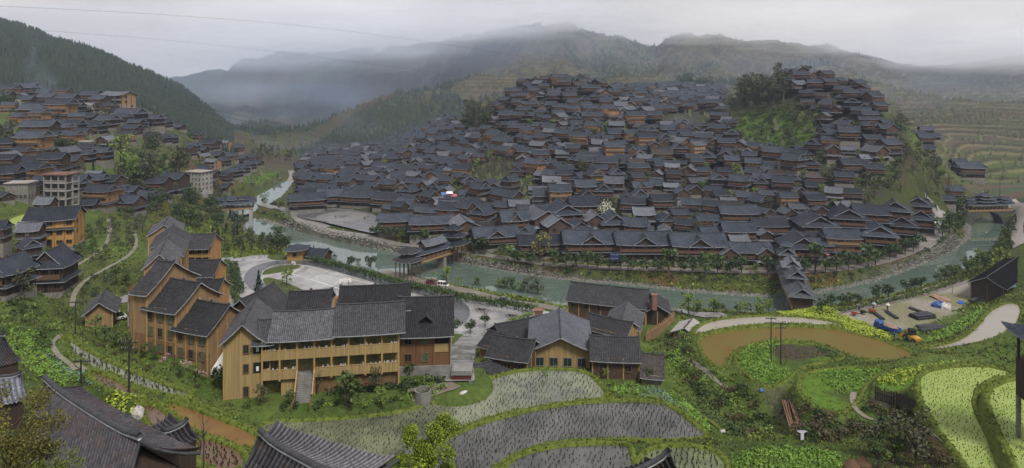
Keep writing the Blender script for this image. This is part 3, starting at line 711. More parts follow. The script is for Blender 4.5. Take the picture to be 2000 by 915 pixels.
patch('school_yard', '456,506 500,498 560,499 640,516 700,533 780,558 900,584 990,597 1090,611 1108,625 1060,638 960,638 938,660 880,670 700,648 560,638 480,610 445,570 432,530 425,512', 14.0, conc)
drape('asphalt_track', '492,538 505,522 535,513 575,511 630,517 700,536 780,559 850,576 888,590 902,606 895,626 868,645 750,632 620,608 560,590 515,568 494,552', 5.0, asph, .012, z=14.0, closed=True)
lawn_m = mat('lawn_turf', (.06, .10, .022), rough=.95, var=.4, col2=(.10, .115, .04), scale=.7, detail=7, bump=.6, spec=.1)
drape('garden_path', '800,772 835,764 872,757 888,750', 3.2, dirtm, .12)
patch('lawn', '511,536 520,525 560,517 589,518 585,524 550,532 512,538', 14.02, lawn_m)
patch('lawn', '511,543 530,542 560,552 602,571 580,579 556,576 520,560', 14.02, lawn_m)
patch('lawn', '520,500 545,493 568,496 572,506 545,509 525,506', 14.02, lawn_m)
def line(s, w=.22, z=14.024):
    p = [onz(a, b, z) for a, b in PP(s)]; drape('court_line', None, w, linem, 0, world=p, z=z)
for s in ('597,519 776,571', '597,519 570,535', '640,530 608,546', '776,571 745,585', '570,535 718,582', '718,582 745,585', '676,542 650,558', '730,557 700,574', '608,546 718,582'):
    line(s)
ringc = onz(640, 553, 14.03)
for cx_, cy_, rr in ((632, 543, 2.2), (690, 566, 2.2)):
    c = onz(cx_, cy_, 14.03); drape('court_line', None, .14, linem, 0, world=[(c[0] + rr * math.cos(t * .5236), c[1] + rr * math.sin(t * .5236), 0) for t in range(12)], z=14.024, closed=True)
o = polysheet('plaza', chaikin([onz(a, b, 4.5) for a, b in PP('575,417 640,405 700,411 740,422 746,444 738,458 690,448 630,433 585,426')], 1), 4.52, watermat('plaza_stone', (.17, .165, .17), (.10, .098, .10), .3, .2, bump=.05, bscale=3, spec=.7, wet=.1)); tag(o, kind='structure')
c = onz(668, 423, 4.5)
o = polysheet('plaza_circle', [(c[0] + 13 * math.cos(t * math.pi / 20), c[1] + 13 * math.sin(t * math.pi / 20)) for t in range(40)], 4.54, watermat('plaza_inlay', (.23, .22, .215), (.18, .175, .17), .3, .4)); tag(o, kind='structure')
o = polysheet('plaza_circle', [(c[0] + 4 * math.cos(t * math.pi / 20), c[1] + 4 * math.sin(t * math.pi / 20)) for t in range(40)], 4.55, MATS['plaza_stone']); tag(o, kind='structure')
drape('driveway', '428,505 430,545 436,590 440,620', 9, conc2, .15)
drape('driveway', '196,592 215,592 240,588 262,580', 4, conc2, .15)
drape('riverside_path', '600,492 680,515 750,532 800,545 860,560 940,577 1030,594 1100,606', 5.5, dirtm, .2)
drape('promenade', '560,415 600,440 680,458 740,468 800,480 870,489 930,496 1000,508 1080,519 1200,525 1350,529 1480,534 1600,531 1700,519 1770,497 1815,470', 4.8, pave, .25)
drape('promenade', '1790,488 1822,462 1838,440 1836,415 1822,395', 8, watermat('village_street', (.33, .31, .29), (.22, .2, .19), .4, .3), .25)
drape('road', '540,408 505,398 500,390 530,374 558,362 575,346 570,334', 6, pave, .3)
drape('road', '640,445 590,425 560,412 520,402', 4.5, pave, .3)
drape('ramp_road', '893,748 895,725 900,700 908,675 925,656 945,645', 5.5, conc2, .3)
drape('road', '1108,612 1200,607 1330,615 1420,618', 5, conc2, .25)
drape('road', '1992,480 1985,455 1992,430 1998,405 1975,392', 4, mat('white_rubble', (.42, .37, .33), var=.45, scale=1.4, bump=.6), .3)
for s_, w_ in PATHS: drape('footpath', s_, w_, stonem, .14)
drape('footpath', '150,712 200,742 246,770 290,785', .6, stonem, .15)
drape('footpath', '1340,700 1390,740 1420,760', .7, stonem, .15)
drape('footpath', '1235,768 1300,784 1370,812 1420,850', 1.0, grass_m, .2)
drape('riverside_path', '1625,609 1700,596 1780,578 1850,558 1890,546', 4, watermat('site_paving', (.24, .21, .21), (.17, .14, .15), .35, .4), .12)
# ================================================================ timber houses
slate = roofmat('slate_tiles', (.040, .047, .062), patch=.45)
slate_l = roofmat('pale_slate_tiles', (.115, .122, .14), patch=.3)
slate_b = roofmat('brown_tiles', (.056, .047, .044), patch=.3)
slate_d = roofmat('dark_school_tiles', (.040, .040, .044), pitch=.30, patch=.3, contrast=.6)
slate_g = roofmat('grey_school_tiles', (.085, .085, .093), pitch=.30, patch=.28, contrast=.5)
ridge_m = mat('ridge_tiles', (.05, .05, .055), rough=.8, var=.4, scale=3)
verge_m = mat('verge_board', (.32, .33, .35), rough=.7, var=.4, scale=1.5)
def wood(name, col, var=.35, rough=.75): return mat(name, col, rough=rough, var=var, scale=1.3, streak=(4.5, 4.5, .35), bump=.3, detail=6)
w_dark = wood('dark_timber', (.045, .030, .022)); w_brown = wood('brown_timber', (.080, .050, .033)); w_red = wood('reddish_timber', (.105, .055, .035))
w_or = wood('orange_timber', (.27, .155, .07)); w_gold = wood('golden_timber', (.36, .225, .078)); w_tan = wood('tan_timber', (.30, .185, .095))
w_rail = wood('rail_timber', (.12, .065, .038)); plaster = mat('pale_plaster', (.48, .45, .41), var=.25, scale=.5, detail=8)
pink = mat('pinkish_render', (.32, .22, .17), var=.3, scale=.4, detail=8)
stone_w = mat('stone_wall', (.20, .185, .16), var=.5, scale=2.2, bump=.9, detail=6)
brickm = mat('brick_wall', (.22, .115, .08), var=.35, scale=3, bump=.4)
glass = mat('dark_glass', (.02, .025, .028), rough=.12, var=.3, spec=.6)
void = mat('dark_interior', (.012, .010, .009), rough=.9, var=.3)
litwin = mat('curtained_window', (.20, .22, .20), rough=.5, var=.4, scale=2)
def slope_pts(half, h, n=3): 
    return [((1 - t / n) * half, h * (.78 * (t / n) + .22 * (t / n) ** 2)) for t in range(n + 1)]
def gable(mb, w, d, z, h, ov=.9, ve=.7, up=.35, th=.16, mi=0, mv=1, nx=5, M=None, y0=0, x0=0):
    """pitched roof, ridge along local x; ov eave overhang, ve verge overhang; returns ridge height"""
    half = d / 2 + ov; e = h * ov / half; pts = slope_pts(half, h + e); X = [(-1 + 2 * i / nx) * (w / 2 + ve) for i in range(nx + 1)]
    t = MB()
    for sy in (-1, 1):
        for i in range(nx):
            for k in range(3):
                def P(ii, kk, dz=0): return (x0 + X[ii], y0 + sy * pts[kk][0], z - e + pts[kk][1] + up * abs(X[ii] / (w / 2 + ve)) ** 3 + dz)
                a, b, c_, d_ = P(i, k), P(i + 1, k), P(i + 1, k + 1), P(i, k + 1)
                t.quad(*((a, b, c_, d_) if sy < 0 else (b, a, d_, c_)), mi)
                if k == 0: t.quad(*((P(i, 0, -th), P(i + 1, 0, -th), b, a) if sy < 0 else (P(i + 1, 0, -th), P(i, 0, -th), a, b)), mv)
            a, b, c_, d_ = P(i, 0, -th), P(i + 1, 0, -th), P(i + 1, 3, -th), P(i, 3, -th)
            t.quad(*((b, a, d_, c_) if sy < 0 else (a, b, c_, d_)), mi)
        for ii in (0, nx):
            for k in range(3): 
                q = (P(ii, k, -th), P(ii, k, .03), P(ii, k + 1, .03), P(ii, k + 1, -th)); t.quad(*(q if (ii == 0) == (sy < 0) else q[::-1]), mv)
    mb.merge(t, M)
    return z + h
def ridge_line(mb, w, z, up=.35, r=.16, M=None, x0=0, y0=0, ve=.7, horn=.35, mi=0):
    t = MB(); n = 8; L_ = w / 2 + ve
    pts = [(x0 - L_ + 2 * L_ * i / n, y0, z + up * abs(-1 + 2 * i / n) ** 3 + r * .5) for i in range(n + 1)]
    t.tube(pts, r, 5, mi)
    if horn:
        t.box(x0 - .22, x0 + .22, y0 - .1, y0 + .1, z + r, z + r + horn, mi)
        for s in (-1, 1): t.tube([(x0 + s * (L_ - .5), y0, z + up + r), (x0 + s * (L_ + .15), y0, z + up + r + horn * .8)], [r * .8, r * .25], 4, mi)
    mb.merge(t, M)
def hip(mb, w, d, z, h, ov=.8, up=.5, th=.14, top=(0, 0), mi=0, mv=1, M=None, x0=0, y0=0):
    """curved hipped roof with lifted corners; top = half size of the flat or ridge at the top"""
    t = MB(); n = 4; W2, D2 = w / 2 + ov, d / 2 + ov; K = 3
    def ringp(k):
        f = k / K; hw = W2 * (1 - f) + top[0] * f; hd = D2 * (1 - f) + top[1] * f; zz = z + h * (.6 * f + .4 * f * f); c = [(-1, -1), (1, -1), (1, 1), (-1, 1)]; out = []
        for i in range(4):
            a, b = c[i], c[(i + 1) % 4]
            for j in range(n):
                s = j / n; e = abs(2 * s - 1) ** 3 * up * (1 - f) ** 2
                out.append((x0 + (a[0] * (1 - s) + b[0] * s) * hw, y0 + (a[1] * (1 - s) + b[1] * s) * hd, zz + e))
        return out
    R_ = [ringp(k) for k in range(K + 1)]; m = 4 * n
    for k in range(K):
        for i in range(m): t.quad(R_[k][i], R_[k][(i + 1) % m], R_[k + 1][(i + 1) % m], R_[k + 1][i], mi)
    B = [(p[0], p[1], p[2] - th) for p in R_[0]]
    for i in range(m): t.quad(B[i], B[(i + 1) % m], R_[0][(i + 1) % m], R_[0][i], mv)
    t.poly(B[::-1], mi); t.poly(R_[K], mi)
    mb.merge(t, M)
def skirt(mb, w, d, z, out=1.1, drop=.55, mi=0, mv=1, sides='fblr', M=None, x0=0, y0=0):
    """pent roof running round the walls between two storeys"""
    t = MB(); i0, j0 = w / 2, d / 2; a = [(-i0, -j0), (i0, -j0), (i0, j0), (-i0, j0)]; b = [(-i0 - out, -j0 - out), (i0 + out, -j0 - out), (i0 + out, j0 + out), (-i0 - out, j0 + out)]
    for k, sd in enumerate('frbl'):
        if sd not in sides: continue
        p, q = a[k], a[(k + 1) % 4]; r, s = b[k], b[(k + 1) % 4]
        P = lambda v, zz: (x0 + v[0], y0 + v[1], zz)
        t.quad(P(r, z - drop), P(s, z - drop), P(q, z), P(p, z), mi); t.quad(P(r, z - drop - .12), P(s, z - drop - .12), P(s, z - drop), P(r, z - drop), mv); t.quad(P(p, z - .12), P(q, z - .12), P(s, z - drop - .12), P(r, z - drop - .12), mi)
    mb.merge(t, M)
def walls(mb, w, d, z0, z1, h=0, mi=0, post=1, step=2.6, x0=0, y0=0, axis='x', M=None):
    """plank walls with a gable triangle at both ends when h > 0, proud corner and bay posts"""
    t = MB(); t.box(x0 - w / 2, x0 + w / 2, y0 - d / 2, y0 + d / 2, z0, z1, mi)
    if h:
        if axis == 'x':
            for s in (-1, 1):
                x = x0 + s * w / 2; p = [(x, y0 - d / 2, z1), (x, y0 + d / 2, z1), (x, y0, z1 + h * .93)]; t.tri(*(p if s > 0 else p[::-1]), mi)
        else:
            for s in (-1, 1):
                y = y0 + s * d / 2; p = [(x0 - w / 2, y, z1), (x0 + w / 2, y, z1), (x0, y, z1 + h * .93)]; t.tri(*(p if s < 0 else p[::-1]), mi)
    if post:
        for L_, f in ((w, 0), (d, 1)):
            n = max(1, int(round(L_ / step)))
            for i in range(n + 1):
                c = -L_ / 2 + L_ * i / n
                for s in (-1, 1):
                    if f == 0: t.box(x0 + c - .1, x0 + c + .1, y0 + s * (d / 2 + .05) - .06, y0 + s * (d / 2 + .05) + .06, z0 + .02, z1 - .02, mi + 1)
                    else: t.box(x0 + s * (w / 2 + .05) - .06, x0 + s * (w / 2 + .05) + .06, y0 + c - .1, y0 + c + .1, z0 + .02, z1 - .02, mi + 1)
    mb.merge(t, M)
def win(w=1.0, h=1.0, kind=0, M=None):
    """one window, front face looking along -y, origin at its centre"""
    t = MB(); t.box(-w / 2, w / 2, -.03, .03, -h / 2, h / 2, 1)
    for s in (-1, 1):
        t.box(s * w / 2 - .06, s * w / 2 + .06, -.08, .03, -h / 2 - .06, h / 2 + .06, 0)
        t.box(-w / 2 + .06, w / 2 - .06, -.08, .03, s * h / 2 - .06, s * h / 2 + .06, 0)
    t.box(-.03, .03, -.06, -.03, -h / 2 + .06, h / 2 - .06, 0)
    if kind: t.box(-w / 2 + .06, w / 2 - .06, -.055, -.03, -.03, .03, 0)
    return t
def railing(w, h=.95, solid=True):
    t = MB(); t.box(-w / 2, w / 2, -.05, .05, h - .1, h, 0); t.box(-w / 2, w / 2, -.05, .05, 0, .12, 0)
    if solid: t.box(-w / 2, w / 2, -.02, .02, .12, h - .1, 0)
    else:
        n = int(w / .3)
        for i in range(n + 1): x = -w / 2 + .03 + (w - .06) * i / n; t.box(x - .03, x + .03, -.03, .03, .12, h - .1, 0)
    return t
# a house plan is a list of (part name, MB, materials, [(sub-part...)])
def plan(w, d, fl, wm, rm=None, fh=2.6, base=1.2, rh=2.2, style='gable', balc=True, sk=True, open_=False, wm2=None, trim=None, lowwall=None, nw=None, seed=0):
    rnd = random.Random(seed); rm = rm or slate; H = base + fl * fh; parts = []; trim = trim or wood('post_timber', (.11, .065, .04)); axis = 'y' if style in ('front', 'fronthip') else 'x'
    f = MB(); f.box(-w / 2 - .25, w / 2 + .25, -d / 2 - .25, d / 2 + .25, -4.5, base, 0); parts.append(('foundation', f, [stone_w], []))
    m = MB(); walls(m, w, d, base, H, rh, 0, axis=axis)
    if lowwall:
        m2 = MB(); walls(m2, w + .04, d + .04, base, base + fh, 0, 0, post=0); parts.append(('lower_wall', m2, [lowwall], []))
    parts.append(('wall', m, [wm, trim], []))
    r = MB(); rg = MB()
    if axis == 'x': gable(r, w, d, H, rh, nx=5); ridge_line(rg, w, H + rh)
    else:
        M90 = Matrix.Rotation(math.pi / 2, 4, 'Z'); gable(r, d, w, H, rh, M=M90); ridge_line(rg, d, H + rh, M=M90)
    if style in ('hip', 'fronthip'):
        if axis == 'x': skirt(r, w + .1, d - .2, H + rh * .42, out=1.3, drop=rh * .5, sides='lr')
        else: skirt(r, w - .2, d + .1, H + rh * .42, out=1.3, drop=rh * .5, sides='fb')
    if style == 'cross':
        for cx_ in ([0] if w < 15 else [-w * .28, w * .28]):
            M90 = Matrix.Translation((cx_, 0, 0)) @ Matrix.Rotation(math.pi / 2, 4, 'Z')
            gable(r, d * .52, 4.6, H - .1, rh * .82, M=M90 @ Matrix.Translation((-d * .27, 0, 0)), nx=3, up=.25); ridge_line(rg, d * .52, H - .1 + rh * .82, M=M90 @ Matrix.Translation((-d * .27, 0, 0)))
            t = MB(); y = -d / 2 - .2; t.tri((cx_ - 2.3, y, H - .1), (cx_ + 2.3, y, H - .1), (cx_, y, H + rh * .7), 0); parts[1 if not lowwall else 2][1].merge(t)
    parts.append(('roof', r, [rm, verge_m], [('ridge', rg, [ridge_m])]))
    if sk and fl > 1:
        s = MB(); skirt(s, w, d, base + fh + .1, sides='fblr'); parts.append(('skirt_roof', s, [rm, verge_m], []))
    if fl > 2:
        s = MB(); skirt(s, w, d, base + 2 * fh + .1, out=.8, drop=.4, sides='f'); parts.append(('skirt_roof', s, [rm, verge_m], []))
    # windows on the front, and on both ends
    n = nw or max(2, int(w / 2.7)); kk = 0
    for k in range(fl):
        zc = base + k * fh + fh * .52
        for i in range(n):
            x = -w / 2 + w * (i + .5) / n; q = rnd.random()
            if q < .12: continue
            t = MB(); M = Matrix.Translation((x, -d / 2 - .06, zc)); ww = min(w / n * .62, 1.7)
            if k == 0 and i == n // 2 and open_ is False:
                dd = MB(); dd.box(-.6, .6, -.04, .04, -fh * .5, fh * .32, 1); dd.box(-.72, -.6, -.09, .04, -fh * .5, fh * .36, 0); dd.box(.6, .72, -.09, .04, -fh * .5, fh * .36, 0); t.merge(dd, M); parts.append(('door', t, [trim, void], [])); continue
            t.merge(win(ww, 1.15 + .2 * (q > .5), q > .6), M)
            parts.append(('window', t, [trim, litwin if q > .86 else (glass if q > .4 else void)], []))
        for s in (-1, 1):
            t = MB(); M = Matrix.Translation((s * (w / 2 + .06), (-.2 if k else .2) * d, zc)) @ Matrix.Rotation(s * math.pi / 2, 4, 'Z'); t.merge(win(1.1, 1.1), M); parts.append(('window', t, [trim, void], []))
    if balc and fl > 1:
        t = MB(); zb = base + (fl - 1) * fh + .15; t.box(-w / 2 + .3, w / 2 - .3, -d / 2 - 1.0, -d / 2 - .08, zb - .12, zb, 0); t.merge(railing(w - .6), Matrix.Translation((0, -d / 2 - 1.0, zb)))
        for i in range(n + 1): x = -w / 2 + .3 + (w - .6) * i / n; t.box(x - .07, x + .07, -d / 2 - 1.06, -d / 2 - .94, zb, zb + fh - .35, 0)
        parts.append(('balcony', t, [w_rail if wm is not w_or else w_or], []))
    return parts
def bake(parts): return [(nm, mb.mesh(nm, ms), [(a, b.mesh(a, c)) for a, b, c in sub]) for nm, mb, ms, sub in parts]
def put_parts(root, baked, keep=None):
    for nm, me, sub in baked:
        if keep and nm not in keep: continue
        o = link(nm, me, root)
        for a, b in sub:
            if keep and a not in keep: continue
            link(a, b, o)
TH = []   # every thing that awaits its label: (object, look, px, py, pool)
def P2(x, y, z): return (1000 + F * x / y, HY + F * (CZ - z) / y)
def thing(name, loc, rz, look, cat, pool, group, rise=0):
    o = empty(name, loc, rz); tag(o, None, cat, group); px, py = P2(loc[0], loc[1], loc[2] + rise); TH.append([o, look, px, py, pool]); return o
K = {
 'long': (plan(14, 7.5, 2, w_dark, seed=1), 'long dark timber house'),
 'dhip': (plan(10.5, 8, 2, w_dark, style='hip', seed=2), 'dark skirted gable timber house'),
 'tall': (plan(10, 8, 3, w_dark, seed=3), 'tall dark timber house'),
 'red': (plan(11, 7.5, 2, w_red, rm=slate, seed=4), 'reddish timber house'),
 'big': (plan(13, 9, 3, wood('bright_gold_timber', (.42, .24, .07)), base=.5, fh=2.9, rh=2.8, sk=False, balc=False, seed=21, nw=5, trim=wood('new_post_timber', (.26, .13, .05))), 'large golden house'),
 'new': (plan(12, 8, 3, w_or, fh=2.7, style='hip', seed=5, trim=wood('new_post_timber', (.26, .13, .05))), 'new orange timber house'),
 'front': (plan(7.5, 10, 2, w_brown, rm=slate_l, style='front', balc=False, seed=6, rh=2.4), 'brown gable fronted house'),
 'fhip': (plan(9, 10, 2, w_dark, rm=slate, style='fronthip', seed=7, rh=2.8), 'skirt roofed gable fronted house'),
 'row': (plan(19, 8, 2, w_dark, sk=True, seed=8, rh=2.4), 'very long dark row house'),
 'shed': (plan(6.5, 5.5, 1, w_dark, balc=False, base=.6, rh=1.7, seed=9), 'small dark timber shed'),
 'white': (plan(10, 7.5, 2, w_brown, lowwall=plaster, seed=10), 'white based timber house'),
 'stilt': (plan(10, 7.5, 2, w_brown, base=4.0, seed=11, style='hip'), 'brown house on stone base'),
 'cross': (plan(13, 8, 2, w_brown, style='cross', seed=12, rh=2.6), 'brown cross gabled house'),
 'pink': (plan(10, 8, 3, w_tan, rm=slate_l, lowwall=pink, seed=13, sk=False, balc=False, rh=1.8), 'pinkish rendered tiled house'),
 'browng': (plan(12, 7.5, 2, w_brown, rm=slate_b, seed=14), 'brownish roofed timber house'),
 'pale': (plan(9.5, 7, 2, w_dark, rm=slate_l, balc=False, seed=15), 'dark house with pale roof'),
 'gold': (plan(11, 7.5, 2, w_gold, seed=16, style='hip'), 'golden brown timber house'),
}
BK = {k: bake(v[0]) for k, v in K.items()}
DIM = {'big': (14, 10.5), 'long': (15, 9), 'dhip': (11.5, 9), 'tall': (11, 9), 'red': (12, 9), 'new': (13, 9.5), 'front': (8.6, 11), 'fhip': (10.5, 11.5), 'row': (20, 9.5), 'shed': (7.4, 6.8), 'white': (11, 9), 'stilt': (11, 9), 'cross': (14, 9.5), 'pink': (11, 9), 'browng': (13, 9), 'pale': (10.5, 8.5), 'gold': (12, 9)}
NWD = {'big': 13, 'long': 14, 'dhip': 10.5, 'tall': 10, 'red': 11, 'new': 12, 'front': 7.5, 'fhip': 9, 'row': 19, 'shed': 6.5, 'white': 10, 'stilt': 10, 'cross': 13, 'pink': 10, 'browng': 12, 'pale': 9.5, 'gold': 11}
HS = []   # placed houses: x, y, w, d, rz
def clash(x, y, w, d, rz, slack=1.0):
    for (X, Y, W_, D_, Z_) in HS:
        if abs(X - x) > 26 or abs(Y - y) > 26: continue
        if sat((x, y, w - slack, d - slack, rz), (X, Y, W_ - slack, D_ - slack, Z_)): return True
    return False
def sat(a, b):
    def cor(r):
        c, s = math.cos(r[4]), math.sin(r[4]); return [(r[0] + u * r[2] / 2 * c - v * r[3] / 2 * s, r[1] + u * r[2] / 2 * s + v * r[3] / 2 * c) for u, v in ((-1, -1), (1, -1), (1, 1), (-1, 1))]
    A, B = cor(a), cor(b)
    for r in (a, b):
        for t in (r[4], r[4] + math.pi / 2):
            c, s = math.cos(t), math.sin(t); pa = [x * c + y * s for x, y in A]; pb = [x * c + y * s for x, y in B]
            if max(pa) <= min(pb) or max(pb) <= min(pa): return False
    return True
def house(k, x, y, rz, sc=1.0, z=None, look=None, pool='village', detail=True, scz=None):
    w, d = DIM[k][0] * sc, DIM[k][1] * sc
    if z is None:
        c, s = math.cos(rz), math.sin(rz); z = min(ground(x + s * d * .5, y - c * d * .5), ground(x, y)) * .6 + ground(x, y) * .4 - .2
    o = thing('timber_house', (x, y, z), rz, look or K[k][1], 'house', pool, None, 3 * sc); o.scale = (sc, sc, scz or sc)
    put_parts(o, BK[k], None if detail else ('foundation', 'wall', 'roof', 'lower_wall', 'skirt_roof', 'balcony', 'ridge'))
    HS.append((x, y, w, d, rz)); return o
rh_ = random.Random(77)
def hp(k, px, py, wpx, rz=0, **kw):
    """house whose front foot stands at a pixel of the photograph and which looks wpx wide there"""
    x, y, z = hit(px, py); w = wpx / F * y; sc = max(.55, min(1.7, w / NWD[k])); d = DIM[k][1] * sc * .45
    return house(k, x - math.sin(R(rz)) * -0 + (px - 1000) / F * d, y + d, R(rz), sc, z=z - .1, scz=kw.pop('scz', None) or max(.8, min(1.25, sc)), **kw)
# ---------------------------------------------------------------- left hillside village (front foot px, width px)
GL = 'left'
for k, px, py, w, rz in (
 ('dhip',51,192,36,10),('long',15,190,40,8),('dhip',88,196,26,0),('tall',8,212,30,5),('red',95,206,30,-5),('long',45,212,40,5),('new',119,238,46,-4),('dhip',70,238,46,6),('dhip',148,226,30,-6),('long',130,208,40,0),
 ('dhip',180,205,34,-8),('tall',196,218,28,-10),('pink',232,217,46,-12),('shed',205,196,20,0),('dhip',255,246,48,-12),('dhip',272,234,22,-10),('stilt',300,259,30,-15),('dhip',322,252,22,-14),('shed',178,238,22,-5),
 ('long',78,272,58,4),('gold',122,268,34,-4),('dhip',145,262,32,-6),('white',163,276,26,-6),('dhip',186,266,34,-8),('dhip',210,254,34,-8),('long',258,266,34,-12),('gold',298,281,26,-14),('dhip',332,284,24,-14),('shed',350,256,18,-16),
 ('dhip',12,303,40,8),('new',66,309,54,-6),('shed',36,280,24,0),('dhip',12,368,50,8),('long',75,338,52,6),('tall',107,345,40,4),('red',141,336,32,-4),('dhip',168,322,32,-6),('stilt',199,327,32,-8),
 ('long',146,376,48,4),('dhip',190,374,36,-6),('white',216,380,42,-10),('new',197,412,50,-8),('shed',176,412,26,6),('cross',250,420,52,-10),('shed',256,386,28,-8),('dhip',289,406,32,-12),
 ('tall',311,390,38,-8),('tall',342,384,40,-12),('pink',416,338,24,-20),('dhip',395,345,24,-16),('shed',414,352,24,-18),('pink',440,298,20,-20),('long',408,296,36,-18),('shed',425,312,20,-15),('gold',463,300,22,-20),('gold',452,318,22,-20),
 ('dhip',438,328,20,-20),('long',440,358,26,-22),('dhip',458,350,26,-24),('dhip',474,342,22,-24),('dhip',488,334,20,-26),('shed',440,376,24,-20),('gold',492,318,18,-20),('long',472,322,24,-22),('shed',395,302,20,-15),('dhip',376,300,22,-15),('shed',504,326,16,-20),
 ('long',452,408,28,-20),('pale',90,428,24,0)):
    hp(k, px, py, w, rz, pool=GL)
# houses round the yellow hillside house
hp('big', 108, 487, 84, 16, scz=1.0, look='large golden three bay house above the orchard', pool=GL)
hp('pale', 60, 484, 40, 12, look='grey roofed wooden barn beside the golden house', pool=GL)
hp('dhip', 58, 518, 36, -40, look='low dark building with tiered roof above the tall barn', pool=GL)
hp('fhip', 106, 584, 58, 10, look='tall dark timber house with broad front gable on the slope', pool=GL, scz=1.25)
hp('shed', 72, 560, 42, 35, look='narrow lean brick shed wedged behind the tall dark house', pool=GL)
hp('fhip', 14, 588, 62, -8, look='dark timber house with big gable cut by the edge', pool=GL)
hp('stilt', -8, 500, 40, 10, look='stone based wooden house cut by the edge', pool=GL)
# ---------------------------------------------------------------- promenade row and plaza
for k, px, py, w, rz, lk in (
 ('row',1062,508,100,6,'long low promenade house under a brownish roof'),('cross',1152,512,104,2,'promenade house with its gable nearest the leafy pollard'),
 ('cross',1254,515,104,0,'promenade house with blue banner hung on its balcony'),('cross',1360,519,100,-2,'promenade house with orange upper storey and white verges'),
 ('long',1457,525,86,-4,'promenade house behind a pair of small gabled porches'),('fhip',1560,524,62,-8,'brown gabled house beside the roofed bridge head'),
 ('new',1642,512,62,-10,'low orange pavilion house with umbrellas by the promenade'),('fhip',1712,497,56,-18,'dark gabled house on a white plinth by the promenade'),
 ('fhip',1758,476,50,-24,'dark gabled house above the promenade terrace'),('fhip',1797,462,44,-28,'dark gabled house at the corner of the street'),
 ('cross',965,492,84,14,'brown hip roofed house behind the sloping covered bridge'),('long',842,465,82,10,'long hall with golden eaves beside the plaza'),
 ('dhip',772,459,60,8,'skirted gable hall at the plaza corner'),('front',905,472,44,18,'brown gable fronted house above the bridge tower'),('cross',1004,465,56,16,'large gabled house behind the promenade trees'),
 ('dhip',600,414,68,16,'two tiered gallery hall at the far end of the plaza'),('dhip',652,404,58,14,'second tiered gallery hall along the plaza'),
 ('long',706,407,70,-14,'low arcade building lining the back of the plaza'),('long',757,413,50,-16,'low arcade building at the bend of the plaza')):
    hp(k, px, py, w, rz, look=lk, pool='prom', scz=1.25 if k in ('cross', 'fhip') and px > 1000 else 1.05)
for px in (1422, 1491): hp('front', px, 528, 32, -4, look='small gabled porch house on the promenade, ' + ('nearer the blue banner' if px == 1422 else 'nearer the roofed bridge'), pool='prom', scz=.95)
for k, px, py, w, rz in (('fhip',1590,478,60,-6),('fhip',1650,462,58,-14),('dhip',1700,452,60,-20),('fhip',1745,446,52,-24),('fhip',1790,434,46,-26),('dhip',1600,505,44,-8),('front',1311,492,30,2),('fhip',1197,472,50,4),('front',1160,462,36,6),
 ('red',1440,486,60,-2),('long',1500,470,64,-4),('long',1440,448,70,-3),('front',1056,462,50,20),('fhip',1100,452,60,10),('long',1040,440,60,8),('dhip',1140,434,56,6),('front',1085,478,44,14),
 ('dhip',1858,392,34,-10),('shed',1848,402,24,-12),('dhip',1890,352,44,-6),('shed',1872,330,24,-6),('shed',1808,262,22,-5),('shed',1822,276,20,-5),('dhip',1806,286,26,-8),('shed',1812,300,20,-8),('shed',1795,270,18,-5)):
    hp(k, px, py, w, rz)
# special far-left solids: white block and unfinished concrete house
def block_house(px, py, wpx, floors, m, look, roofm, rz, open_=False, fh=2.9):
    x, y, z = hit(px, py); w = wpx / F * y; d = w * .75
    o = thing('concrete_house', (x, y + d / 2, z - .2), R(rz), look, 'house', GL, None, 3)
    b = MB(); H = floors * fh
    if open_:
        for k in range(floors + 1): b.box(-w / 2, w / 2, -d / 2, d / 2, k * fh - .25, k * fh)
        for i in range(4):
            for j in range(3): xx, yy = -w / 2 + .2 + (w - .4) * i / 3, -d / 2 + .2 + (d - .4) * j / 2; b.box(xx - .18, xx + .18, yy - .18, yy + .18, -4, H)
        b.box(-w / 2 + .3, w / 2 - .3, d * .1, d * .1 + .2, 0, H); b.box(-w / 2, -w / 2 + .2, -d / 2, d / 2, 0, H)
    else: b.box(-w / 2, w / 2, -d / 2, d / 2, -4, H)
    b.build('wall', m, o)
    r = MB(); r.box(-w / 2 - .5, w / 2 + .5, -d / 2 - .5, d / 2 + .5, H, H + .3); r.build('roof', roofm, o)
    if not open_:
        for k in range(floors):
            for i in range(5):
                t = MB(); t.merge(win(1.0, 1.3, 1), Matrix.Translation((-w / 2 + w * (i + .5) / 5, -d / 2 - .05, k * fh + 1.5))); t.build('window', [m, glass], o)
            for i in range(3):
                t = MB(); t.merge(win(1.0, 1.3, 1), Matrix.Translation((w / 2 + .05, -d / 2 + d * (i + .5) / 3, k * fh + 1.5)) @ Matrix.Rotation(math.pi / 2, 4, 'Z')); t.build('window', [m, glass], o)
    else:
        for k in range(1, floors): t = MB(); t.merge(railing(w - .4, .9, False), Matrix.Translation((0, -d / 2 + .1, k * fh))); t.build('railing', plaster, o)
    HS.append((x, y + d / 2, w + 1, d + 1, R(rz)))
block_house(381, 374, 40, 4, mat('greyed_plaster', (.34, .32, .29), var=.3, scale=.5, stain=.45), 'white four storey concrete block with rows of windows', mat('flat_roof', (.3, .27, .24)), -18, fh=2.5)
block_house(108, 404, 48, 4, mat('raw_concrete', (.27, .25, .235), var=.3, scale=.6), 'unfinished four storey concrete house with open floors and reddish roof', mat('red_roof', (.17, .08, .06)), -6, True)
block_house(30, 392, 40, 1, stone_w, 'tall grey stone terrace building under the orange house', mat('flat_roof', (.3, .27, .24)), 8, fh=6)
block_house(162, 300, 22, 2, plaster, 'small whitewashed block among the dark houses', mat('flat_roof', (.3, .27, .24)), -5)
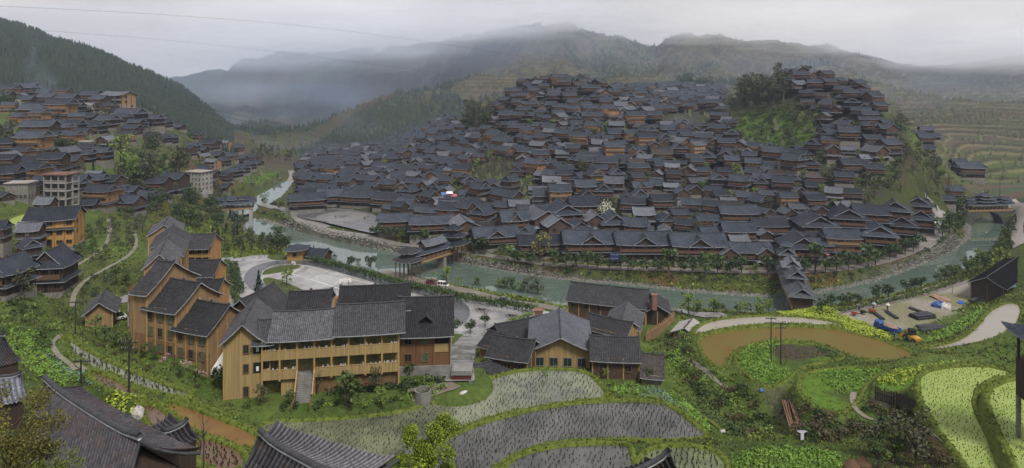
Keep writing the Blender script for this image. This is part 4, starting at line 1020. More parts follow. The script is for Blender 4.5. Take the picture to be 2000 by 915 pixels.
# ---------------------------------------------------------------- the village on the knoll, packed along the contours
VILL = np.array([hit(a, b)[:2] for a, b in PP('590,400 575,360 590,315 640,290 720,292 790,275 830,255 880,232 905,238 935,230 965,205 1010,185 1060,163 1110,160 1180,178 1240,176 1290,172 1380,168 1420,176 1410,205 1440,215 1440,285 1520,298 1590,285 1600,245 1560,215 1530,180 1540,152 1590,150 1640,168 1700,198 1728,225 1742,262 1750,300 1745,330 1720,350 1690,375 1760,392 1815,392 1825,430 1770,450 1680,480 1560,500 1400,510 1200,500 1090,500 1000,480 930,465 880,455 800,440 745,415 700,400')])
BARE = [np.array([hit(a, b)[:2] for a, b in PP(s)]) for s in ('1425,222 1480,215 1570,222 1605,255 1590,292 1520,300 1460,288 1438,262','900,250 905,205 950,200 965,240 950,262','1660,380 1700,352 1770,350 1830,350 1830,395 1740,385','1280,232 1330,220 1400,225 1400,245 1300,250','1000,365 1015,352 1040,368 1030,400 1005,395','905,330 960,315 1005,330 1000,362 920,362','1160,425 1172,408 1205,408 1215,428 1200,442 1168,440')]
def inside(P, x, y): return bool(polyd(P, np.array([x]), np.array([y]))[0] < 0)
rv = random.Random(11); GREEN = np.array([hit(a, b)[:2] for a, b in PP('215,290 300,300 380,320 350,385 300,400 225,350')])
kinds = ['long'] * 13 + ['dhip'] * 20 + ['tall'] * 10 + ['red'] * 5 + ['front'] * 12 + ['fhip'] * 15 + ['row'] * 2 + ['white'] * 3 + ['stilt'] * 7 + ['cross'] * 4 + ['pink'] * 1 + ['browng'] * 5 + ['pale'] * 9 + ['new'] * 2 + ['gold'] * 2
cand = []
x0, y0 = VILL.min(0); x1, y1 = VILL.max(0)
cc = [(rv.uniform(x0, x1), rv.uniform(y0, y1)) for _ in range(24000)]
ca = np.array(cc); okv = polyd(VILL, ca[:, 0], ca[:, 1]) < -2
for b in BARE: okv &= polyd(b, ca[:, 0], ca[:, 1]) > 1.5
for nm in ('plaza', 'river'): okv &= polyd(np.array(FL[nm]['P']), ca[:, 0], ca[:, 1]) > 5
cc = [c for c, k in zip(cc, okv) if k]
# front first, so the lower rows are whole
cc.sort(key=lambda c: c[1] + rv.uniform(-22, 22))
placed = []
for i, (x, y) in enumerate(cc):
    e = 6.0; gx_ = (ground(x + e, y) - ground(x - e, y)) / (2 * e); gy_ = (ground(x, y + e) - ground(x, y - e)) / (2 * e)
    a = math.atan2(-gx_, max(gy_, .02) + .22); a = max(-.7, min(.7, a)) + rv.gauss(0, .27)
    k = rv.choice(kinds); s = rv.uniform(.64, .95)
    if rv.random() < .15: a += math.pi / 2 * rv.choice((-1, 1))
    if not clash(x, y, DIM[k][0] * s, DIM[k][1] * s, a, 2.4): HS.append((x, y, DIM[k][0] * s, DIM[k][1] * s, a)); placed.append((k, x, y, a, s))
    elif i % 2 and not clash(x, y, 7.6 * s, 7 * s, a, 1.2): HS.append((x, y, 7.4 * s, 7 * s, a)); placed.append(('shed', x, y, a, s))
LEFTP = np.array([hit(a, b)[:2] for a, b in PP('0,190 60,188 200,205 280,235 360,270 440,290 500,320 480,345 430,360 380,350 330,380 260,410 200,420 130,420 60,390 0,400')])
lc = 0
for _ in range(5000):
    if lc >= 42: break
    a_, b_ = rv.uniform(0, 500), rv.uniform(185, 420); x, y, z = hit(a_, b_)
    if not inside(LEFTP, x, y) or inside(GREEN, x, y): continue
    k = rv.choice(['dhip', 'gold', 'tall', 'tall', 'gold', 'shed', 'stilt', 'stilt', 'front', 'pale', 'new', 'new']); s = rv.uniform(.62, .85); a = -.15 + rv.gauss(0, .2)
    if clash(x, y, DIM[k][0] * s, DIM[k][1] * s, a, 1.5): continue
    house(k, x, y, a, s, pool=GL); lc += 1
n_manual = len(TH)
# the houses that show largest are things of their own; the farthest ones together are one mass
placed.sort(key=lambda p: p[2] - (40 if p[0] in ('new', 'white', 'pink') else 0))
NIND = 322 - n_manual

farV = {}
for i, (k, x, y, a, s) in enumerate(placed):
    if i < NIND:
        HS.pop() if False else None
        house(k, x, y, a, s, detail=y < 372, scz=s * rv.uniform(.85, 1.3))
    else: farV.setdefault(k, []).append((x, y, a, s))
def joined(name, items):
    """many small copies of the plans in one mesh"""
    Vs, Fs, Ms, Us, mats = [], [], [], [], []
    off = 0
    for k, lst in items.items():
        for nm, me, sub in BK[k]:
            if nm in ('window', 'door', 'foundation'): continue
            n = len(me.vertices); co = np.empty(n * 3); me.vertices.foreach_get('co', co); co = co.reshape(-1, 3)
            me.calc_loop_triangles(); t = np.empty(len(me.loop_triangles) * 3, np.int32); me.loop_triangles.foreach_get('vertices', t); t = t.reshape(-1, 3)
            tl = np.empty(len(me.loop_triangles) * 3, np.int32); me.loop_triangles.foreach_get('loops', tl); uv = np.empty(len(me.loops) * 2); me.uv_layers[0].data.foreach_get('uv', uv); uv = uv.reshape(-1, 2)[tl]
            pm = np.empty(len(me.loop_triangles), np.int32); me.loop_triangles.foreach_get('material_index', pm)
            loc = []
            for m in me.materials:
                if m not in mats: mats.append(m)
                loc.append(mats.index(m))
            pm = np.array(loc)[pm]
            for (x, y, a, s) in lst:
                c, sn = math.cos(a), math.sin(a); z = ground(x, y) - .5
                q = co * s; V = np.stack([q[:, 0] * c - q[:, 1] * sn + x, q[:, 0] * sn + q[:, 1] * c + y, q[:, 2] + z], 1)
                Vs.append(V); Fs.append(t + off); Ms.append(pm); Us.append(uv); off += n
    me = npmesh(name, np.concatenate(Vs), np.concatenate(Fs), mats, mi=np.concatenate(Ms)); u = me.uv_layers.new(name='UVMap'); u.data.foreach_set('uv', np.concatenate(Us).astype(np.float32).ravel())
    return link(name, me)
if farV:
    o = joined('distant_houses', farV); tag(o, 'dark timber houses massed far up the knoll and down the valley behind it', 'houses', kind='stuff')
# ================================================================ the school and its neighbours
sch_w = mat('school_boards', (.37, .26, .115), rough=.7, stain=.5, var=.3, scale=1.0, streak=(3.4, 3.4, .10), bump=.25, detail=6)
sch_o = mat('school_ochre_wall', (.30, .19, .095), rough=.85, stain=.5, var=.3, scale=.8, streak=(3.0, 3.0, .25), detail=7)
sch_b = mat('school_brown_wall', (.17, .085, .04), rough=.8, var=.3, scale=.8, streak=(4.0, 4.0, .2), detail=6, bump=.2)
sch_post = mat('school_post', (.38, .26, .10), rough=.6, var=.2, scale=2)
sch_frame = mat('window_frame', (.16, .10, .05))
curt = mat('green_curtain_glass', (.09, .12, .08), rough=.2, var=.5, scale=1.2, spec=.6)
inner = mat('corridor_wall', (.34, .23, .08), rough=.8, var=.4, scale=.9, streak=(1.2, 1.2, .3))
concw = mat('grey_concrete', (.20, .19, .175), rough=.85, var=.35, scale=.8, detail=8, bump=.2)
whitep = mat('white_paint', (.72, .71, .68), rough=.5, var=.08)
PEND = []
def wpt(px, py, z): return onz(px, py, z)
def root_at(name, A, B, z, look, cat, pool='school', group=None, rise=5):
    ang = math.atan2(B[1] - A[1], B[0] - A[0]); o = thing(name, (A[0], A[1], z), ang, look, cat, pool, group, rise); return o, math.hypot(B[0] - A[0], B[1] - A[1])
T = lambda x, y, z: Matrix.Translation((x, y, z))
RZ = lambda a: Matrix.Rotation(R(a), 4, 'Z')
def gwindow(root, x, y, z, w=1.1, h=1.3, fm=None, pm=None, rz=0, par=None):
    t = MB(); t.merge(win(w, h, 0), T(x, y, z) @ RZ(rz)); t.build('window', [fm or sch_frame, pm or curt], par or root)
def groof(root, w, d, z, h, rm, x0=0, y0=0, rz=0, ov=.8, ve=.5, up=.12, horn=.3, nx=8, name='roof'):
    M = T(x0, y0, 0) @ RZ(rz); r = MB(); gable(r, w, d, z, h, ov=ov, ve=ve, up=up, M=M, nx=nx); o = r.build(name, [rm, verge_m], root)
    g = MB(); ridge_line(g, w, z + h, up=up, M=M, ve=ve, horn=horn); g.build('ridge', ridge_m, o); return o
def gwall(root, w, d, z0, z1, h, m, pm, x0=0, y0=0, rz=0, axis='x', step=3.0, name='wall', post=1):
    t = MB(); walls(t, w, d, z0, z1, h, 0, axis=axis, step=step, M=T(x0, y0, 0) @ RZ(rz), post=post); return t.build(name, [m, pm], root)
# --- main yellow gallery wing: three storeys of open corridor, stairs in the third bay
A_ = wpt(512, 778, 28.0); B_ = (-18.2, 106.9, 0)
S, LW = root_at('school_building', A_, B_, 28.0, 'yellow timber school wing with two open galleries and a central stair', 'school')
FH = [0, 3.05, 6.1, 9.2]; nb = 8; bw = LW / nb
t = MB(); t.box(0, LW, 2.0, 9.0, -3, FH[3], 0)
t.build('rear_wall', [inner], S)
for k in (1, 2):
    t = MB()
    if k == 1: t.box(0, 2 * bw, 0, 2.0, FH[k] - .25, FH[k]); t.box(3 * bw, LW, 0, 2.0, FH[k] - .25, FH[k]); t.box(2 * bw, 3 * bw, .9, 2.0, FH[k] - .25, FH[k])
    else: t.box(0, LW, 0, 2.0, FH[k] - .25, FH[k])
    t.build('gallery_floor', concw, S)
    for a, b in (((0, 2), (3, 8)) if k == 1 else ((0, 8),)):
        t = MB(); t.box(a * bw, b * bw, -.10, 0.02, FH[k] - .35, FH[k] + 1.12); t.box(a * bw, b * bw, -.14, .06, FH[k] + 1.12, FH[k] + 1.2); t.build('gallery_parapet', sch_w, S)
for i in range(nb + 1):
    t = MB(); x = i * bw; t.box(x - .13, x + .13, -.16, .12, 0 if i in (2, 3, 0, 8) else 3.05 - .6, FH[3] - .1); t.build('gallery_post', sch_post, S)
    if i < nb:
        t = MB()
        if i in (0, 1, 4, 6): t.box(i * bw + .5, i * bw + bw - .5, 1.93, 1.98, .4, 2.6)
        for k in (1, 2):
            for q in (0.28, .72): t.box(i * bw + bw * q - .42, i * bw + bw * q + .42, 1.92, 1.98, FH[k] + .9, FH[k] + 2.3)
            t.box(i * bw + bw * .5 - .4, i * bw + bw * .5 + .4, 1.92, 1.97, FH[k] + .1, FH[k] + 2.2)
        t.build('window_bay', [mat('gallery_window', (.22, .22, .10), rough=.35, var=.5, scale=.9)], S)
wl = MB(); wl.box(3 * bw, LW, .6, 2.0, -1, FH[1] - .3); wl.build('lower_wall', [mat('old_boards', (.17, .105, .05), var=.3, scale=1, streak=(3, 3, .2))], S)
wl = MB(); wl.box(bw * 1.05, 2 * bw - .3, .4, 2.0, -1, FH[1] - .3); wl.build('lower_wall', [sch_w], S)
st = MB(); ns = 16
for i in range(ns): st.box(2 * bw + .15, 3 * bw - .15, -2.7 + i * .20, -2.7 + (i + 1) * .20 + (1.2 if i == ns - 1 else 0), -1.0, .15 + i * FH[1] / ns)
st.build('staircase', concw, S)
for sx in (2 * bw, 3 * bw):
    t = MB(); t.poly([(sx - .1, -2.8, .2), (sx - .1, -2.8, 1.3), (sx - .1, .1, FH[1] + 1.2), (sx - .1, .1, FH[1] + .1)][::-1]); t.poly([(sx + .1, -2.8, .2), (sx + .1, -2.8, 1.3), (sx + .1, .1, FH[1] + 1.2), (sx + .1, .1, FH[1] + .1)])
    t.quad((sx - .1, -2.8, 1.3), (sx + .1, -2.8, 1.3), (sx + .1, .1, FH[1] + 1.2), (sx - .1, .1, FH[1] + 1.2)); t.quad((sx - .1, -5.3, .2), (sx + .1, -2.8, .2), (sx + .1, -2.8, 1.3), (sx - .1, -5.3, 1.3)); t.build('stair_parapet', sch_w, S)
wr = random.Random(3)
lm = mat('laundry', (.45, .42, .4), var=.3, scale=3)
t = MB()
for k in (1, 2):
    for i in range(34):
        x = wr.uniform(.3, LW - .3)
        if k == 1 and 2 * bw < x < 3 * bw: continue
        h = wr.uniform(.1, .32); t.box(x - .09, x + .09, -.10, .04, FH[k] + 1.2, FH[k] + 1.2 + h)
o = t.build('rail_clutter', lm, S); tag(o, kind='stuff')
# roofs: two front ranges, two rear ranges standing higher
gwall(S, LW - 2.2, 7.6, FH[3] - .3, FH[3] + .02, 1.9, sch_o, sch_post, x0=LW / 2 + 1.0, y0=4.6, post=0, name='gable_wall')
groof(S, 9.2, 9.2, FH[3] + .05, 2.45, slate_g, x0=5.9, y0=4.5)
groof(S, 10.4, 9.4, FH[3] + .35, 2.75, slate_g, x0=LW - 4.6, y0=4.5)
groof(S, 2.6, 8.0, FH[3] - .5, 2.0, slate_g, x0=.2, y0=4.2, horn=0)
gwall(S, LW - 5, 8.2, -2, FH[3] + .5, 2.3, sch_o, sch_post, x0=LW / 2 + 1.6, y0=13.6, name='rear_range')
groof(S, 6.6, 9.4, FH[3] + .5, 2.4, slate_d, x0=5.6, y0=13.5)
groof(S, 11.6, 9.6, FH[3] + .65, 2.6, slate_d, x0=LW - 4.2, y0=13.7)
# --- left gable tower
A_ = wpt(437, 782, 28.0); ang = R(12)
G, _ = root_at('school_building', A_, (A_[0] + math.cos(ang), A_[1] + math.sin(ang), 0), 28.0, 'narrow yellow school tower with its gable end and side galleries', 'school')
TW, TD, TH_ = 5.6, 11.5, 9.1
gwall(G, TW, TD, -2, TH_, 2.4, sch_w, sch_post, x0=TW / 2, y0=TD / 2, axis='y', step=5.6)
groof(G, TD, TW, TH_, 2.55, slate_g, x0=TW / 2, y0=TD / 2, rz=90, ov=.75, ve=.9, up=.1)
for k, zz in enumerate((1.0, 4.6, 7.6)):
    gwindow(G, 3.25, -.06, zz, .8, 1.35 if k else 1.6, pm=glass)
    if k:
        t = MB(); t.box(4.3, 5.5, -.07, .03, zz - .8, zz + .8, 0); t.box(4.75, 5.15, -.12, -.07, zz - .5, zz + .2, 1); t.build('opening', [void, whitep], G)
    t = MB(); z2 = (0.3, 3.05, 6.1)[k]
    t.box(TW + .02, TW + 1.2, .2, 5.5, z2 - .2, z2, 1); t.box(TW + 1.1, TW + 1.2, .1, 5.5, z2, z2 + 1.15, 0); t.box(TW + .02, TW + 1.2, .1, .2, z2, z2 + 1.15, 0)
    for yy in (.15, 2.8): t.box(TW + 1.05, TW + 1.25, yy - .1, yy + .1, z2, z2 + 3.0, 0)
    if k: t.build('side_gallery', [sch_w, concw], G)
# --- brown block on the right
A_ = (-18.9, 111.4, 0); B_ = (-10.5, 112.1, 0)
Bk, BW = root_at('school_building', A_, B_, 29.5, 'brown timber end block of the school under a broad tiled roof', 'school')
gwall(Bk, BW, 12, 0, 5.6, 3.6, sch_b, mat('brown_post', (.12, .06, .03)), x0=BW / 2, y0=6, step=3.1)
t = MB(); t.box(-.3, BW + .3, -.35, 12, -4, -.02); t.build('foundation', concw, Bk)
groof(Bk, BW + .3, 12.4, 5.6, 3.9, slate_d, x0=BW / 2, y0=6, ov=.9, ve=.6)
for zz in (1.4, 4.2): 
    gwindow(Bk, 1.5, -.06, zz, 1.2, 1.3, pm=void); gwindow(Bk, 4.3, -.06, zz, 1.1, 1.4)
t = MB(); t.box(5.9, 8.2, -.10, .02, 2.2, 3.6, 0); t.build('infill_panel', sch_w, Bk)
t = MB(); t.box(5.9, 8.2, -.10, .02, 3.62, 4.9, 0); t.build('opening', void, Bk)
d = MB(); gable(d, 2.2, 1.6, 0, .7, ov=.3, ve=.2, nx=2, M=T(4.4, 2.4, 7.15) @ RZ(90), up=.05); d.box(3.8, 5.0, 1.6, 3.4, 6.3, 7.15, 1); d.build('dormer', [slate_d, void], Bk)
# --- dark cross roof tucked behind the tower
A_ = wpt(452, 668, 31); x, y = -52.5, 121.0
o, _ = root_at('school_building', (x, y), (x + math.cos(R(-14)), y + math.sin(R(-14))), 24, 'dark roofed school pavilion behind the gable tower', 'school', rise=10)
gwall(o, 8.5, 8.5, 0, 10.5, 3.2, sch_o, sch_post, x0=4.2, y0=4.2, axis='y'); groof(o, 9.5, 9.0, 10.5, 3.4, slate_d, x0=4.2, y0=4.2, rz=90, up=.2, horn=.5)
# --- curved ochre range, three stepped volumes
def stepvol(px0, py0, px1, py1, z, zt, dep, rh, look, floors, ncol, rm=slate_d, round_=False):
    A_ = wpt(px0, py0, z); B_ = wpt(px1, py1, z)
    o, w = root_at('school_building', A_, B_, z, look, 'school'); H = zt - z
    gwall(o, w, dep, -4, H, rh, sch_o, sch_post, x0=w / 2, y0=dep / 2, step=w / ncol)
    low = MB(); low.box(.02, w + .04, -.03, .5, -4, H * .34, 0); low.build('lower_wall', mat('weathered_ochre', (.20, .11, .05), var=.35, scale=.6, streak=(2.5, 2.5, .15)), o)
    groof(o, w, dep, H, rh + .1, rm, x0=w / 2, y0=dep / 2, ov=.7, ve=.6, up=.1)
    for k in range(floors):
        for i in range(ncol): gwindow(o, w * (i + .5) / ncol, -.09, H - 1.5 - k * 2.62, 1.05, 1.5, pm=curt if (i * 3 + k * 5) % 4 else void)
    return o, w, H
o, w, H = stepvol(343, 703, 405, 716, 30.5, 36.1, 8.5, 3.0, 'lowest stepped volume of the curved ochre school range', 2, 3)
gwindow(o, w + .06, 5.6, 2.6, .9, 1.2, rz=90, pm=void)
t = MB(); t.poly([(w + .4, .5, -.6), (w + .4, 3.6, 1.9), (w + 2.2, 3.6, 1.9), (w + 2.2, .5, -.6)]); t.box(w + .3, w + 2.3, .4, 3.7, -1.5, -.7); t.build('porch_roof', whitep, o)
o, w, H = stepvol(285, 692, 343, 704, 30.5, 38.8, 9.5, 3.2, 'middle stepped volume of the curved ochre school range', 3, 3)
t = MB(); c0 = (w + .8, 3.6, H - .6); t.tube([(c0[0], c0[1], H - 1.2), (c0[0], c0[1] - .1, H - .4)], .06, 5); 
def dish(name, loc, look, r=.7):
    o = thing(name, loc, 0, look, 'satellite dish', 'misc', None, 0); t = MB(); n = 14; rings = [(r * k / 3, .12 * (k / 3) ** 2 * r * 2) for k in range(4)]
    for k in range(3):
        for j in range(n):
            a, b = 2 * math.pi * j / n, 2 * math.pi * (j + 1) / n; (r0, h0), (r1, h1) = rings[k], rings[k + 1]; M = Matrix.Rotation(R(62), 4, 'X')
            P = lambda rr, aa, hh: tuple(M @ Vector((rr * math.cos(aa), rr * math.sin(aa), hh)))
            t.quad(P(r0, a, h0), P(r1, a, h1), P(r1, b, h1), P(r0, b, h0)); t.quad(P(r0, a, h0 - .03), P(r0, b, h0 - .03), P(r1, b, h1 - .03), P(r1, a, h1 - .03))
    t.build('reflector', whitep, o); t = MB(); t.tube([(0, .1, -1.4), (0, .05, -.1)], .05, 5); t.build('mast', concw, o)
xx, yy, zz = pix(385, 590, 116); dish('satellite_dish', (xx, yy, zz), 'white satellite dish on the roof of the ochre school range', .75)
o, w, H = stepvol(262, 690, 287, 694, 30.5, 41.2, 11, 3.6, 'tall rounded corner of the curved ochre school range with white lattice panels', 0, 1)
t = MB(); n = 10; rr = 3.4; cx_, cy_ = .2, 3.2
pr = [(cx_ + rr * math.cos(a), cy_ + rr * math.sin(a)) for a in [R(265 - 95 * i / n) for i in range(n + 1)]]
for i in range(n): t.quad((*pr[i + 1], -4), (*pr[i], -4), (*pr[i], H - .2), (*pr[i + 1], H - .2))
t.build('rounded_wall', sch_o, o)
latt = mat('white_lattice', (.62, .61, .58), var=.5, scale=2.6, rough=.6, col2=(.75, .74, .72))
for k in range(4):
    t = MB(); zz = H - 3.0 - k * 2.55
    for i in range(2, 6):
        p, q = pr[i], pr[i + 1]; s = 1.02; P = lambda u, z_: (cx_ + (u[0] - cx_) * s, cy_ + (u[1] - cy_) * s, z_)
        t.quad(P(q, zz - .85), P(p, zz - .85), P(p, zz + .85), P(q, zz + .85))
    t.build('lattice_panel', latt, o)
# spine of stepped gables going back, and three balcony wings to its right
for px, py, Y, wd, ln, look in ((311, 497, 133, 5.2, 13, 'nearest stepped gable of the grey roofed school spine'), (323.5, 480, 148, 6.2, 13, 'second stepped gable of the grey roofed school spine'), (327, 463, 163, 7.2, 14, 'third stepped gable of the grey roofed school spine'), (320, 440, 180, 7.4, 12, 'farthest stepped gable of the grey roofed school spine')):
    x, y, z = pix(px, py, Y); ang = 22
    o = thing('school_building', (x, y, z - 16), R(ang), look, 'school', 'school', None, 14)
    gwall(o, wd, ln, 0, 13.6, 2.3, sch_o, sch_post, y0=ln / 2, axis='y'); groof(o, ln, wd, 13.6, 2.4, slate_g, y0=ln / 2, rz=90, ov=.6, ve=.5, up=.1)
def bwing(pxl, pxr, pye, Y, z0, look, rows=2):
    zt = CZ - (pye - HY) * Y / F; x0_ = (pxl - 1000) / F * Y; x1_ = (pxr - 1000) / F * Y; w = x1_ - x0_
    o = thing('school_building', (x0_, Y, z0), R(2), look, 'school', 'school', None, 6); H = zt - z0
    gwall(o, w, 7, -2, H, 2.3, mat('orange_ochre', (.38, .19, .07), var=.2, scale=1, streak=(3, 3, .2)), sch_post, x0=w / 2, y0=4.9)
    groof(o, w, 9, H, 2.7, slate_d, x0=w / 2, y0=4.2, ov=.9, ve=.5, up=.15)
    for k in range(rows):
        zz = H - 2.9 - k * 2.9; t = MB(); t.box(0, w, -.05, 1.4, zz - .15, zz, 0); t.box(0, w, -.1, 0, zz, zz + 1.0, 0)
        t.build('balcony', [sch_post], o)
        for i in range(4): gwindow(o, w * (i + .5) / 4, 1.33, zz + 1.5, w / 4 * .7, 1.7, pm=void)
        for i in range(5): t = MB(); x = w * i / 4; t.box(x - .12, x + .12, -.12, .1, zz, zz + 2.8); t.build('post', sch_post, o)
bwing(354, 407, 483, 192, 17, 'farthest orange balcony wing of the school facing the drive')
bwing(348, 415, 537, 176, 17, 'middle orange balcony wing of the school beside the drive')
bwing(344, 419, 579, 160, 18, 'nearest orange balcony wing of the school beside the drive')
# small yellow house on the slope
x, y, z = hit(194, 640)
o = thing('small_house', (x, y, z - .5), R(24), 'small yellow house with grey ridge roof alone on the slope', 'house', 'school', None, 3)
gwall(o, 4.6, 7.5, -2, 3.8, 1.7, sch_o, sch_post, y0=3.7, axis='y', step=5); groof(o, 7.5, 4.6, 3.8, 1.9, slate_g, y0=3.7, rz=90, ov=.8, ve=.8, up=.1)
gwindow(o, 0, -.1, 2.2, .8, .9, pm=void)
# gatehouse and its hexagonal roof
x, y, z = onz(580, 506, 14)
o = thing('gatehouse', (x, y, z), 0, 'little orange gatehouse with a pointed roof beside the yard', 'gatehouse', 'school', None, 2)
t = MB(); walls(t, 5, 5, 0, 3.6, 0, 0, step=1.6); t.build('wall', [w_gold, sch_post], o); t = MB(); hip(t, 5, 5, 3.6, 1.8, ov=1.3, up=.5, top=(.2, .2)); t.build('roof', [slate, verge_m], o)
gwindow(o, 0, -2.6, 2.1, 1.4, 1.2, pm=void)
x, y, z = onz(604, 513, 13.5)
o = thing('gate_pavilion', (x + 2, y + 5, 12), R(-15), 'dark gate shed beside the orange gatehouse', 'shed', 'school', None, 2); put_parts(o, BK['shed'])
# ---------------------------------------------------------------- restaurant compound
A_ = wpt(1040, 722, 23.5); B_ = wpt(1150, 722, 23.5)
ang = R(-13); A_ = (A_[0], A_[1] + 1, 0)
Rm, _ = root_at('hall', A_, (A_[0] + math.cos(R(-3)), A_[1] + math.sin(R(-3)), 0), 23.5, 'golden gabled hall with four windows at the paddy edge', 'hall', 'rest')
hw = 10.6
gwall(Rm, hw, 13, -2, 3.7, 2.1, sch_w, sch_post, x0=hw / 2, y0=6.5, axis='y', step=2.65, rz=0)
groof(Rm, 14, hw, 3.7, 2.25, slate_l, x0=hw / 2, y0=6.8, rz=90, ov=1.0, ve=1.0, up=.1)
for i in range(4): gwindow(Rm, 1.4 + i * 2.6, -.07, 1.1, 1.5, 1.6, fm=concw, pm=glass)
def wing(pxl, pyl, pxr, pyr, z, H, dep, rh, look, rm=slate_d, wm=None, ve=.5, windows=0, rise=3, up=.12):
    """range whose front eave runs between two photo points at height z + H"""
    a = onz(pxl, pyl, z + H); b = onz(pxr, pyr, z + H); w = math.hypot(b[0] - a[0], b[1] - a[1]); ang = math.atan2(b[1] - a[1], b[0] - a[0])
    o = thing('outbuilding', (a[0], a[1], z), ang, look, 'building', 'rest', None, rise)
    gwall(o, w - .6, dep - 1.4, -2.5, H + .2, rh * .8, wm or w_brown, sch_post, x0=w / 2, y0=dep / 2)
    groof(o, w - .6, dep - 1.4, H + .15, rh, rm, x0=w / 2, y0=dep / 2, ov=.75, ve=ve, up=up)
    for i in range(windows): gwindow(o, w * (i + .5) / windows, .62, H - 1.5, 1.2, 1.2, pm=void)
    return o, w
wing(948, 696, 1030, 708, 23.5, 3.6, 9, 2.0, 'dark tiled wing on the west flank of the golden hall', rm=slate_d, windows=3)
wing(1154, 704, 1252, 708, 23.5, 3.5, 10, 2.3, 'dark tiled wing on the east flank of the golden hall', rm=slate_d, windows=2)
wing(938, 742, 998, 728, 23.3, 1.6, 6, 1.2, 'low lean shed in front of the west wing', rm=slate_d, wm=w_dark)
wing(1252, 738, 1296, 742, 22.5, 2.4, 11, 1.9, 'low tiled shed at the east end of the compound', rm=slate_b, wm=concw)
wing(932, 676, 985, 690, 20.5, 3.4, 8, 1.6, 'narrow dark roofed range beside the ramp road', rm=slate_d, wm=sch_o)
wing(985, 668, 1112, 640, 19.5, 4.2, 8, 2.0, 'long thin dark roof running behind the golden hall', rm=slate_d)
wing(1135, 640, 1222, 660, 19.5, 3.6, 7.5, 1.8, 'thin dark roofed range between hall and riverside house', rm=slate_d, wm=sch_o)
o, w = wing(1106, 586, 1262, 604, 15.0, 5.2, 10, 3.0, 'long black roofed riverside house with a balcony', rm=slate_d, wm=w_brown, windows=6, rise=4)
t = MB(); t.merge(railing(9, 1.4), T(5.2, -2.4, .9)); t.box(.6, 9.8, -2.4, .5, .65, .9); t.box(.6, 9.8, -2.3, .3, -3, .6); t.build('balcony', w_rail, o)
st = MB()
for i in range(9): st.box(10.8, 13.6, -4.6 + i * .35, -4.2 + i * .35, -2.5, -1.6 + i * .3)
st.build('staircase', concw, o)
def ggable(px, py, Y, base, w, ln, rz, rh, look, rm, wm=None):
    x, y, z = pix(px, py, Y); H = z - rh - base
    o = thing('outbuilding', (x, y, base), R(rz), look, 'building', 'rest', None, 3)
    gwall(o, w, ln, -2, H, rh * .92, wm or sch_w, sch_post, y0=ln / 2, axis='y', step=2.2); groof(o, ln, w, H, rh, rm, y0=ln / 2, rz=90, ov=.8, ve=.7, up=.1)
    gwindow(o, w / 2 + .06, ln * .3, H - 1.3, 1, 1, rz=90, pm=void); gwindow(o, w / 2 + .06, ln * .6, H - 1.3, 1, 1, rz=90, pm=void)
ggable(1214, 622, 152, 17.5, 7, 11, -16, 2.2, 'small gabled house with yellow walls before the riverside house', slate_g)
ggable(1284, 596, 166, 14, 5.5, 9, -8, 1.6, 'black roofed lean building at the end of the riverside house', slate_d, w_dark)
ggable(1338, 640, 150, 17.5, 5, 6, -30, 1.2, 'small grey shed with pale flat roof near the curved pond', mat('pale_sheet_roof', (.33, .31, .29), var=.2), concw)
def chimney(px, py, Y, h, look, s=.55):
    x, y, z = pix(px, py, Y); o = thing('chimney', (x, y, z), 0, look, 'chimney', 'misc', None, 0); t = MB(); t.box(-s, s, -s, s, 0, h); t.build('stack', brickm, o); t = MB(); t.box(-s - .12, s + .12, -s - .12, s + .12, h, h + .2); t.build('cap', brickm, o)
chimney(1278, 605, 165, 3.6, 'tall brick chimney at the end of the riverside house'); chimney(1052, 625, 150, 2.2, 'stout brick chimney behind the long thin roof', .9); chimney(1231, 712, 121, 1.5, 'short brick chimney on the east wing')
# plank fence down the slope beside the sheds
def fence_run(pts, h, m, name, look, cat='fence', pool='misc', step=.35, post=.04, rails=True):
    P = [Vector(p) for p in pts]; o = thing(name, tuple(P[0]), 0, look, cat, pool, None, .5); t = MB(); r = MB(); L_ = 0
    for a, b in zip(P[:-1], P[1:]):
        n = max(1, int((b - a).length / step)); d = (b - a).normalized()
        for i in range(n):
            p = a.lerp(b, i / n) - P[0]; hh = h * wr.uniform(.85, 1.1); nx, ny = -d.y * post, d.x * post
            e = d * step * .42
            t.quad((p.x - e.x, p.y - e.y, p.z - .5), (p.x + e.x, p.y + e.y, p.z - .5), (p.x + e.x, p.y + e.y, p.z + hh), (p.x - e.x, p.y - e.y, p.z + hh)); t.quad((p.x + e.x + nx, p.y + e.y + ny, p.z - .5), (p.x - e.x + nx, p.y - e.y + ny, p.z - .5), (p.x - e.x + nx, p.y - e.y + ny, p.z + hh), (p.x + e.x + nx, p.y + e.y + ny, p.z + hh))
        r.tube([a - P[0] + Vector((0, -.08, h * .7)), b - P[0] + Vector((0, -.08, h * .7))], .06, 4)
    b = t.build('palings', m, o); tag(b, kind='stuff') if False else None; r.build('rail', m, o)
def gp(px, py, dz=0): x, y, z = hit(px, py); return (x, y, z + dz)
fence_run([gp(1262, 668), gp(1292, 650), gp(1318, 628)], 2.6, w_tan, 'plank_fence', 'tall plank fence stepping down beside the riverside sheds', step=.4)
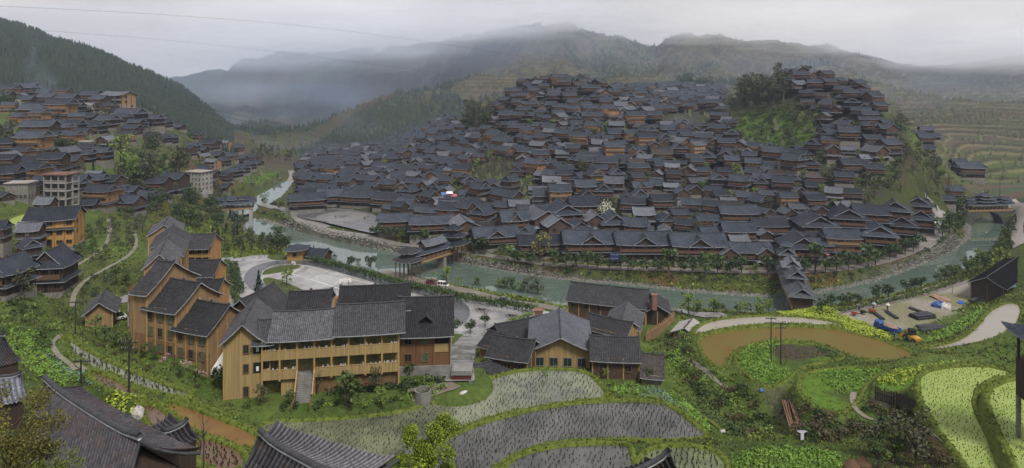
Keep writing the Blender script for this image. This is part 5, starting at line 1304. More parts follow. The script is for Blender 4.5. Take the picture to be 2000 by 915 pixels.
# ================================================================ vegetation
rt = np.random.default_rng(21); rp = random.Random(22)
for o, look, px, py, pool in TH:
    if pool in ('school', 'rest') and 'timber_house' not in o.name:
        c = [v for ch in o.children if ch.type == 'MESH' and ch.name.split('.')[0] in ('wall', 'rear_wall', 'rear_range', 'staircase', 'foundation') for v in ch.bound_box]
        if not c: continue
        xs = [v[0] for v in c]; ys = [v[1] for v in c]; cx_, cy_ = (min(xs) + max(xs)) / 2, (min(ys) + max(ys)) / 2; a = o.rotation_euler.z
        HS.append((o.location.x + cx_ * math.cos(a) - cy_ * math.sin(a), o.location.y + cx_ * math.sin(a) + cy_ * math.cos(a), max(xs) - min(xs) + 1.2, max(ys) - min(ys) + 1.2, a))
# places where nothing grows
BAN = np.zeros(GZ.shape, bool)
def ban_poly(P, m=.4, val=True):
    P = np.array([p[:2] for p in P]); box = (GX > P[:, 0].min() - 4) & (GX < P[:, 0].max() + 4) & (GY > P[:, 1].min() - 4) & (GY < P[:, 1].max() + 4)
    if not box.any(): return
    b = BAN[box]; b |= polyd(P, GX[box], GY[box]) < m; BAN[box] = b
for k, f in FL.items():
    if f['kind'] in ('paddy', 'pond', 'duck', 'orange'): ban_poly(f['P'], .1)
    if f['kind'] in ('water',): ban_poly(f['P'], 1.5)
    if f['kind'] == 'yard' and k != 'court': ban_poly(f['P'], 0)
    if f['kind'] == 'site': ban_poly(f['P'], -.5)
ban_poly([onz(a, b, 14) for a, b in PP('456,506 500,498 560,499 640,516 700,533 780,558 900,584 990,597 1090,611 1108,625 1060,638 960,638 938,660 880,670 700,648 560,638 480,610 445,570 432,530 425,512')], .3)
for (x, y, w, d, a) in HS:
    c, s = math.cos(a), math.sin(a); ban_poly([(x + u * w / 2 * c - v * d / 2 * s, y + u * w / 2 * s + v * d / 2 * c) for u, v in ((-1, -1), (1, -1), (1, 1), (-1, 1))], .2)
def ban_line(s, w, z=None):
    P = np.array([p[:2] for p in chaikin([hit(a, b) for a, b in PP(s)], 2, False)]); m = w + 2
    box = (GX > P[:, 0].min() - m) & (GX < P[:, 0].max() + m) & (GY > P[:, 1].min() - m) & (GY < P[:, 1].max() + m)
    x, y = GX[box], GY[box]; best = np.full(x.shape, 1e9)
    for a, b in zip(P[:-1], P[1:]):
        e = b - a; t = np.clip(((x - a[0]) * e[0] + (y - a[1]) * e[1]) / ((e ** 2).sum() + 1e-9), 0, 1); best = np.minimum(best, np.hypot(x - a[0] - t * e[0], y - a[1] - t * e[1]))
    q = BAN[box]; q |= best < w / 2; BAN[box] = q
for k in ROADS: ban_line(ROADS[k], 6.5)
for s, w in (('428,505 430,545 436,590 440,620', 9), ('196,592 215,592 240,588 262,580', 4.5), ('1108,612 1200,607 1330,615 1420,618', 5), ('1992,480 1985,455 1992,430 1998,405 1975,392', 4), ('212,428 216,462 196,492 150,520 140,524', 1.6), ('262,452 268,480 248,505 205,528 160,552 143,575 142,600', 1.6), ('1668,768 1663,786 1676,808 1710,822 1760,829 1805,834 1840,862 1880,900 1905,925', 1.2), ('118,655 100,672 108,690 130,706 150,724', 1), ('150,712 200,742 246,770 290,785', .8)): ban_line(s, w)
def banned(x, y):
    ui = np.clip(np.round((np.asarray(x) / np.asarray(y) - U0) / (U1 - U0) * (NU - 1)).astype(int), 0, NU - 1); si = np.clip(np.round((np.log(y) - S0) / (S1 - S0) * (NS - 1)).astype(int), 0, NS - 1)
    return BAN[si, ui]
LM = {
 'dark': leafmat('dark_leaves', (.016, .034, .012), (.055, .085, .025)), 'mid': leafmat('green_leaves', (.028, .055, .014), (.095, .13, .035)),
 'light': leafmat('spring_leaves', (.07, .12, .018), (.21, .27, .06)), 'yellow': leafmat('yellowing_leaves', (.09, .095, .02), (.22, .20, .06)),
 'brown': leafmat('bare_twigs', (.06, .048, .035), (.13, .10, .075)), 'conifer': leafmat('conifer_needles', (.012, .026, .014), (.035, .058, .028)),
 'blossom': leafmat('white_blossom', (.28, .30, .18), (.75, .75, .62)), 'pinkb': leafmat('pink_blossom', (.25, .14, .15), (.55, .36, .38)), 'olive': leafmat('olive_leaves', (.035, .045, .02), (.10, .105, .05)),
 'bluegreen': leafmat('cabbage_leaves', (.06, .11, .075), (.17, .26, .18)), 'crop': leafmat('crop_leaves', (.055, .12, .012), (.20, .33, .05)), 'rape': leafmat('rapeseed_leaves', (.14, .21, .02), (.42, .47, .05)), 'rust': leafmat('dry_undergrowth', (.03, .03, .013), (.10, .08, .035)),
}
bark = mat('bark', (.065, .05, .038), var=.4, scale=3, bump=.5)
def mk_tree(kind, h, r, nleaf, lsize, seed, shape='round', gaps=.35):
    g = np.random.default_rng(seed); q = random.Random(seed); tr = MB(); th = h * (.30 if shape != 'tall' else .35)
    C = []
    if shape == 'conifer':
        tr.tube([(0, 0, -.5), (0, 0, h * .95)], [.22, .04], 5)
        n = nleaf; t = g.random(n) ** .8; zz = h * (.12 + .88 * t); rad = r * (1 - t) * (.55 + .45 * g.random(n)) * (.8 + .3 * np.sin(zz * 5)); a = g.random(n) * 6.283
        C = np.stack([rad * np.cos(a), rad * np.sin(a), zz], 1)
    else:
        tr.tube([(0, 0, -.6), (q.uniform(-.1, .1), q.uniform(-.1, .1), th), (q.uniform(-.2, .2), q.uniform(-.2, .2), h * .75)], [h * .032, h * .022, h * .006], 6)
        k = {'round': 9, 'wide': 13, 'tall': 9, 'bush': 6, 'loose': 11}[shape]; ctr = []
        for i in range(k):
            a = i * 2.4 + q.random(); rr = r * q.uniform(.25, .72); zc = {'round': q.uniform(.42, .86), 'wide': q.uniform(.45, .85), 'tall': .38 + .6 * (i + .5) / k, 'bush': q.uniform(.2, .7), 'loose': q.uniform(.35, .92)}[shape] * h
            if shape == 'tall': rr *= .55
            c = (rr * math.cos(a), rr * math.sin(a), zc); ctr.append(c)
            if shape != 'bush': tr.tube([(0, 0, max(th * .8, zc - rr * 1.1)), (c[0] * .6, c[1] * .6, zc - .15 * r), c], [h * .012, h * .008, h * .003], 4)
        for c in ctr:
            s = r * q.uniform(.38, .58) * (.75 if shape == 'loose' else 1); C.append(blob_points(max(6, int(nleaf / k * q.uniform(.7, 1.3))), g, c, (s, s, s * .8), .35))
        C = np.concatenate(C)
    V, Fq = leaf_quads(C, lsize * (.6 + .8 * g.random(len(C))), g)
    me = npmesh('crown', V, Fq, LM[kind]); return (me, tr.mesh('trunk', bark, uv=False, smooth=True))
TR = {
 'round': ([mk_tree('dark', 5, 1.9, 260, .55, s) for s in (1, 2, 3)], 'round dark green tree', 'tree'),
 'mid': ([mk_tree('mid', 6, 2.4, 300, .6, s, 'loose') for s in (4, 5, 6)], 'leafy mid green tree', 'tree'),
 'light': ([mk_tree('light', 7, 2.6, 300, .55, s, 'loose') for s in (7, 8)], 'bright spring green tree', 'tree'),
 'bigdark': ([mk_tree('dark', 11, 5.2, 700, .85, s, 'wide') for s in (9, 10)], 'broad dark evergreen tree', 'tree'),
 'olive': ([mk_tree('olive', 8, 3.2, 300, .6, s, 'loose') for s in (11, 12, 13)], 'olive brown loose tree', 'tree'),
 'bare': ([mk_tree('brown', 8, 3.2, 190, .38, s, 'loose') for s in (14, 15)], 'almost bare brownish tree', 'tree'),
 'tall': ([mk_tree('olive', 16, 4.0, 420, .8, s, 'tall') for s in (16, 17)] + [mk_tree('olive', 14, 4.2, 420, .75, s, 'loose') for s in (18, 34, 35)], 'tall slender thin leaved tree', 'tree'),
 'conifer': ([mk_tree('conifer', 8, 2.0, 420, .55, s, 'conifer') for s in (19, 20)], 'dark pointed conifer', 'tree'),
 'blossom': ([mk_tree('blossom', 6.5, 3.4, 420, .5, 21, 'wide')], 'white blossoming tree', 'tree'),
 'pinkb': ([mk_tree('pinkb', 3, 1.4, 120, .3, 22, 'loose')], 'small pink blossoming tree', 'tree'),
 'yellow': ([mk_tree('yellow', 6, 2.4, 280, .5, s, 'loose') for s in (23, 24)], 'yellowish tree', 'tree'),
 'shrub': ([mk_tree('mid', 1.9, 1.4, 110, .42, s, 'bush') for s in (25, 26, 27)], 'low green shrub', 'shrub'),
 'dshrub': ([mk_tree('dark', 2.2, 1.6, 120, .45, s, 'bush') for s in (28, 29)], 'dark dense shrub', 'shrub'),
 'rshrub': ([mk_tree('rust', 2.0, 1.7, 120, .45, s, 'bush') for s in (30, 31)], 'rusty brown shrub', 'shrub'),
 'lshrub': ([mk_tree('light', 1.7, 1.3, 110, .4, s, 'bush') for s in (32, 33)], 'light green shrub', 'shrub'),
}
TQ = []  # trees waiting: kind, x, y, z, scale, pool, look
def tree(kind, px, py, sc=1.0, pool='trees', look=None, at=None):
    x, y, z = at or hit(px, py)
    TQ.append([kind, x, y, z, sc, pool, look])
def scatter(kinds, s, n, sc=(.8, 1.2), sep=2.0, pool='trees', far=0, free=True):
    poly = np.array(PP(s)); x0, y0 = poly.min(0); x1, y1 = poly.max(0); got = []; tries = 0
    while len(got) < n and tries < n * 14:
        tries += 1; a, b = rp.uniform(x0, x1), rp.uniform(y0, y1)
        if polyd(poly, np.array([a]), np.array([b]))[0] > 0: continue
        x, y, z = hit(a, b, False, far)
        if free and banned(x, y): continue
        if any((x - u) ** 2 + (y - v) ** 2 < sep * sep for u, v in got): continue
        got.append((x, y)); TQ.append([rp.choice(kinds), x, y, z, rp.uniform(*sc), pool, None])
# promenade rows
for px, py, k, sc in [(1008,519,'round',.9),(1022,519,'mid',.8),(1040,524,'round',.95),(1082,527,'mid',1),(1105,528,'round',1.15),(1125,528,'round',1.2),(1148,530,'mid',1.0),(1167,531,'round',1.0),(1190,532,'round',1.0),(1213,533,'round',1.0),(1234,535,'round',.9),(1259,536,'round',.9),(1284,537,'round',.95),(1306,537,'mid',1.2),(1330,538,'round',.95),(1352,538,'round',1.05),(1378,539,'mid',1.05),(1402,539,'mid',1.0),(1427,540,'round',1.0),(1448,540,'round',1.15),(1474,540,'light',.5),(1500,541,'round',1.1),
  (1571,538,'round',1.1),(1592,537,'mid',1.35),(1612,536,'round',1.0),(1635,534,'round',1.05),(1657,531,'round',1.2),(1676,527,'round',.95),(1696,523,'mid',1.2),(1710,519,'mid',.9),(1724,515,'round',.9),(1738,510,'round',1.05),(1753,506,'round',.9),(1768,500,'round',1.1),(1784,494,'round',1.1),(1798,487,'round',1.1),
  (729,465,'round',.85),(740,466,'mid',.8),(755,469,'olive',.65),(769,471,'round',1.0),(783,473,'mid',.9),(797,475,'round',.85),(811,478,'round',1.0),(829,478,'mid',.9),(914,495,'round',1.05),(930,498,'round',1.0),(945,500,'round',1.15),(982,507,'round',1.0),(996,513,'light',.75),(516,405,'mid',.7),(534,410,'round',.8),(548,413,'round',.8)]: tree(k, px, py, sc, 'prom')
tree('yellow', 1054, 515, 1.35, 'prom', 'tall leafy pollard on the promenade')
scatter(['round', 'mid', 'dshrub'], '1800,470 1850,455 1850,430 1862,400 1890,420 1885,450 1850,490 1800,500', 34, (.8, 1.3), 3.2, 'prom')
# near bank
for px, py, k, sc in [(1622,603,'round',.9),(1644,600,'round',1.0),(1660,598,'round',.95),(1676,594,'round',.8),(1712,591,'round',1.1),(1735,588,'round',1.1),(1770,575,'round',1.05),(1788,571,'round',1.1),(1800,568,'round',.95),(1832,556,'round',.8),(1845,551,'round',.9),(1858,543,'mid',1.0),(1604,612,'round',1.0),(1690,596,'bare',.5),(1870,540,'round',.9)]: tree(k, px, py, sc, 'near')
scatter(['mid', 'round', 'light', 'dshrub'], '1860,545 1900,525 1935,495 1955,470 1975,440 1985,470 1960,510 1910,545 1880,560', 30, (.7, 1.2), 3, 'near')
for px, py, k, sc in [(832,548,'bare',.5),(848,548,'light',.45),(872,556,'light',1.0),(868,556,'mid',.6),(898,562,'light',.55),(920,566,'bare',.5),(932,564,'mid',.7),(975,566,'light',.75),(985,570,'mid',.9),(1000,572,'mid',.9),(1017,576,'light',.8),(1030,580,'olive',.95),(1050,582,'olive',.95),(1063,588,'bare',.6),
  (505,587,'conifer',1.05),(560,559,'light',.9),(886,655,'round',1.05),(918,655,'round',.95),(947,640,'round',.75),(700,518,'round',.6),(654,508,'round',.55),(686,527,'round',.9),(724,530,'round',1.25),(628,502,'conifer',.5),(613,498,'conifer',.55),(1345,618,'light',.9),(1365,614,'mid',.5),(1400,614,'mid',.6),(1412,612,'mid',.5),(1440,614,'round',.55),(1460,614,'mid',.6),(1482,614,'round',.6),(1300,618,'bare',.6),
  (510,792,'olive',.5),(565,790,'mid',.42),(676,800,'mid',.95),(620,770,'bare',.5),(692,770,'mid',.45),(728,748,'mid',.5),(745,800,'light',.55),(800,735,'mid',.42),(660,760,'mid',.4),(735,770,'olive',.5),(430,760,'round',.75),(350,740,'mid',.4),(365,730,'pinkb',.8),(340,720,'bare',.4),(322,715,'pinkb',.7),(1063,742,'light',.3),(1270,748,'olive',.4),(1182,742,'light',.3),(395,745,'pinkb',.7),(382,735,'light',.35),(300,705,'mid',.4),(280,700,'mid',.45),(245,690,'mid',.5),(225,680,'mid',.5),(205,670,'mid',.5)]: tree(k, px, py, sc, 'near')
scatter(['mid', 'light', 'shrub', 'yellow', 'dshrub'], '498,448 560,468 640,490 700,510 760,528 740,533 690,524 640,508 560,485 500,468', 46, (.45, .8), 2.2, 'near')
scatter(['lshrub', 'shrub', 'dshrub'], '500,415 590,440 680,462 760,478 740,470 640,447 560,425 510,410', 90, (.8, 1.3), 2.2, 'farbank')
scatter(['lshrub', 'shrub', 'dshrub', 'rshrub'], '880,500 980,515 1100,532 1300,548 1500,556 1600,552 1700,530 1800,500 1860,470 1850,465 1780,495 1690,522 1600,540 1500,545 1300,538 1100,524 980,508', 110, (.7, 1.2), 2.0, 'farbank')
scatter(['shrub', 'light', 'lshrub'], '1300,612 1400,610 1510,608 1510,618 1400,620 1300,622', 14, (.5, .8), 2.5, 'near')
# left woods, orchard
scatter(['mid', 'olive', 'olive', 'bigdark', 'yellow', 'conifer'], '380,400 420,410 470,440 500,470 560,490 560,498 500,498 430,500 400,460 330,440 300,430 250,415 300,395', 95, (.55, .95), 4.2, 'wood')
scatter(['mid', 'olive', 'yellow', 'bare'], '230,420 300,425 330,440 300,480 270,470 250,440', 26, (.5, .8), 3.5, 'wood')
scatter(['mid', 'olive', 'mid', 'bare'], '150,440 210,430 262,450 258,490 200,520 150,515', 44, (.45, .62), 3.4, 'orchard')
scatter(['shrub', 'dshrub', 'mid', 'shrub'], '160,555 205,535 250,520 245,575 200,590 155,580', 34, (.5, .9), 2.6, 'orchard')
for px, py, k, sc in [(370,408,'bigdark',1.0),(412,418,'bigdark',.75),(236,330,'light',2.3),(262,345,'light',1.7),(255,368,'mid',2.2),(282,372,'olive',1.9),(300,345,'olive',1.8),(320,330,'mid',1.5),(348,345,'olive',2.2),(345,320,'light',1.2),(118,300,'bigdark',.9),(160,290,'light',1.0),(100,276,'blossom',.6),(172,222,'blossom',1.1),(222,232,'bare',1.6),(36,212,'blossom',.9),(205,240,'olive',1.3),(185,300,'bigdark',.6),(145,300,'mid',1.2),(182,344,'conifer',.8),(5,215,'bigdark',1.2),(10,290,'olive',1.6),(300,310,'yellow',1.1),(370,280,'mid',1.4),(392,325,'yellow',1.1),(430,385,'olive',.8),(350,384,'bare',1.0)]: tree(k, px, py, sc, 'leftv')
scatter(['mid', 'olive', 'bigdark', 'bare'], '215,270 260,300 380,300 400,330 390,370 300,400 240,380 215,330', 30, (.7, 1.2), 5, 'leftv')
scatter(['mid', 'olive', 'yellow', 'bare'], '0,200 60,190 200,230 350,280 420,310 430,380 300,390 150,350 0,300', 46, (.6, 1.0), 6, 'leftv')
# village: trees between houses, groves
tree('blossom', 1184, 432, 1.5, 'village', 'white blossoming tree among the dark roofs')
scatter(['mid', 'olive', 'light', 'bare', 'dshrub'], '640,330 820,280 960,220 1100,190 1400,200 1560,240 1740,250 1780,380 1700,420 1400,470 1100,450 800,430 650,390', 150, (.7, 1.2), 5, 'village')
scatter(['tall'], '905,262 960,255 962,232 905,240', 9, (1.0, 1.35), 4, 'grove', free=False); scatter(['mid', 'bigdark'], '905,265 965,258 960,240 905,250', 6, (.8, 1.1), 5, 'grove', free=False)
scatter(['tall'], '1445,215 1535,205 1535,185 1445,190', 20, (1.0, 1.4), 4, 'grove', free=False); scatter(['olive', 'mid'], '1440,225 1540,212 1600,225 1600,250 1540,235 1440,235', 22, (.8, 1.2), 4.5, 'grove', free=False)
scatter(['olive', 'mid', 'light'], '1540,235 1600,230 1600,290 1540,290', 20, (.7, 1.1), 5, 'grove')
for px, Y in ((1572, 470), (1588, 475), (1604, 478), (1596, 490), (1580, 492), (1614, 492)):
    x = (px - 1000) / F * Y; tree('bigdark', 0, 0, 1.5, 'grove', at=(x, Y, ground(x, Y) - 1))
for px, Y in ((1345, 640), (1365, 650), (1380, 645), (1330, 660)):
    x = (px - 1000) / F * Y; tree('bigdark', 0, 0, 1.7, 'grove', at=(x, Y, ground(x, Y) - 1))
scatter(['olive', 'olive', 'mid', 'bare', 'bare'], '1735,240 1760,235 1800,300 1840,330 1860,380 1850,400 1780,395 1700,390 1680,370 1740,350 1760,310', 110, (.7, 1.2), 4, 'cliff')
scatter(['bare'], '915,330 1000,320 1005,352 925,352', 12, (.9, 1.2), 4, 'village', free=False)
tree('bigdark', 1752, 268, .8, 'cliff', 'round dark tree at the shoulder of the knoll')
scatter(['mid', 'bare', 'olive'], '1860,340 1960,330 2000,360 1990,390 1900,395', 10, (.4, .7), 6, 'cliff')
# valley mouth
scatter(['mid', 'olive', 'light'], '470,260 560,250 600,290 560,330 500,320', 26, (1.0, 1.6), 8, 'valley'); scatter(['mid', 'light', 'shrub'], '440,385 500,372 540,360 560,340 545,345 500,362 450,375', 14, (.5, .8), 4, 'valley')
# gully and banks on the right
scatter(['rshrub', 'dshrub', 'shrub', 'shrub', 'lshrub'], '1300,650 1348,662 1362,700 1400,730 1432,760 1470,770 1495,800 1510,850 1480,862 1430,850 1400,800 1350,760 1310,700', 95, (.55, 1.05), 1.7, 'gully')
scatter(['rshrub', 'dshrub', 'rshrub'], '1560,800 1620,818 1680,826 1760,836 1800,850 1780,870 1700,850 1640,868 1560,862', 42, (.55, 1.0), 1.8, 'gully')
scatter(['rshrub', 'dshrub'], '1690,790 1760,800 1800,825 1700,822 1680,812', 8, (.5, .8), 1.6, 'gully')
scatter(['rshrub', 'olive', 'shrub'], '1700,870 1760,850 1830,870 1860,915 1700,915', 22, (.5, .8), 2.2, 'gully')
scatter(['shrub', 'lshrub', 'dshrub'], '480,800 640,800 800,790 870,765 870,745 800,745 640,790 480,790', 60, (.4, .8), 1.5, 'garden')
scatter(['shrub', 'lshrub', 'shrub', 'lshrub'], '0,600 60,600 130,640 100,680 60,690 0,660', 26, (.5, .9), 2.2, 'slope')
scatter(['shrub', 'light', 'lshrub', 'rshrub'], '150,655 230,650 290,710 400,760 330,750 230,715', 18, (.35, .6), 2.0, 'slope')
scatter(['shrub', 'olive', 'dshrub'], '0,560 60,570 80,610 20,620', 8, (.7, 1), 3, 'slope')
# the largest in the picture stand as things; the small rest are massed
def vis(t): return t[4] * {'bigdark': 10, 'tall': 13, 'olive': 7, 'mid': 6, 'light': 6.5, 'conifer': 7, 'bare': 7, 'blossom': 7, 'round': 5, 'yellow': 6}.get(t[0], 2.0) / t[2]
def plant(t):
    k, x, y, z, sc, pool, look = t; me, tr = rp.choice(TR[k][0]); cat = TR[k][2]
    o = thing('tree' if cat == 'tree' else 'shrub', (x, y, z - .1), rp.uniform(0, 6.28), look or TR[k][1], cat, 't_' + pool, None, 2 * sc if cat == 'tree' else .8)
    o.scale = (sc * rp.uniform(.9, 1.1), sc * rp.uniform(.9, 1.1), sc * rp.uniform(.88, 1.12)); link('crown', me, o)
    if cat == 'tree': link('trunk', tr, o)
tt = sorted([t for t in TQ if TR[t[0]][2] == 'tree'], key=lambda t: (t[6] is None, -vis(t))); ss = sorted([t for t in TQ if TR[t[0]][2] == 'shrub'], key=lambda t: -vis(t))

NT, NSH = 285, 230
for t in TQ:
    if t[5] == 'prom' and TR[t[0]][2] == 'tree': t[4] *= 1.4
for t in tt[:NT] + ss[:NSH]: plant(t)
def mass(name, lst, label, cat):
    Vs, Fs, Ms, mats, off = [], [], [], [], 0
    for t in lst:
        k, x, y, z, sc, pool, look = t; me, tr = rp.choice(TR[k][0]); m = me.materials[0]
        if m not in mats: mats.append(m)
        co = np.empty(len(me.vertices) * 3, np.float32); me.vertices.foreach_get('co', co); co = co.reshape(-1, 3) * sc; a = rp.uniform(0, 6.28); c, s = math.cos(a), math.sin(a)
        Vs.append(np.stack([co[:, 0] * c - co[:, 1] * s + x, co[:, 0] * s + co[:, 1] * c + y, co[:, 2] + z], 1)); n = len(co); Fs.append(np.arange(n).reshape(-1, 4) + off); Ms.append(np.full(n // 4, mats.index(m))); off += n
    if Vs: o = link(name, npmesh(name, np.concatenate(Vs), np.concatenate(Fs), mats, mi=np.concatenate(Ms))); tag(o, label, cat, kind='stuff')
mass('woodland', tt[NT:], 'mass of small distant trees filling the woods and gaps between houses', 'woodland')
mass('undergrowth', ss[NSH:], 'low undergrowth massed along the river banks and gully sides', 'undergrowth')
# ---------------------------------------------------------------- far woods on the mountains
def conifers(name, mask_fn, n, hs, label, m, wide=.24, umin=U0, umax=U1, ymin=430, ymax=2400, layers=2):
    u = rt.uniform(umin, umax, n); y = np.exp(rt.uniform(math.log(ymin), math.log(ymax), n)); x = u * y; k = mask_fn(x, y) & ~banned(x, y); x, y = x[k], y[k]; z = ground(x, y)
    n = len(x); h = rt.uniform(hs[0], hs[1], n) * (.8 + .4 * vnoise(x / 40, y / 40, 5)); r = h * wide * rt.uniform(.8, 1.3, n); Vs = []; Fs = []; off = 0
    for L_ in range(layers):
        zb = z + h * (L_ * .34) - .5; zt = z + h * (.62 + .38 * L_ / max(1, layers - 1)) if layers > 1 else z + h; rr = r * (1 - .33 * L_)
        ang = rt.random(n) * 6.28; ring = []
        for j in range(5): a = ang + j * 1.2566; q = rr * rt.uniform(.75, 1.25, n); ring.append(np.stack([x + q * np.cos(a), y + q * np.sin(a), zb + h * rt.uniform(-.05, .08, n)], 1))
        V = np.stack(ring + [np.stack([x, y, zt], 1)], 1); Vs.append(V.reshape(-1, 3)); b = np.arange(n) * 6 + off
        for j in range(5): Fs.append(np.stack([b + j, b + (j + 1) % 5, b + 5], 1))
        off += n * 6
    o = link(name, npmesh(name, np.concatenate(Vs), np.concatenate(Fs), m)); tag(o, label, 'forest', kind='stuff')
fm = leafmat('far_forest', (.010, .020, .015), (.032, .046, .030), .01); fm2 = leafmat('far_scrub', (.03, .035, .018), (.08, .075, .04), .02)
conifers('forest', lambda x, y: (x / y * F + 1000 < 455 + 0 * x) & (y > 500 + 60 * fbm(x / 60, y / 60, 2, 8)), 30000, (5, 9), 'dense dark forest covering the steep mountain above the smaller village', fm, umin=-1.1, umax=-.4, ymin=480, ymax=1300)
conifers('forest', lambda x, y: (fbm(x / 140, y / 140, 4, 60) + .5 > .57) & (x / y < .56), 26000, (5, 9), 'patches of dark forest on the far misty mountain', fm, umin=-.55, umax=.9, ymin=620, ymax=2300)
conifers('scattered_trees', lambda x, y: (fbm(x / 50, y / 50, 3, 61) > -.02), 22000, (2.2, 5), 'scattered scrub and trees dotting the terraced far slopes', fm2, wide=.42, umin=-.4, umax=1.0, ymin=560, ymax=1900, layers=1)
conifers('scattered_trees', lambda x, y: (fbm(x / 30, y / 30, 3, 62) > .0) , 2600, (2, 4.5), 'bushes dotting the slopes round the villages', LM['olive'], wide=.45, umin=-.85, umax=.85, ymin=300, ymax=620, layers=1)
# ---------------------------------------------------------------- grass, weeds, crops near by
def cover(name, n, ymin, ymax, umin, umax, h, w, m, label, sel=None, blades=3):
    u = rt.uniform(umin, umax, n); y = np.exp(rt.uniform(math.log(ymin), math.log(ymax), n)); x = u * y; k = ~banned(x, y)
    if sel is not None: k &= sel(x, y)
    x, y = x[k], y[k]; z = ground(x, y); n = len(x); Vs = []
    sc = np.clip(y / 100, .55, 1.6)
    for q in range(blades):
        a = rt.random(n) * 6.28; ww = w * sc * rt.uniform(.5, 1.3, n); hh = h * sc * rt.uniform(.4, 1.3, n); ox, oy = rt.normal(size=n) * w * .8, rt.normal(size=n) * w * .8
        Vs.append(np.stack([np.stack([x + ox - np.cos(a) * ww, y + oy - np.sin(a) * ww, z - .05], 1), np.stack([x + ox + np.cos(a) * ww, y + oy + np.sin(a) * ww, z - .05], 1), np.stack([x + ox + rt.normal(size=n) * hh * .5, y + oy + rt.normal(size=n) * hh * .5, z + hh], 1)], 1))
    V = np.concatenate(Vs).reshape(-1, 3); o = link(name, npmesh(name, V, np.arange(len(V)).reshape(-1, 3), m)); tag(o, label, 'ground cover', kind='stuff')
def nofield(x, y):
    k = np.ones(x.shape, bool)
    for f in [FL[q]['P'] for q in ('H', 'I', 'J', 'K', 'school')] + [land('1500,675 1545,672 1600,680 1640,692 1560,705 1520,700')]: k &= polyd(f, x, y) > -.2
    return k
gm = leafmat('meadow_grass', (.06, .10, .012), (.21, .25, .05), .12); gm2 = leafmat('rank_weeds', (.03, .05, .012), (.12, .14, .04), .2)
cover('grass', 95000, 32, 210, -.85, .85, .2, .12, gm, 'rough green grass on the slopes and terrace edges', sel=lambda x, y: nofield(x, y) | (rt.random(x.shape) < .35))
cover('weeds', 34000, 32, 230, -.85, .85, .36, .17, gm2, 'rank dark weeds between the fields', sel=lambda x, y: nofield(x, y) & (fbm(x / 8, y / 8, 3, 70) > .02))
cover('dry_grass', 16000, 40, 260, -.85, .85, .5, .16, LM['rust'], 'dry brownish grass on the steep banks', sel=lambda x, y: nofield(x, y) & (fbm(x / 11, y / 11, 3, 71) > .1))
cover('grass', 30000, 200, 330, -.5, .75, .45, .3, gm, 'grass along both river banks')
for B_ in (np.concatenate(BUND),):
    n = len(B_) * 7; i = rt.integers(0, len(B_), n); p = B_[i] + rt.normal(size=(n, 3)) * (.35, .35, .02); tag(tufts('bund_grass', p[:, 0], p[:, 1], p[:, 2], .22, .12, gm, lean=.5), 'short grass growing along the field banks', 'grass')
def crop(name, s, dens, size, hgt, m, label, z=None, rows_=None, patchy=0.0, far=0):
    P = np.array([(onz(a, b, z) if z is not None else hit(a, b, False, far))[:2] for a, b in PP(s)]); P = np.array(chaikin(P, 1)); x0, y0 = P.min(0); x1, y1 = P.max(0); n = int((x1 - x0) * (y1 - y0) * dens)
    x, y = rt.uniform(x0, x1, n), rt.uniform(y0, y1, n)
    if rows_: c, s_ = math.cos(R(rows_[0])), math.sin(R(rows_[0])); t = -x * s_ + y * c; t2 = np.round(t / rows_[1]) * rows_[1] + rt.normal(size=n) * .08; l_ = x * c + y * s_; x, y = l_ * c - t2 * s_, l_ * s_ + t2 * c
    k = (polyd(P, x, y) < -.2) & ~banned(x, y)
    if patchy: k &= fbm(x / 5, y / 5, 3, int(dens * 100)) > patchy - .5
    x, y = x[k], y[k]; C = np.repeat(np.stack([x, y, ground(x, y)], 1), 5, 0); C = C + rt.normal(size=C.shape) * (size * .35, size * .35, 0); C[:, 2] += hgt * rt.random(len(C))
    V, Fq = leaf_quads(C, size * rt.uniform(.5, 1.1, len(C)), rt, up=1.4, aspect=.8); o = link(name, npmesh(name, V, Fq, m)); tag(o, label, 'crops', kind='stuff')
crop('vegetables', '1424,874 1640,874 1648,940 1430,940', 9, .32, .4, LM['crop'], 'square plot packed with bright green leafy vegetables', 31, (68, .55))
crop('vegetables', '1437,690 1480,673 1540,669 1500,690 1510,720 1555,722 1530,748 1492,757 1470,740 1440,715', 5.0, .38, .45, LM['crop'], 'leafy greens on the curved field round the twin poles')
crop('vegetables', '1585,676 1600,675 1640,690 1655,700 1620,702', 3, .5, .4, LM['mid'], 'dark leafy greens at the tip of the curved field')
crop('vegetables', '1590,728 1640,720 1738,722 1700,740 1670,775 1640,770 1600,745', 5.0, .36, .35, LM['crop'], 'leafy greens on the oval terrace')
crop('rapeseed', '1703,755 1725,732 1760,722 1850,710 1990,704 1870,712 1810,724 1790,742 1760,758', 4, .4, .7, LM['rape'], 'yellow green rapeseed beside the duckweed terrace', far=90)
crop('rapeseed', '1505,604 1560,606 1640,618 1700,634 1735,655 1745,668 1700,656 1640,640 1560,622 1510,613', 4, .55, .9, LM['rape'], 'strip of yellow green rapeseed along the building yard')
crop('vegetables', '1795,668 1850,643 1895,612 1920,602 1915,625 1870,652 1810,672', 3, .6, .6, LM['crop'], 'leafy strip between the yard and the big silty pond')
crop('vegetables', '10,640 60,640 110,680 170,740 120,760 70,735 10,690', 4.5, .34, .35, LM['crop'], 'leafy vegetable beds on the steep slope by the edge roofs', patchy=.3)
crop('cabbages', '75,672 95,672 130,715 180,738 232,764 215,776 150,748 100,718', 4, .42, .3, LM['bluegreen'], 'blue green cabbages in a curving bed')
crop('vegetables', '200,778 250,772 280,790 270,810 215,805', 6, .45, .5, LM['rape'], 'pale green leafy patch beside the white boulder')
crop('vegetables', '110,660 170,700 280,755 300,770 220,745 150,722', 3, .35, .3, LM['light'], 'young greens along the silvery paddy strip', patchy=.4)
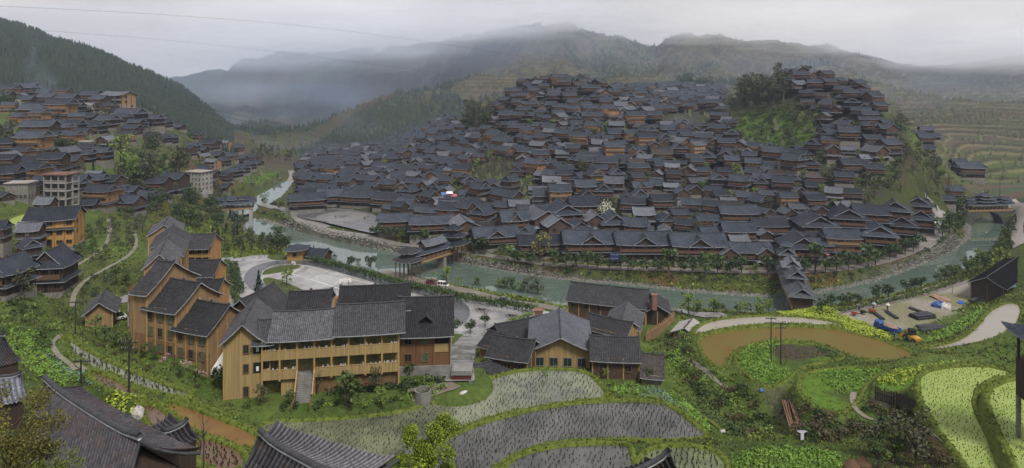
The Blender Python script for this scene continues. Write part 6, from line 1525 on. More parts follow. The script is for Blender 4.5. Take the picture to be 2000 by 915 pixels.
crop('vegetables', '480,792 600,800 700,798 800,785 850,775 890,765 860,762 800,765 700,775 600,782 480,788', 4.5, .4, .4, LM['crop'], 'kitchen garden greens in front of the yellow school', patchy=.3)
crop('vegetables', '780,742 860,728 880,742 800,752 700,762 690,755', 4, .45, .6, LM['mid'], 'clipped green beds below the gallery wing')
crop('vegetables', '1172,737 1235,747 1300,757 1345,780 1400,848 1385,852 1335,810 1290,782 1195,776', 2.8, .42, .35, LM['crop'], 'kitchen garden beside the golden hall', patchy=.35)
crop('cabbages', '1240,750 1300,760 1350,800 1335,808 1290,780 1240,775', 3, .4, .25, LM['bluegreen'], 'blue green cabbages behind the dark paddy')
crop('vegetables', '1300,690 1330,660 1345,668 1330,700 1350,740 1330,735 1305,715', 3, .5, .4, LM['crop'], 'curving green bed east of the compound')
crop('vegetables', '1345,760 1400,780 1450,820 1430,845 1400,830 1360,790', 2, .5, .5, LM['mid'], 'green plants on the gully floor')
crop('grass_bed', '150,460 262,455 255,490 200,518 150,515', 1.5, .5, .15, LM['light'], 'bright grass below the orchard trees', patchy=.5)
crop('grass_bed', '1440,225 1540,215 1600,255 1590,290 1500,296 1440,270', .5, 1.1, .5, LM['mid'], 'bright grassy terraces of the clearing on the knoll', patchy=.4)
crop('vegetables', '470,345 545,335 540,352 500,360 470,358', .8, 1, .5, LM['crop'], 'green plots along the upstream road')
# hedges
def hedge(s, h, w, m, look, z=None, pool='misc', dens=16):
    pts = chaikin([(onz(a, b, z) if z is not None else hit(a, b)) for a, b in PP(s)], 2, False); P = np.array(pts); seg = np.hypot(*np.diff(P[:, :2], axis=0).T); cum = np.concatenate([[0], np.cumsum(seg)]); n = int(cum[-1] * dens * h)
    t = rt.uniform(0, cum[-1], n); x = np.interp(t, cum, P[:, 0]) ; y = np.interp(t, cum, P[:, 1]); zz = ground(x, y)
    hh = h * (.85 + .4 * fbm(x / 2, y / 2, 2, 9)); C = np.stack([x + rt.uniform(-.5, .5, n) * w, y + rt.uniform(-.5, .5, n) * w, zz + hh * rt.random(n) ** .6], 1); c0 = C.mean(0)
    V, Fq = leaf_quads(C - c0, .5 * rt.uniform(.6, 1.2, n), rt); o = link('hedge', npmesh('hedge', V, Fq, m), None, tuple(c0)); tag(o, None, 'hedge'); TH.append([o, look, *P2(*c0), pool])
hedge('608,512 660,525 720,543 780,560 850,576 920,592 990,602 1045,614', 2.7, 2.6, LM['dark'], 'long dark hedge between the school yard and the riverside path', dens=30)
hedge('443,512 446,540 452,565 462,592 470,600', 1.6, 1.6, LM['mid'], 'green hedge along the school drive', dens=34)
hedge('455,520 458,545 468,575', 2.4, 3.0, LM['dark'], 'dark shrub bed beside the school drive', dens=34)
hedge('962,652 990,636 1020,622 1040,616', 1.2, 1.4, LM['light'], 'bright low hedge at the corner of the yard', dens=34)
hedge('640,772 720,764 800,756 868,746', 1.0, 1.4, LM['dark'], 'dark clipped hedge in front of the gallery wing', dens=40)
hedge('1600,614 1680,602 1760,585 1840,562 1880,548', .9, 1.6, LM['mid'], 'low green hedge between river and building yard', dens=26)
hedge('490,600 500,604 514,600', .7, 1.2, LM['light'], 'ring of low plants round the conifer', dens=40)
# river stones
def rocks(name, s, n, size, m, label, wband=2.5, closed=False):
    P = np.array(chaikin([onz(a, b, 0.3)[:2] for a, b in PP(s)], 2, False)); seg = np.hypot(*np.diff(P, axis=0).T); cum = np.concatenate([[0], np.cumsum(seg)]); t = rt.uniform(0, cum[-1], n)
    x = np.interp(t, cum, P[:, 0]) + rt.normal(size=n) * wband * .4; y = np.interp(t, cum, P[:, 1]) + rt.uniform(-.3, 1, n) * wband; z = np.maximum(ground(x, y), -.1); sz = size * rt.uniform(.4, 1.3, n)
    base = np.array([(-1, -1, -.5), (1, -1, -.5), (1, 1, -.5), (-1, 1, -.5), (-.6, -.7, .6), (.7, -.6, .7), (.6, .6, .6), (-.7, .7, .5)]) * .5
    V = base[None] * sz[:, None, None] * rt.uniform(.7, 1.3, (n, 8, 3)); a = rt.random(n) * 6.28; c, s_ = np.cos(a)[:, None], np.sin(a)[:, None]; X = V[..., 0] * c - V[..., 1] * s_ + x[:, None]; Y = V[..., 0] * s_ + V[..., 1] * c + y[:, None]; V = np.stack([X, Y, V[..., 2] + z[:, None]], -1).reshape(-1, 3)
    f = np.array([(0, 3, 2, 1), (4, 5, 6, 7), (0, 1, 5, 4), (1, 2, 6, 5), (2, 3, 7, 6), (3, 0, 4, 7)]); Fq = (f[None] + (np.arange(n) * 8)[:, None, None]).reshape(-1, 4)
    o = link(name, npmesh(name, V, Fq, m)); tag(o, label, 'rocks', kind='stuff')
rockm = leafmat('river_stone', (.05, .048, .04), (.24, .225, .19), .6)
rocks('river_rocks', '500,428 540,437 600,452 650,467 720,480 780,492', 1100, .9, rockm, 'pale stones along the upstream far bank')
rocks('river_rocks', '845,509 880,510 930,517 990,528 1060,540 1130,547 1200,552 1300,563 1400,573 1500,578', 2600, .7, rockm, 'tumbled pale stones along the foot of the promenade bank', 2.2)
rocks('river_rocks', '1590,572 1650,560 1700,550 1780,522 1840,497 1880,477 1894,455 1890,435', 2000, .7, rockm, 'pale stones along the outer bend of the river', 2.2)
# ================================================================ covered bridges
wb = wood('bridge_timber', (.16, .095, .055)); wby = wood('bridge_beam', (.30, .20, .09))
def tiers(mb, x, y, spec, mi=0, mv=1, mw=2, M=None):
    """stacked hipped roofs; spec = (z, width, depth, roof height) from the bottom up"""
    for i, (z, w, d, h) in enumerate(spec):
        hip(mb, w, d, z, h, ov=.9, up=.7, top=(.3, .3) if i == len(spec) - 1 else (w * .24, d * .24), x0=x, y0=y, M=M)
        if i < len(spec) - 1: t = MB(); t.box(x - w * .25, x + w * .25, y - d * .25, y + d * .25, z + h - .1, spec[i + 1][0] + .05, mw); mb.merge(t, M)
    z, w, d, h = spec[-1]; t = MB(); t.tube([(x, y, z + h), (x, y, z + h + 1.1)], [.22, .06], 5, mv); t.ball((x, y, z + h + .5), .3, mi=mv, n=6, k=4); mb.merge(t, M)
def covered_bridge(A_, B_, look, wd, zd, pool='bridge', name='covered_bridge'):
    L_ = math.hypot(B_[0] - A_[0], B_[1] - A_[1]); a = math.atan2(B_[1] - A_[1], B_[0] - A_[0]); o = thing(name, (A_[0], A_[1], 0), a, look, 'bridge', pool, None, zd + 4)
    t = MB(); t.box(0, L_, -wd / 2, wd / 2, zd - .35, zd); t.build('deck', wb, o)
    for s in (-1, 1): t = MB(); t.box(-.2, L_ + .2, s * wd / 2 - .12, s * wd / 2 + .12, zd - 1.0, zd - .3); t.build('beam', wby, o)
    return o, L_
def posts(o, L_, wd, z0, z1, step, m=None, x0=0):
    n = int(L_ / step)
    for i in range(n + 1):
        for s in (-1, 1): t = MB(); x = x0 + L_ * i / n; t.box(x - .13, x + .13, s * wd / 2 - .13, s * wd / 2 + .13, z0, z1); t.build('post', m or wb, o)
# sloping bridge between the courtyard and the street
A_ = onz(797, 537, 1.5); B_ = onz(886, 497, 4)
o, L_ = covered_bridge(A_, B_, 'sloping covered bridge with a tiered pavilion tower at each end', 4.6, 6.2)
posts(o, L_ - 4, 4.4, 6.2, 9.0, 2.4, wby, 2)
for s in (-1, 1): t = MB(); t.merge(railing(L_ - 4, 1.1), T(L_ / 2, s * 2.3, 6.2)); t.build('railing', w_rail, o)
r = MB(); gable(r, L_ - 3, 4.6, 9.0, 1.7, ov=.8, ve=.3, up=.1, x0=L_ / 2); o2 = r.build('roof', [slate, verge_m], o); g = MB(); ridge_line(g, L_ - 3, 10.7, x0=L_ / 2, up=.1); g.build('ridge', ridge_m, o2)
t = MB(); t.box(L_ / 2 - 5.5, L_ / 2 + 5.5, -1.7, 1.7, 10.2, 11.6); t.build('clerestory', wb, o)
r = MB(); gable(r, 11, 3.6, 11.6, 1.6, ov=.9, ve=.7, up=.4, x0=L_ / 2); o2 = r.build('roof', [slate_l, verge_m], o); g = MB(); ridge_line(g, 11, 13.2, x0=L_ / 2, up=.4); g.build('ridge', ridge_m, o2)
r = MB(); tiers(r, 0, 0, [(7.2, 7.6, 7.6, 2.0), (10.2, 5.2, 5.2, 2.3)]); r.build('tower_roof', [slate_d, verge_m, wb], o)
for i in range(4):
    for j in range(4):
        if i in (0, 3) or j in (0, 3): t = MB(); t.tube([(-3.3 + i * 2.2, -3.3 + j * 2.2, -1), (-3.3 + i * 2.2, -3.3 + j * 2.2, 7.3)], .17, 6); t.build('column', w_rail, o)
r = MB(); tiers(r, L_, 0, [(8.6, 8.6, 8.6, 2.1), (11.8, 6.2, 6.2, 1.9), (14.6, 4.4, 4.4, 2.1)]); r.build('tower_roof', [slate, verge_m, wb], o)
for i in range(4):
    for j in range(4):
        if i in (0, 3) or j in (0, 3): t = MB(); t.tube([(L_ - 3.6 + i * 2.4, -3.6 + j * 2.4, 2), (L_ - 3.6 + i * 2.4, -3.6 + j * 2.4, 8.7)], .18, 6); t.build('column', w_rail, o)
for x in (L_ * .72,): t = MB(); t.box(x - .8, x + .8, -2, 2, -2, 5.3); t.build('pier', stone_w, o)
# roofed bridge with three gables
A_ = onz(1567, 603, 4); B_ = onz(1533, 527, 4.5)
o, L_ = covered_bridge(A_, B_, 'roofed timber bridge with three raised gables on its long grey roof', 6.2, 4.6)
posts(o, L_, 6.0, 4.6, 8.0, 3.0); t = MB(); t.merge(railing(L_, 1.2), T(L_ / 2, 3.05, 4.6)); t.build('railing', w_rail, o); t = MB(); t.merge(railing(L_, 1.2), T(L_ / 2, -3.05, 4.6)); t.build('railing', w_rail, o)
r = MB(); gable(r, L_, 6.4, 7.9, 2.2, ov=1.1, ve=.9, up=.4, x0=L_ / 2, nx=9); skirt(r, L_, 6, 9.1, out=1.6, drop=1.2, sides='lr', x0=L_ / 2); o2 = r.build('roof', [slate_l, verge_m], o); g = MB(); ridge_line(g, L_, 10.1, x0=L_ / 2, up=.4); g.build('ridge', ridge_m, o2)
for q, zz in ((.34, 10.6), (.60, 11.2), (.88, 12.4)):
    x = L_ * q; t = MB(); t.box(x - 3, x + 3, -2.2, 2.2, 9.2, zz); t.build('clerestory', wb, o); r = MB(); gable(r, 6.4, 4.6, zz, 1.9, ov=1.1, ve=1.0, up=.5, x0=x); skirt(r, 6.2, 4.4, zz + .8, out=1.3, drop=.9, sides='lr', x0=x); o2 = r.build('gable_roof', [slate_l, verge_m], o); g = MB(); ridge_line(g, 6.4, zz + 1.9, x0=x, up=.5, ve=1.0); g.build('ridge', ridge_m, o2)
t = MB(); t.box(L_ * .88 - 1.4, L_ * .88 + 1.4, -1.2, 1.2, 14.2, 15.2); t.build('lantern', mat('green_paint', (.06, .16, .10)), o); r = MB(); hip(r, 3, 2.6, 15.2, 1.3, up=.5, top=(.2, .2), x0=L_ * .88); r.build('lantern_roof', [slate, verge_m], o)
for q in (.3, .62): t = MB(); t.box(L_ * q - 1, L_ * q + 1, -3, 3, -2, 3.7); t.build('pier', stone_w, o)
t = MB(); t.box(-.1, .1, -3, 3, 3, 8.2); t.build('end_wall', w_brown, o)
# arched bridge at the far bend
yA = 352; xa = (1876 - 1000) / F * yA; xb = (1976 - 1000) / F * yA
o, L_ = covered_bridge((xa, yA), (xb, yA + 3), 'many tiered covered bridge on a stone arch at the far river bend', 6, 8.0)
t = MB(); n = 16; R0 = 8.2; cx_ = L_ * .5
P = [(cx_ + R0 * math.cos(math.pi * i / n), .2 + 6.6 * math.sin(math.pi * i / n)) for i in range(n + 1)]
for s in (-1, 1):
    for i in range(n):
        (x0_, z0_), (x1_, z1_) = P[i], P[i + 1]; q = ((x0_, s * 3, z0_), (x0_, s * 3, 7.4), (x1_, s * 3, 7.4), (x1_, s * 3, z1_)); t.quad(*(q if s > 0 else q[::-1]))
for i in range(n): t.quad((P[i][0], -3, P[i][1]), (P[i + 1][0], -3, P[i + 1][1]), (P[i + 1][0], 3, P[i + 1][1]), (P[i][0], 3, P[i][1]))
t.box(-3, cx_ - R0, -3, 3, -2, 7.4); t.box(cx_ + R0, L_ + 3, -3, 3, -2, 7.4); t.build('stone_arch', mat('mossy_stone', (.075, .075, .06), var=.5, scale=1.5), o)
posts(o, L_, 5.6, 8, 10.9, 2.2, w_gold); r = MB(); gable(r, L_, 6, 10.9, 2, ov=1.2, ve=1, up=.6, x0=L_ / 2); o2 = r.build('roof', [slate, verge_m], o); g = MB(); ridge_line(g, L_, 12.9, x0=L_ / 2, up=.6); g.build('ridge', ridge_m, o2)
r = MB(); tiers(r, L_ * .48, 0, [(11.8, 10, 6.4, 1.3), (13.3, 7.8, 5.2, 1.2), (14.8, 5.4, 4.2, 1.5)]); r.build('tower_roof', [slate, verge_m, wb], o)
for q in (.12, .86): r = MB(); tiers(r, L_ * q, 0, [(11.8, 6, 5.6, 1.2), (13.2, 4, 4, 1.2)]); r.build('tower_roof', [slate, verge_m, wb], o)
# far bridge on the left
yA = 345; A_ = ((412 - 1000) / F * yA, yA); B_ = ((486 - 1000) / F * yA, yA + 6)
o, L_ = covered_bridge(A_, B_, 'low dark covered bridge upstream beside the dark evergreen', 5, 9.6)
posts(o, L_, 4.6, 9.6, 12.2, 2.4, w_brown); r = MB(); gable(r, L_, 5, 12.2, 1.6, ov=1.1, ve=.8, up=.4, x0=L_ / 2); o2 = r.build('roof', [slate, verge_m], o); g = MB(); ridge_line(g, L_, 13.8, x0=L_ / 2, up=.4); g.build('ridge', ridge_m, o2)
for q in (.2, .5, .8): r = MB(); gable(r, 4, 3, 14.1, 1.2, ov=.7, ve=.5, x0=L_ * q); r.box(L_ * q - 1.8, L_ * q + 1.8, -1.3, 1.3, 13, 14.1, 2); r.build('gable_roof', [slate, verge_m, wb], o)
for q in (.1, .4, .7, .95): t = MB(); t.box(L_ * q - .8, L_ * q + .8, -2.4, 2.4, -2, 9); t.build('pier', mat('pale_pier', (.34, .33, .31)), o)
# long black hall, teal shed, edge pavilion
A_ = onz(1897, 582, 8); B_ = (A_[0] + 42, A_[1] + 36, 0)
o, L_ = root_at('long_hall', A_, B_, 8, 'very long black roofed hall at the river bank', 'hall', 'bridge')
gwall(o, L_, 8.5, -3, 5.2, 2.2, w_dark, wb, x0=L_ / 2, y0=-4.2, step=3.5); groof(o, L_, 8.5, 5.2, 2.3, mat('tarred_roof', (.009, .009, .010), rough=.95, var=.4, scale=.8, streak=(8, 1, 1), bump=.3, spec=.02), x0=L_ / 2, y0=-4.2, ov=1.0, ve=.6, up=.1, horn=0)
for i in range(9): gwindow(o, 3 + i * 5.6, -8.5, 3.2, 1.6, 1.2, pm=void)
x, y, z = hit(1962, 575); o = thing('shed', (x, y, z), R(28), 'small open shed with a teal sheet roof beside the long black hall', 'shed', 'misc', None, 2)
t = MB(); 
for sx in (-2.4, 2.4):
    for sy in (-1.5, 1.5): t.box(sx - .1, sx + .1, sy - .1, sy + .1, -1, 3)
t.box(-2.3, 2.3, 1.3, 1.4, 0, 2.6); t.build('frame', wb, o); t = MB(); t.poly([(-3, -2.2, 2.7), (3, -2.2, 2.7), (3, 2.2, 3.6), (-3, 2.2, 3.6)]); t.poly([(-3, -2.2, 2.62), (-3, 2.2, 3.52), (3, 2.2, 3.52), (3, -2.2, 2.62)]); t.build('roof', mat('teal_sheet', (.10, .17, .19), rough=.5, streak=(6, .5, 1)), o)
x, y, z = pix(2040, 738, 78); o = thing('lookout_pavilion', (x, y, z - 3), R(-10), 'dark timber lookout pavilion cut by the edge above the duckweed', 'pavilion', 'misc', None, 4)
t = MB(); t.box(-2, 3, -2, 2, 0, 4.6); t.build('wall', w_dark, o); t = MB(); t.merge(railing(5, 1.0), T(.5, -2.1, 4.6)); t.build('railing', w_dark, o)
for sx in (-1.8, 2.8):
    for sy in (-1.8, 1.8): t = MB(); t.box(sx - .12, sx + .12, sy - .12, sy + .12, 4.6, 8.0); t.build('post', w_dark, o); t = MB(); t.box(sx - .2, sx + .2, sy - .2, sy + .2, -9, 0); t.build('stilt', stone_w, o)
t = MB(); hip(t, 5, 4.4, 7.8, 1.5, ov=1.0, up=.5, top=(1, .2), x0=.5); t.build('roof', [slate, verge_m], o)
# ================================================================ big roofs close to the camera, with modelled tiles
near_t = roofmat('near_tiles', (.065, .060, .067), pitch=.32, course=.22, contrast=.8, patch=.35, rough=.55, bump=.5, moss=.75)
near_l = roofmat('near_pale_tiles', (.21, .20, .215), pitch=.32, course=.22, contrast=.75, patch=.25, rough=.55, bump=.5)
def tileslope(root, A_, B_, C_, D_, m, name='roof_slope', sag=.25, pitch=.32):
    """tiled slope: ridge A-B, eave D-C below it; rounded tile rows are real relief"""
    A_, B_, C_, D_ = [np.array(p, float) for p in (A_, B_, C_, D_)]; L_ = max(np.linalg.norm(B_ - A_), np.linalg.norm(C_ - D_)); H = np.linalg.norm(D_ - A_); nc = int(L_ / pitch); nu = nc * 4 + 1; nv = max(8, int(H / .22)); s = np.linspace(0, 1, nu); t = np.linspace(0, 1, nv * 2)
    Sg, Tg = np.meshgrid(s, t); P = (A_[None, None] * (1 - Sg[..., None]) + B_ * Sg[..., None]) * (1 - Tg[..., None]) + (D_ * (1 - Sg[..., None]) + C_ * Sg[..., None]) * Tg[..., None]
    nrm = np.cross(B_ - A_, D_ - A_); nrm /= np.linalg.norm(nrm); nrm *= np.sign(nrm[2]); ph = (Sg * nc * 2 * math.pi); ht = .09 * np.cos(ph) + .045 * ((Tg * nv) % 1.0) + .02 * fbm(Sg * nc * 1.3, Tg * nv * 1.1, 2, 5)
    P = P + nrm * ht[..., None]; P[..., 2] -= sag * np.sin(Tg * math.pi) ; P[..., 2] += .35 * np.abs(2 * Sg - 1) ** 6 * Tg
    P -= np.array(root.location); n1, n2 = P.shape[:2]; idx = np.arange(n1 * n2).reshape(n1, n2); Fq = np.stack([idx[:-1, :-1].ravel(), idx[:-1, 1:].ravel(), idx[1:, 1:].ravel(), idx[1:, :-1].ravel()], 1)
    me = npmesh(name, P.reshape(-1, 3), Fq, m); uv = me.uv_layers.new(name='UVMap'); U_ = (Sg * nc * pitch + pitch * .25).ravel()[Fq.ravel()]; V_ = (-Tg * H).ravel()[Fq.ravel()]; uv.data.foreach_set('uv', np.stack([U_, V_], 1).astype(np.float32).ravel())
    return link(name, me, root)
def thickline(root, pts, r, m, name='ridge'):
    t = MB(); t.tube([tuple(np.array(p) - np.array(root.location)) for p in pts], r, 6); return t.build(name, m, root, smooth=True)
def nearhouse(A_, B_, C_, D_, E_, G_, m, m2, look, name='tiled_house', zb=6.0):
    """A-B ridge, D-C far eave, E-G near eave"""
    P = [onz(*p) for p in (A_, B_, C_, D_, E_, G_)]; o = thing(name, P[0], 0, look, 'house', 'near', None, 0)
    a, b, c, d, e, g = P; tileslope(o, a, b, c, d, m); tileslope(o, a, b, g, e, m2); v = lambda p, q, t: tuple(p[i] * (1 - t) + q[i] * t for i in range(3))
    n = 7; rl = [v(a, b, i / n) for i in range(n + 1)]; rl = [(p[0], p[1], p[2] + .18 + .35 * abs(2 * i / n - 1) ** 4) for i, p in enumerate(rl)]; thickline(o, rl, .17, ridge_m)
    thickline(o, [(p[0], p[1], p[2] - .16) for p in rl], .14, verge_m, 'ridge_base')
    for p, q in ((a, d), (b, c), (a, e), (b, g)): thickline(o, [(v(p, q, t)[0], v(p, q, t)[1], v(p, q, t)[2] - .25 * math.sin(math.pi * t) + .08) for t in (0, .25, .5, .75, 1)], .10, ridge_m, 'verge')
    t = MB(); lo = o.location; q = [v(v(a, b, .5), p, .9) for p in (d, c, g, e)]; q = [(p[0] - lo[0], p[1] - lo[1]) for p in q]; zt = min(c[2], d[2], e[2], g[2]) - lo[2] + .1; zq = zt - zb
    for i in range(4): p, r_ = q[i], q[(i + 1) % 4]; t.quad((*p, zq), (*r_, zq), (*r_, zt), (*p, zt))
    ra, rb = v(a, b, .07), v(a, b, .93)
    for rr, i, j in ((ra, 3, 0), (rb, 1, 2)): t.tri((*q[i], zt), (*q[j], zt), (rr[0] - lo[0], rr[1] - lo[1], rr[2] - lo[2] - .3))
    t.build('wall', w_dark, o); return o
nearhouse((87, 751, 57), (272, 869, 57), (392, 888, 55.3), (158, 764, 55.2), (42, 905, 54), (205, 1090, 54), near_t, near_t, 'big dark weathered tile roof nearest the viewer with a curved ridge')
nearhouse((507, 858, 58), (668, 944, 57.6), (778, 902, 55.6), (541, 830, 56), (455, 950, 56), (560, 1040, 55.5), near_l, near_t, 'pale grey tile roof rising into the picture beside the flooded terraces')
nearhouse((313, 852, 50.4), (366, 829, 50.4), (330, 815, 49.2), (285, 838, 49.2), (350, 880, 49.0), (388, 857, 49.0), near_t, near_t, 'little tiled shed roof beyond the big dark roof', zb=3)
nearhouse((1200, 945, 52), (1308, 893, 53.5), (1330, 925, 51.5), (1240, 990, 50.5), (1150, 930, 51), (1260, 905, 52), near_t, near_t, 'tip of a dark tile roof poking up at the bottom edge')
nearhouse((-60, 640, 52), (8, 662, 51), (42, 708, 48.3), (-20, 720, 48.3), (-100, 690, 49), (-40, 650, 49), near_t, near_t, 'reddish grey roof corner entering at the edge above the vegetable beds')
nearhouse((-40, 742, 48.2), (42, 736, 48), (52, 782, 46.8), (-30, 800, 46.8), (-50, 725, 47), (30, 722, 47), roofmat('frosty_tiles', (.17, .18, .21), pitch=.4, contrast=.6), near_t, 'small lean roof of alternating pale and dark tiles at the edge', zb=3)
# ================================================================ poles, cables
polem = mat('tarred_pole', (.03, .028, .026), var=.3); 
def pole(px, py, top, look, Y=None, arms=2, r=.13):
    x, y, z = hit(px, py) if Y is None else pix(px, py, Y); h = (py - top) / F * y; o = thing('utility_pole', (x, y, z), 0, look, 'utility pole', 'misc', None, h * .5)
    t = MB(); t.tube([(0, 0, -1), (0, 0, h)], [r, r * .7], 7); t.build('shaft', polem, o)
    for k in range(arms):
        zz = h - .25 - k * .8; t = MB(); t.box(-1.0, 1.0, -.06, .06, zz - .06, zz + .06); t.build('crossarm', polem, o)
        for xx in (-.9, -.45, .45, .9): t = MB(); t.tube([(xx, 0, zz + .06), (xx, 0, zz + .3)], [.04, .05], 5); t.build('insulator', concw, o)
    return (x, y, z + h)
p1 = pole(252, 774, 665, 'tall utility pole rising beside the pale leafy patch'); p2 = pole(158, 762, 702, 'shorter leaning utility pole by the cabbage bed', arms=1)
p3 = pole(1506, 706, 620, 'taller of the twin poles standing in the curved green field'); p4 = pole(1525, 712, 630, 'shorter of the twin poles standing in the curved green field')
pole(147, 655, 588, 'thin pole beside the small yellow house', arms=1, r=.09); pole(1860, 574, 560, 'short post in the building yard', arms=0, r=.08); pole(1953, 405, 350, 'slim pale pole in the far fields', arms=0, r=.15)
def cable(pts, r, look, sag=0):
    P = chaikin([pix(*p) for p in pts], 3, False); o0 = P[0]; t = MB(); t.tube([tuple(np.array(p) - np.array(o0)) for p in P], r, 4); o = t.build('cable', polem, None, o0); tag(o, None, 'cable'); m = P[len(P) // 2]; TH.append([o, look, *P2(*m), 'cable'])
cable([(-60, 10, 130), (0, 12, 132), (300, 27, 150), (600, 50, 180), (850, 84, 220), (1030, 112, 260), (1180, 140, 300), (1290, 170, 330)], .022, 'upper thin cable crossing the whole cloudy sky')
cable([(60, 58, 150), (300, 76, 170), (500, 97, 200), (700, 122, 230), (850, 142, 260), (950, 160, 300)], .018, 'lower faint cable crossing the clouds')
for k, dy in enumerate((0, 10, 22)): cable([(330, 196 + dy * .6, 200), (450, 222 + dy, 220), (600, 252 + dy, 250), (720, 282 + dy, 280), (800, 305 + dy, 310), (900, 345 + dy, 340)], .035, ('topmost', 'middle', 'lowest')[k] + ' of the three dark cables strung over the valley')
for a, b, lk in ((p3, p4, 'short wire joining the twin poles'),):
    cable([(1000 + F * a[0] / a[1], HY + F * (CZ - a[2]) / a[1], a[1]), (1000 + F * b[0] / b[1], HY + F * (CZ - b[2]) / b[1], b[1])], .03, lk)
# ================================================================ vehicles
def paint(name, c): return mat(name, c, rough=.3, var=.06, spec=.6)
tyre = mat('tyre_rubber', (.018, .018, .018), rough=.9); chrome = mat('lamp_glass', (.6, .6, .55), rough=.2)
def wheel(o, x, y, r=.34, w=.22):
    t = MB(); t.tube([(x, y - w / 2, r), (x, y + w / 2, r)], r, 12); q = t.build('wheel', tyre, o); t = MB(); t.tube([(x, y - w / 2 - .01, r), (x, y + w / 2 + .01, r)], r * .5, 8); t.build('rim', mat('rim_metal', (.4, .4, .4), rough=.4, metal=.6), q)
def loft(secs, m=0):
    """car body: sections along x, each a (half width, z) outline"""
    t = MB(); n = len(secs[0][1]); rings = [[(x, s * w, z) for s, ws in ((-1, pr), (1, pr[::-1])) for (w, z) in ws] for x, pr in secs]; k = len(rings[0])
    for a, b in zip(rings[:-1], rings[1:]):
        for i in range(k): t.quad(a[i], a[(i + 1) % k], b[(i + 1) % k], b[i], m)
    t.poly(rings[0][::-1], m); t.poly(rings[-1], m); return t
def car(px, py, rz, look, col, kind='sedan', at=None, z=None, L_=4.3):
    x, y, zz = at or (onz(px, py, z) if z is not None else hit(px, py)); o = thing({'sedan': 'car', 'van': 'van', 'pickup': 'pickup_truck'}[kind], (x, y, zz + .22), R(rz), look, {'sedan': 'car', 'van': 'van', 'pickup': 'pickup truck'}[kind], 'misc', None, .8); m = paint('paint_%d_%d_%d' % tuple(int(c * 99) for c in col), col); h = L_ / 2
    lo = [(.80, .25), (.86, .5), (.84, .85)]
    body = loft([(-h, [(.7, .35), (.74, .5), (.7, .75)]), (-h + .2, lo), (h - .3, lo), (h, [(.68, .35), (.72, .5), (.66, .72)])]) ; body.build('body', m, o)
    gl = MB()
    if kind == 'sedan': cab = [(-h + .5, [(.78, .84), (.78, .86)]), (-h + 1.15, [(.74, .84), (.6, 1.38)]), (.35, [(.74, .84), (.6, 1.40)]), (1.15, [(.76, .84), (.74, .86)])]
    elif kind == 'van': cab = [(-h + .05, [(.80, .84), (.70, 1.8)]), (h - 1.2, [(.80, .84), (.70, 1.85)]), (h - .35, [(.78, .84), (.74, .9)])]
    else: cab = [(-.3, [(.78, .84), (.62, 1.55)]), (.9, [(.78, .84), (.62, 1.55)]), (1.5, [(.76, .84), (.74, .88)])]
    loft(cab).build('windows', glass, o); t = MB(); (xa_, pa), (xb_, pb) = cab[-3 if kind == 'sedan' else 0], cab[-2 if kind != 'van' else 1]
    t.box(xa_ + .02, xb_ - .02, -pa[-1][0] - .02, pa[-1][0] + .02, pa[-1][1] - .02, pa[-1][1] + .05); t.build('roof_panel', m, o)
    if kind == 'van':
        for xx in (-1.9, -.9, .1): t = MB(); t.box(xx - .07, xx + .07, -.83, .83, .84, 1.78); t.build('pillar', m, o)
    if kind == 'pickup': t = MB(); t.box(-h + .05, -.4, -.82, .82, .8, 1.15); t.build('cargo_bed', m, o); t = MB(); t.box(-h + .15, -.5, -.7, .7, 1.0, 1.17); t.build('cargo', tyre, o)
    for xx in (-h * .62, h * .62):
        for yy in (-.78, .78): wheel(o, xx, yy)
    for yy in (-.5, .5): t = MB(); t.box(h - .06, h + .03, yy - .14, yy + .14, .55, .7); t.build('headlight', chrome, o)
    return o
car(843, 556, -22, 'dark red pickup parked on the riverside path', (.20, .025, .03), 'pickup'); car(866, 561, -18, 'white minivan parked behind the red pickup', (.75, .75, .73), 'van', L_=4.0)
car(985, 590, -14, 'dark grey car driving along the riverside path', (.10, .13, .12)); car(957, 487, -30, 'silver white car parked on the promenade', (.6, .6, .6)); car(603, 494, -30, 'dark blue car parked by the gatehouse', (.03, .05, .11))
car(1000, 497, -10, 'black car parked under the promenade trees', (.015, .015, .018)); car(1909, 592, 10, 'dark car parked beside the long black hall', (.03, .035, .035)); car(745, 462, -20, 'grey car parked at the edge of the plaza', (.2, .2, .21))
car(224, 628, 40, 'white van parked behind the small yellow house', (.6, .6, .58), 'van')
# tipper with blue tarpaulin, loader, handcarts
blue = mat('blue_tarp', (.03, .09, .27), rough=.45, var=.5, scale=1.2, bump=.6); bpaint = paint('blue_cab', (.02, .07, .30)); yel = paint('yellow_machine', (.55, .30, .03)); redp = paint('red_cart', (.30, .04, .03)); brk = mat('broken_bricks', (.30, .19, .14), var=.5, scale=3, bump=.8)
def lump(t, c, r, seed, mi=0, flat=1):
    g = random.Random(seed); i = len(t.v); t.ball(c, r[0], r[1], r[2], n=9, k=5, mi=mi)
    for j in range(i, len(t.v)): v = t.v[j]; s = g.uniform(.82, 1.15); t.v[j] = tuple(c[q] + (v[q] - c[q]) * s for q in range(3))
x, y, z = hit(1733, 648); o = thing('tipper_truck', (x, y, z), R(122), 'blue truck loaded with bricks and a blue tarpaulin on its cab', 'truck', 'misc', None, 1)
loft([(1.5, [(.95, .5), (1.0, 1.2), (.9, 2.1)]), (3.1, [(.95, .5), (1.0, 1.2), (.85, 2.0)]), (3.4, [(.9, .5), (.95, 1.1), (.8, 1.4)])]).build('cab', bpaint, o)
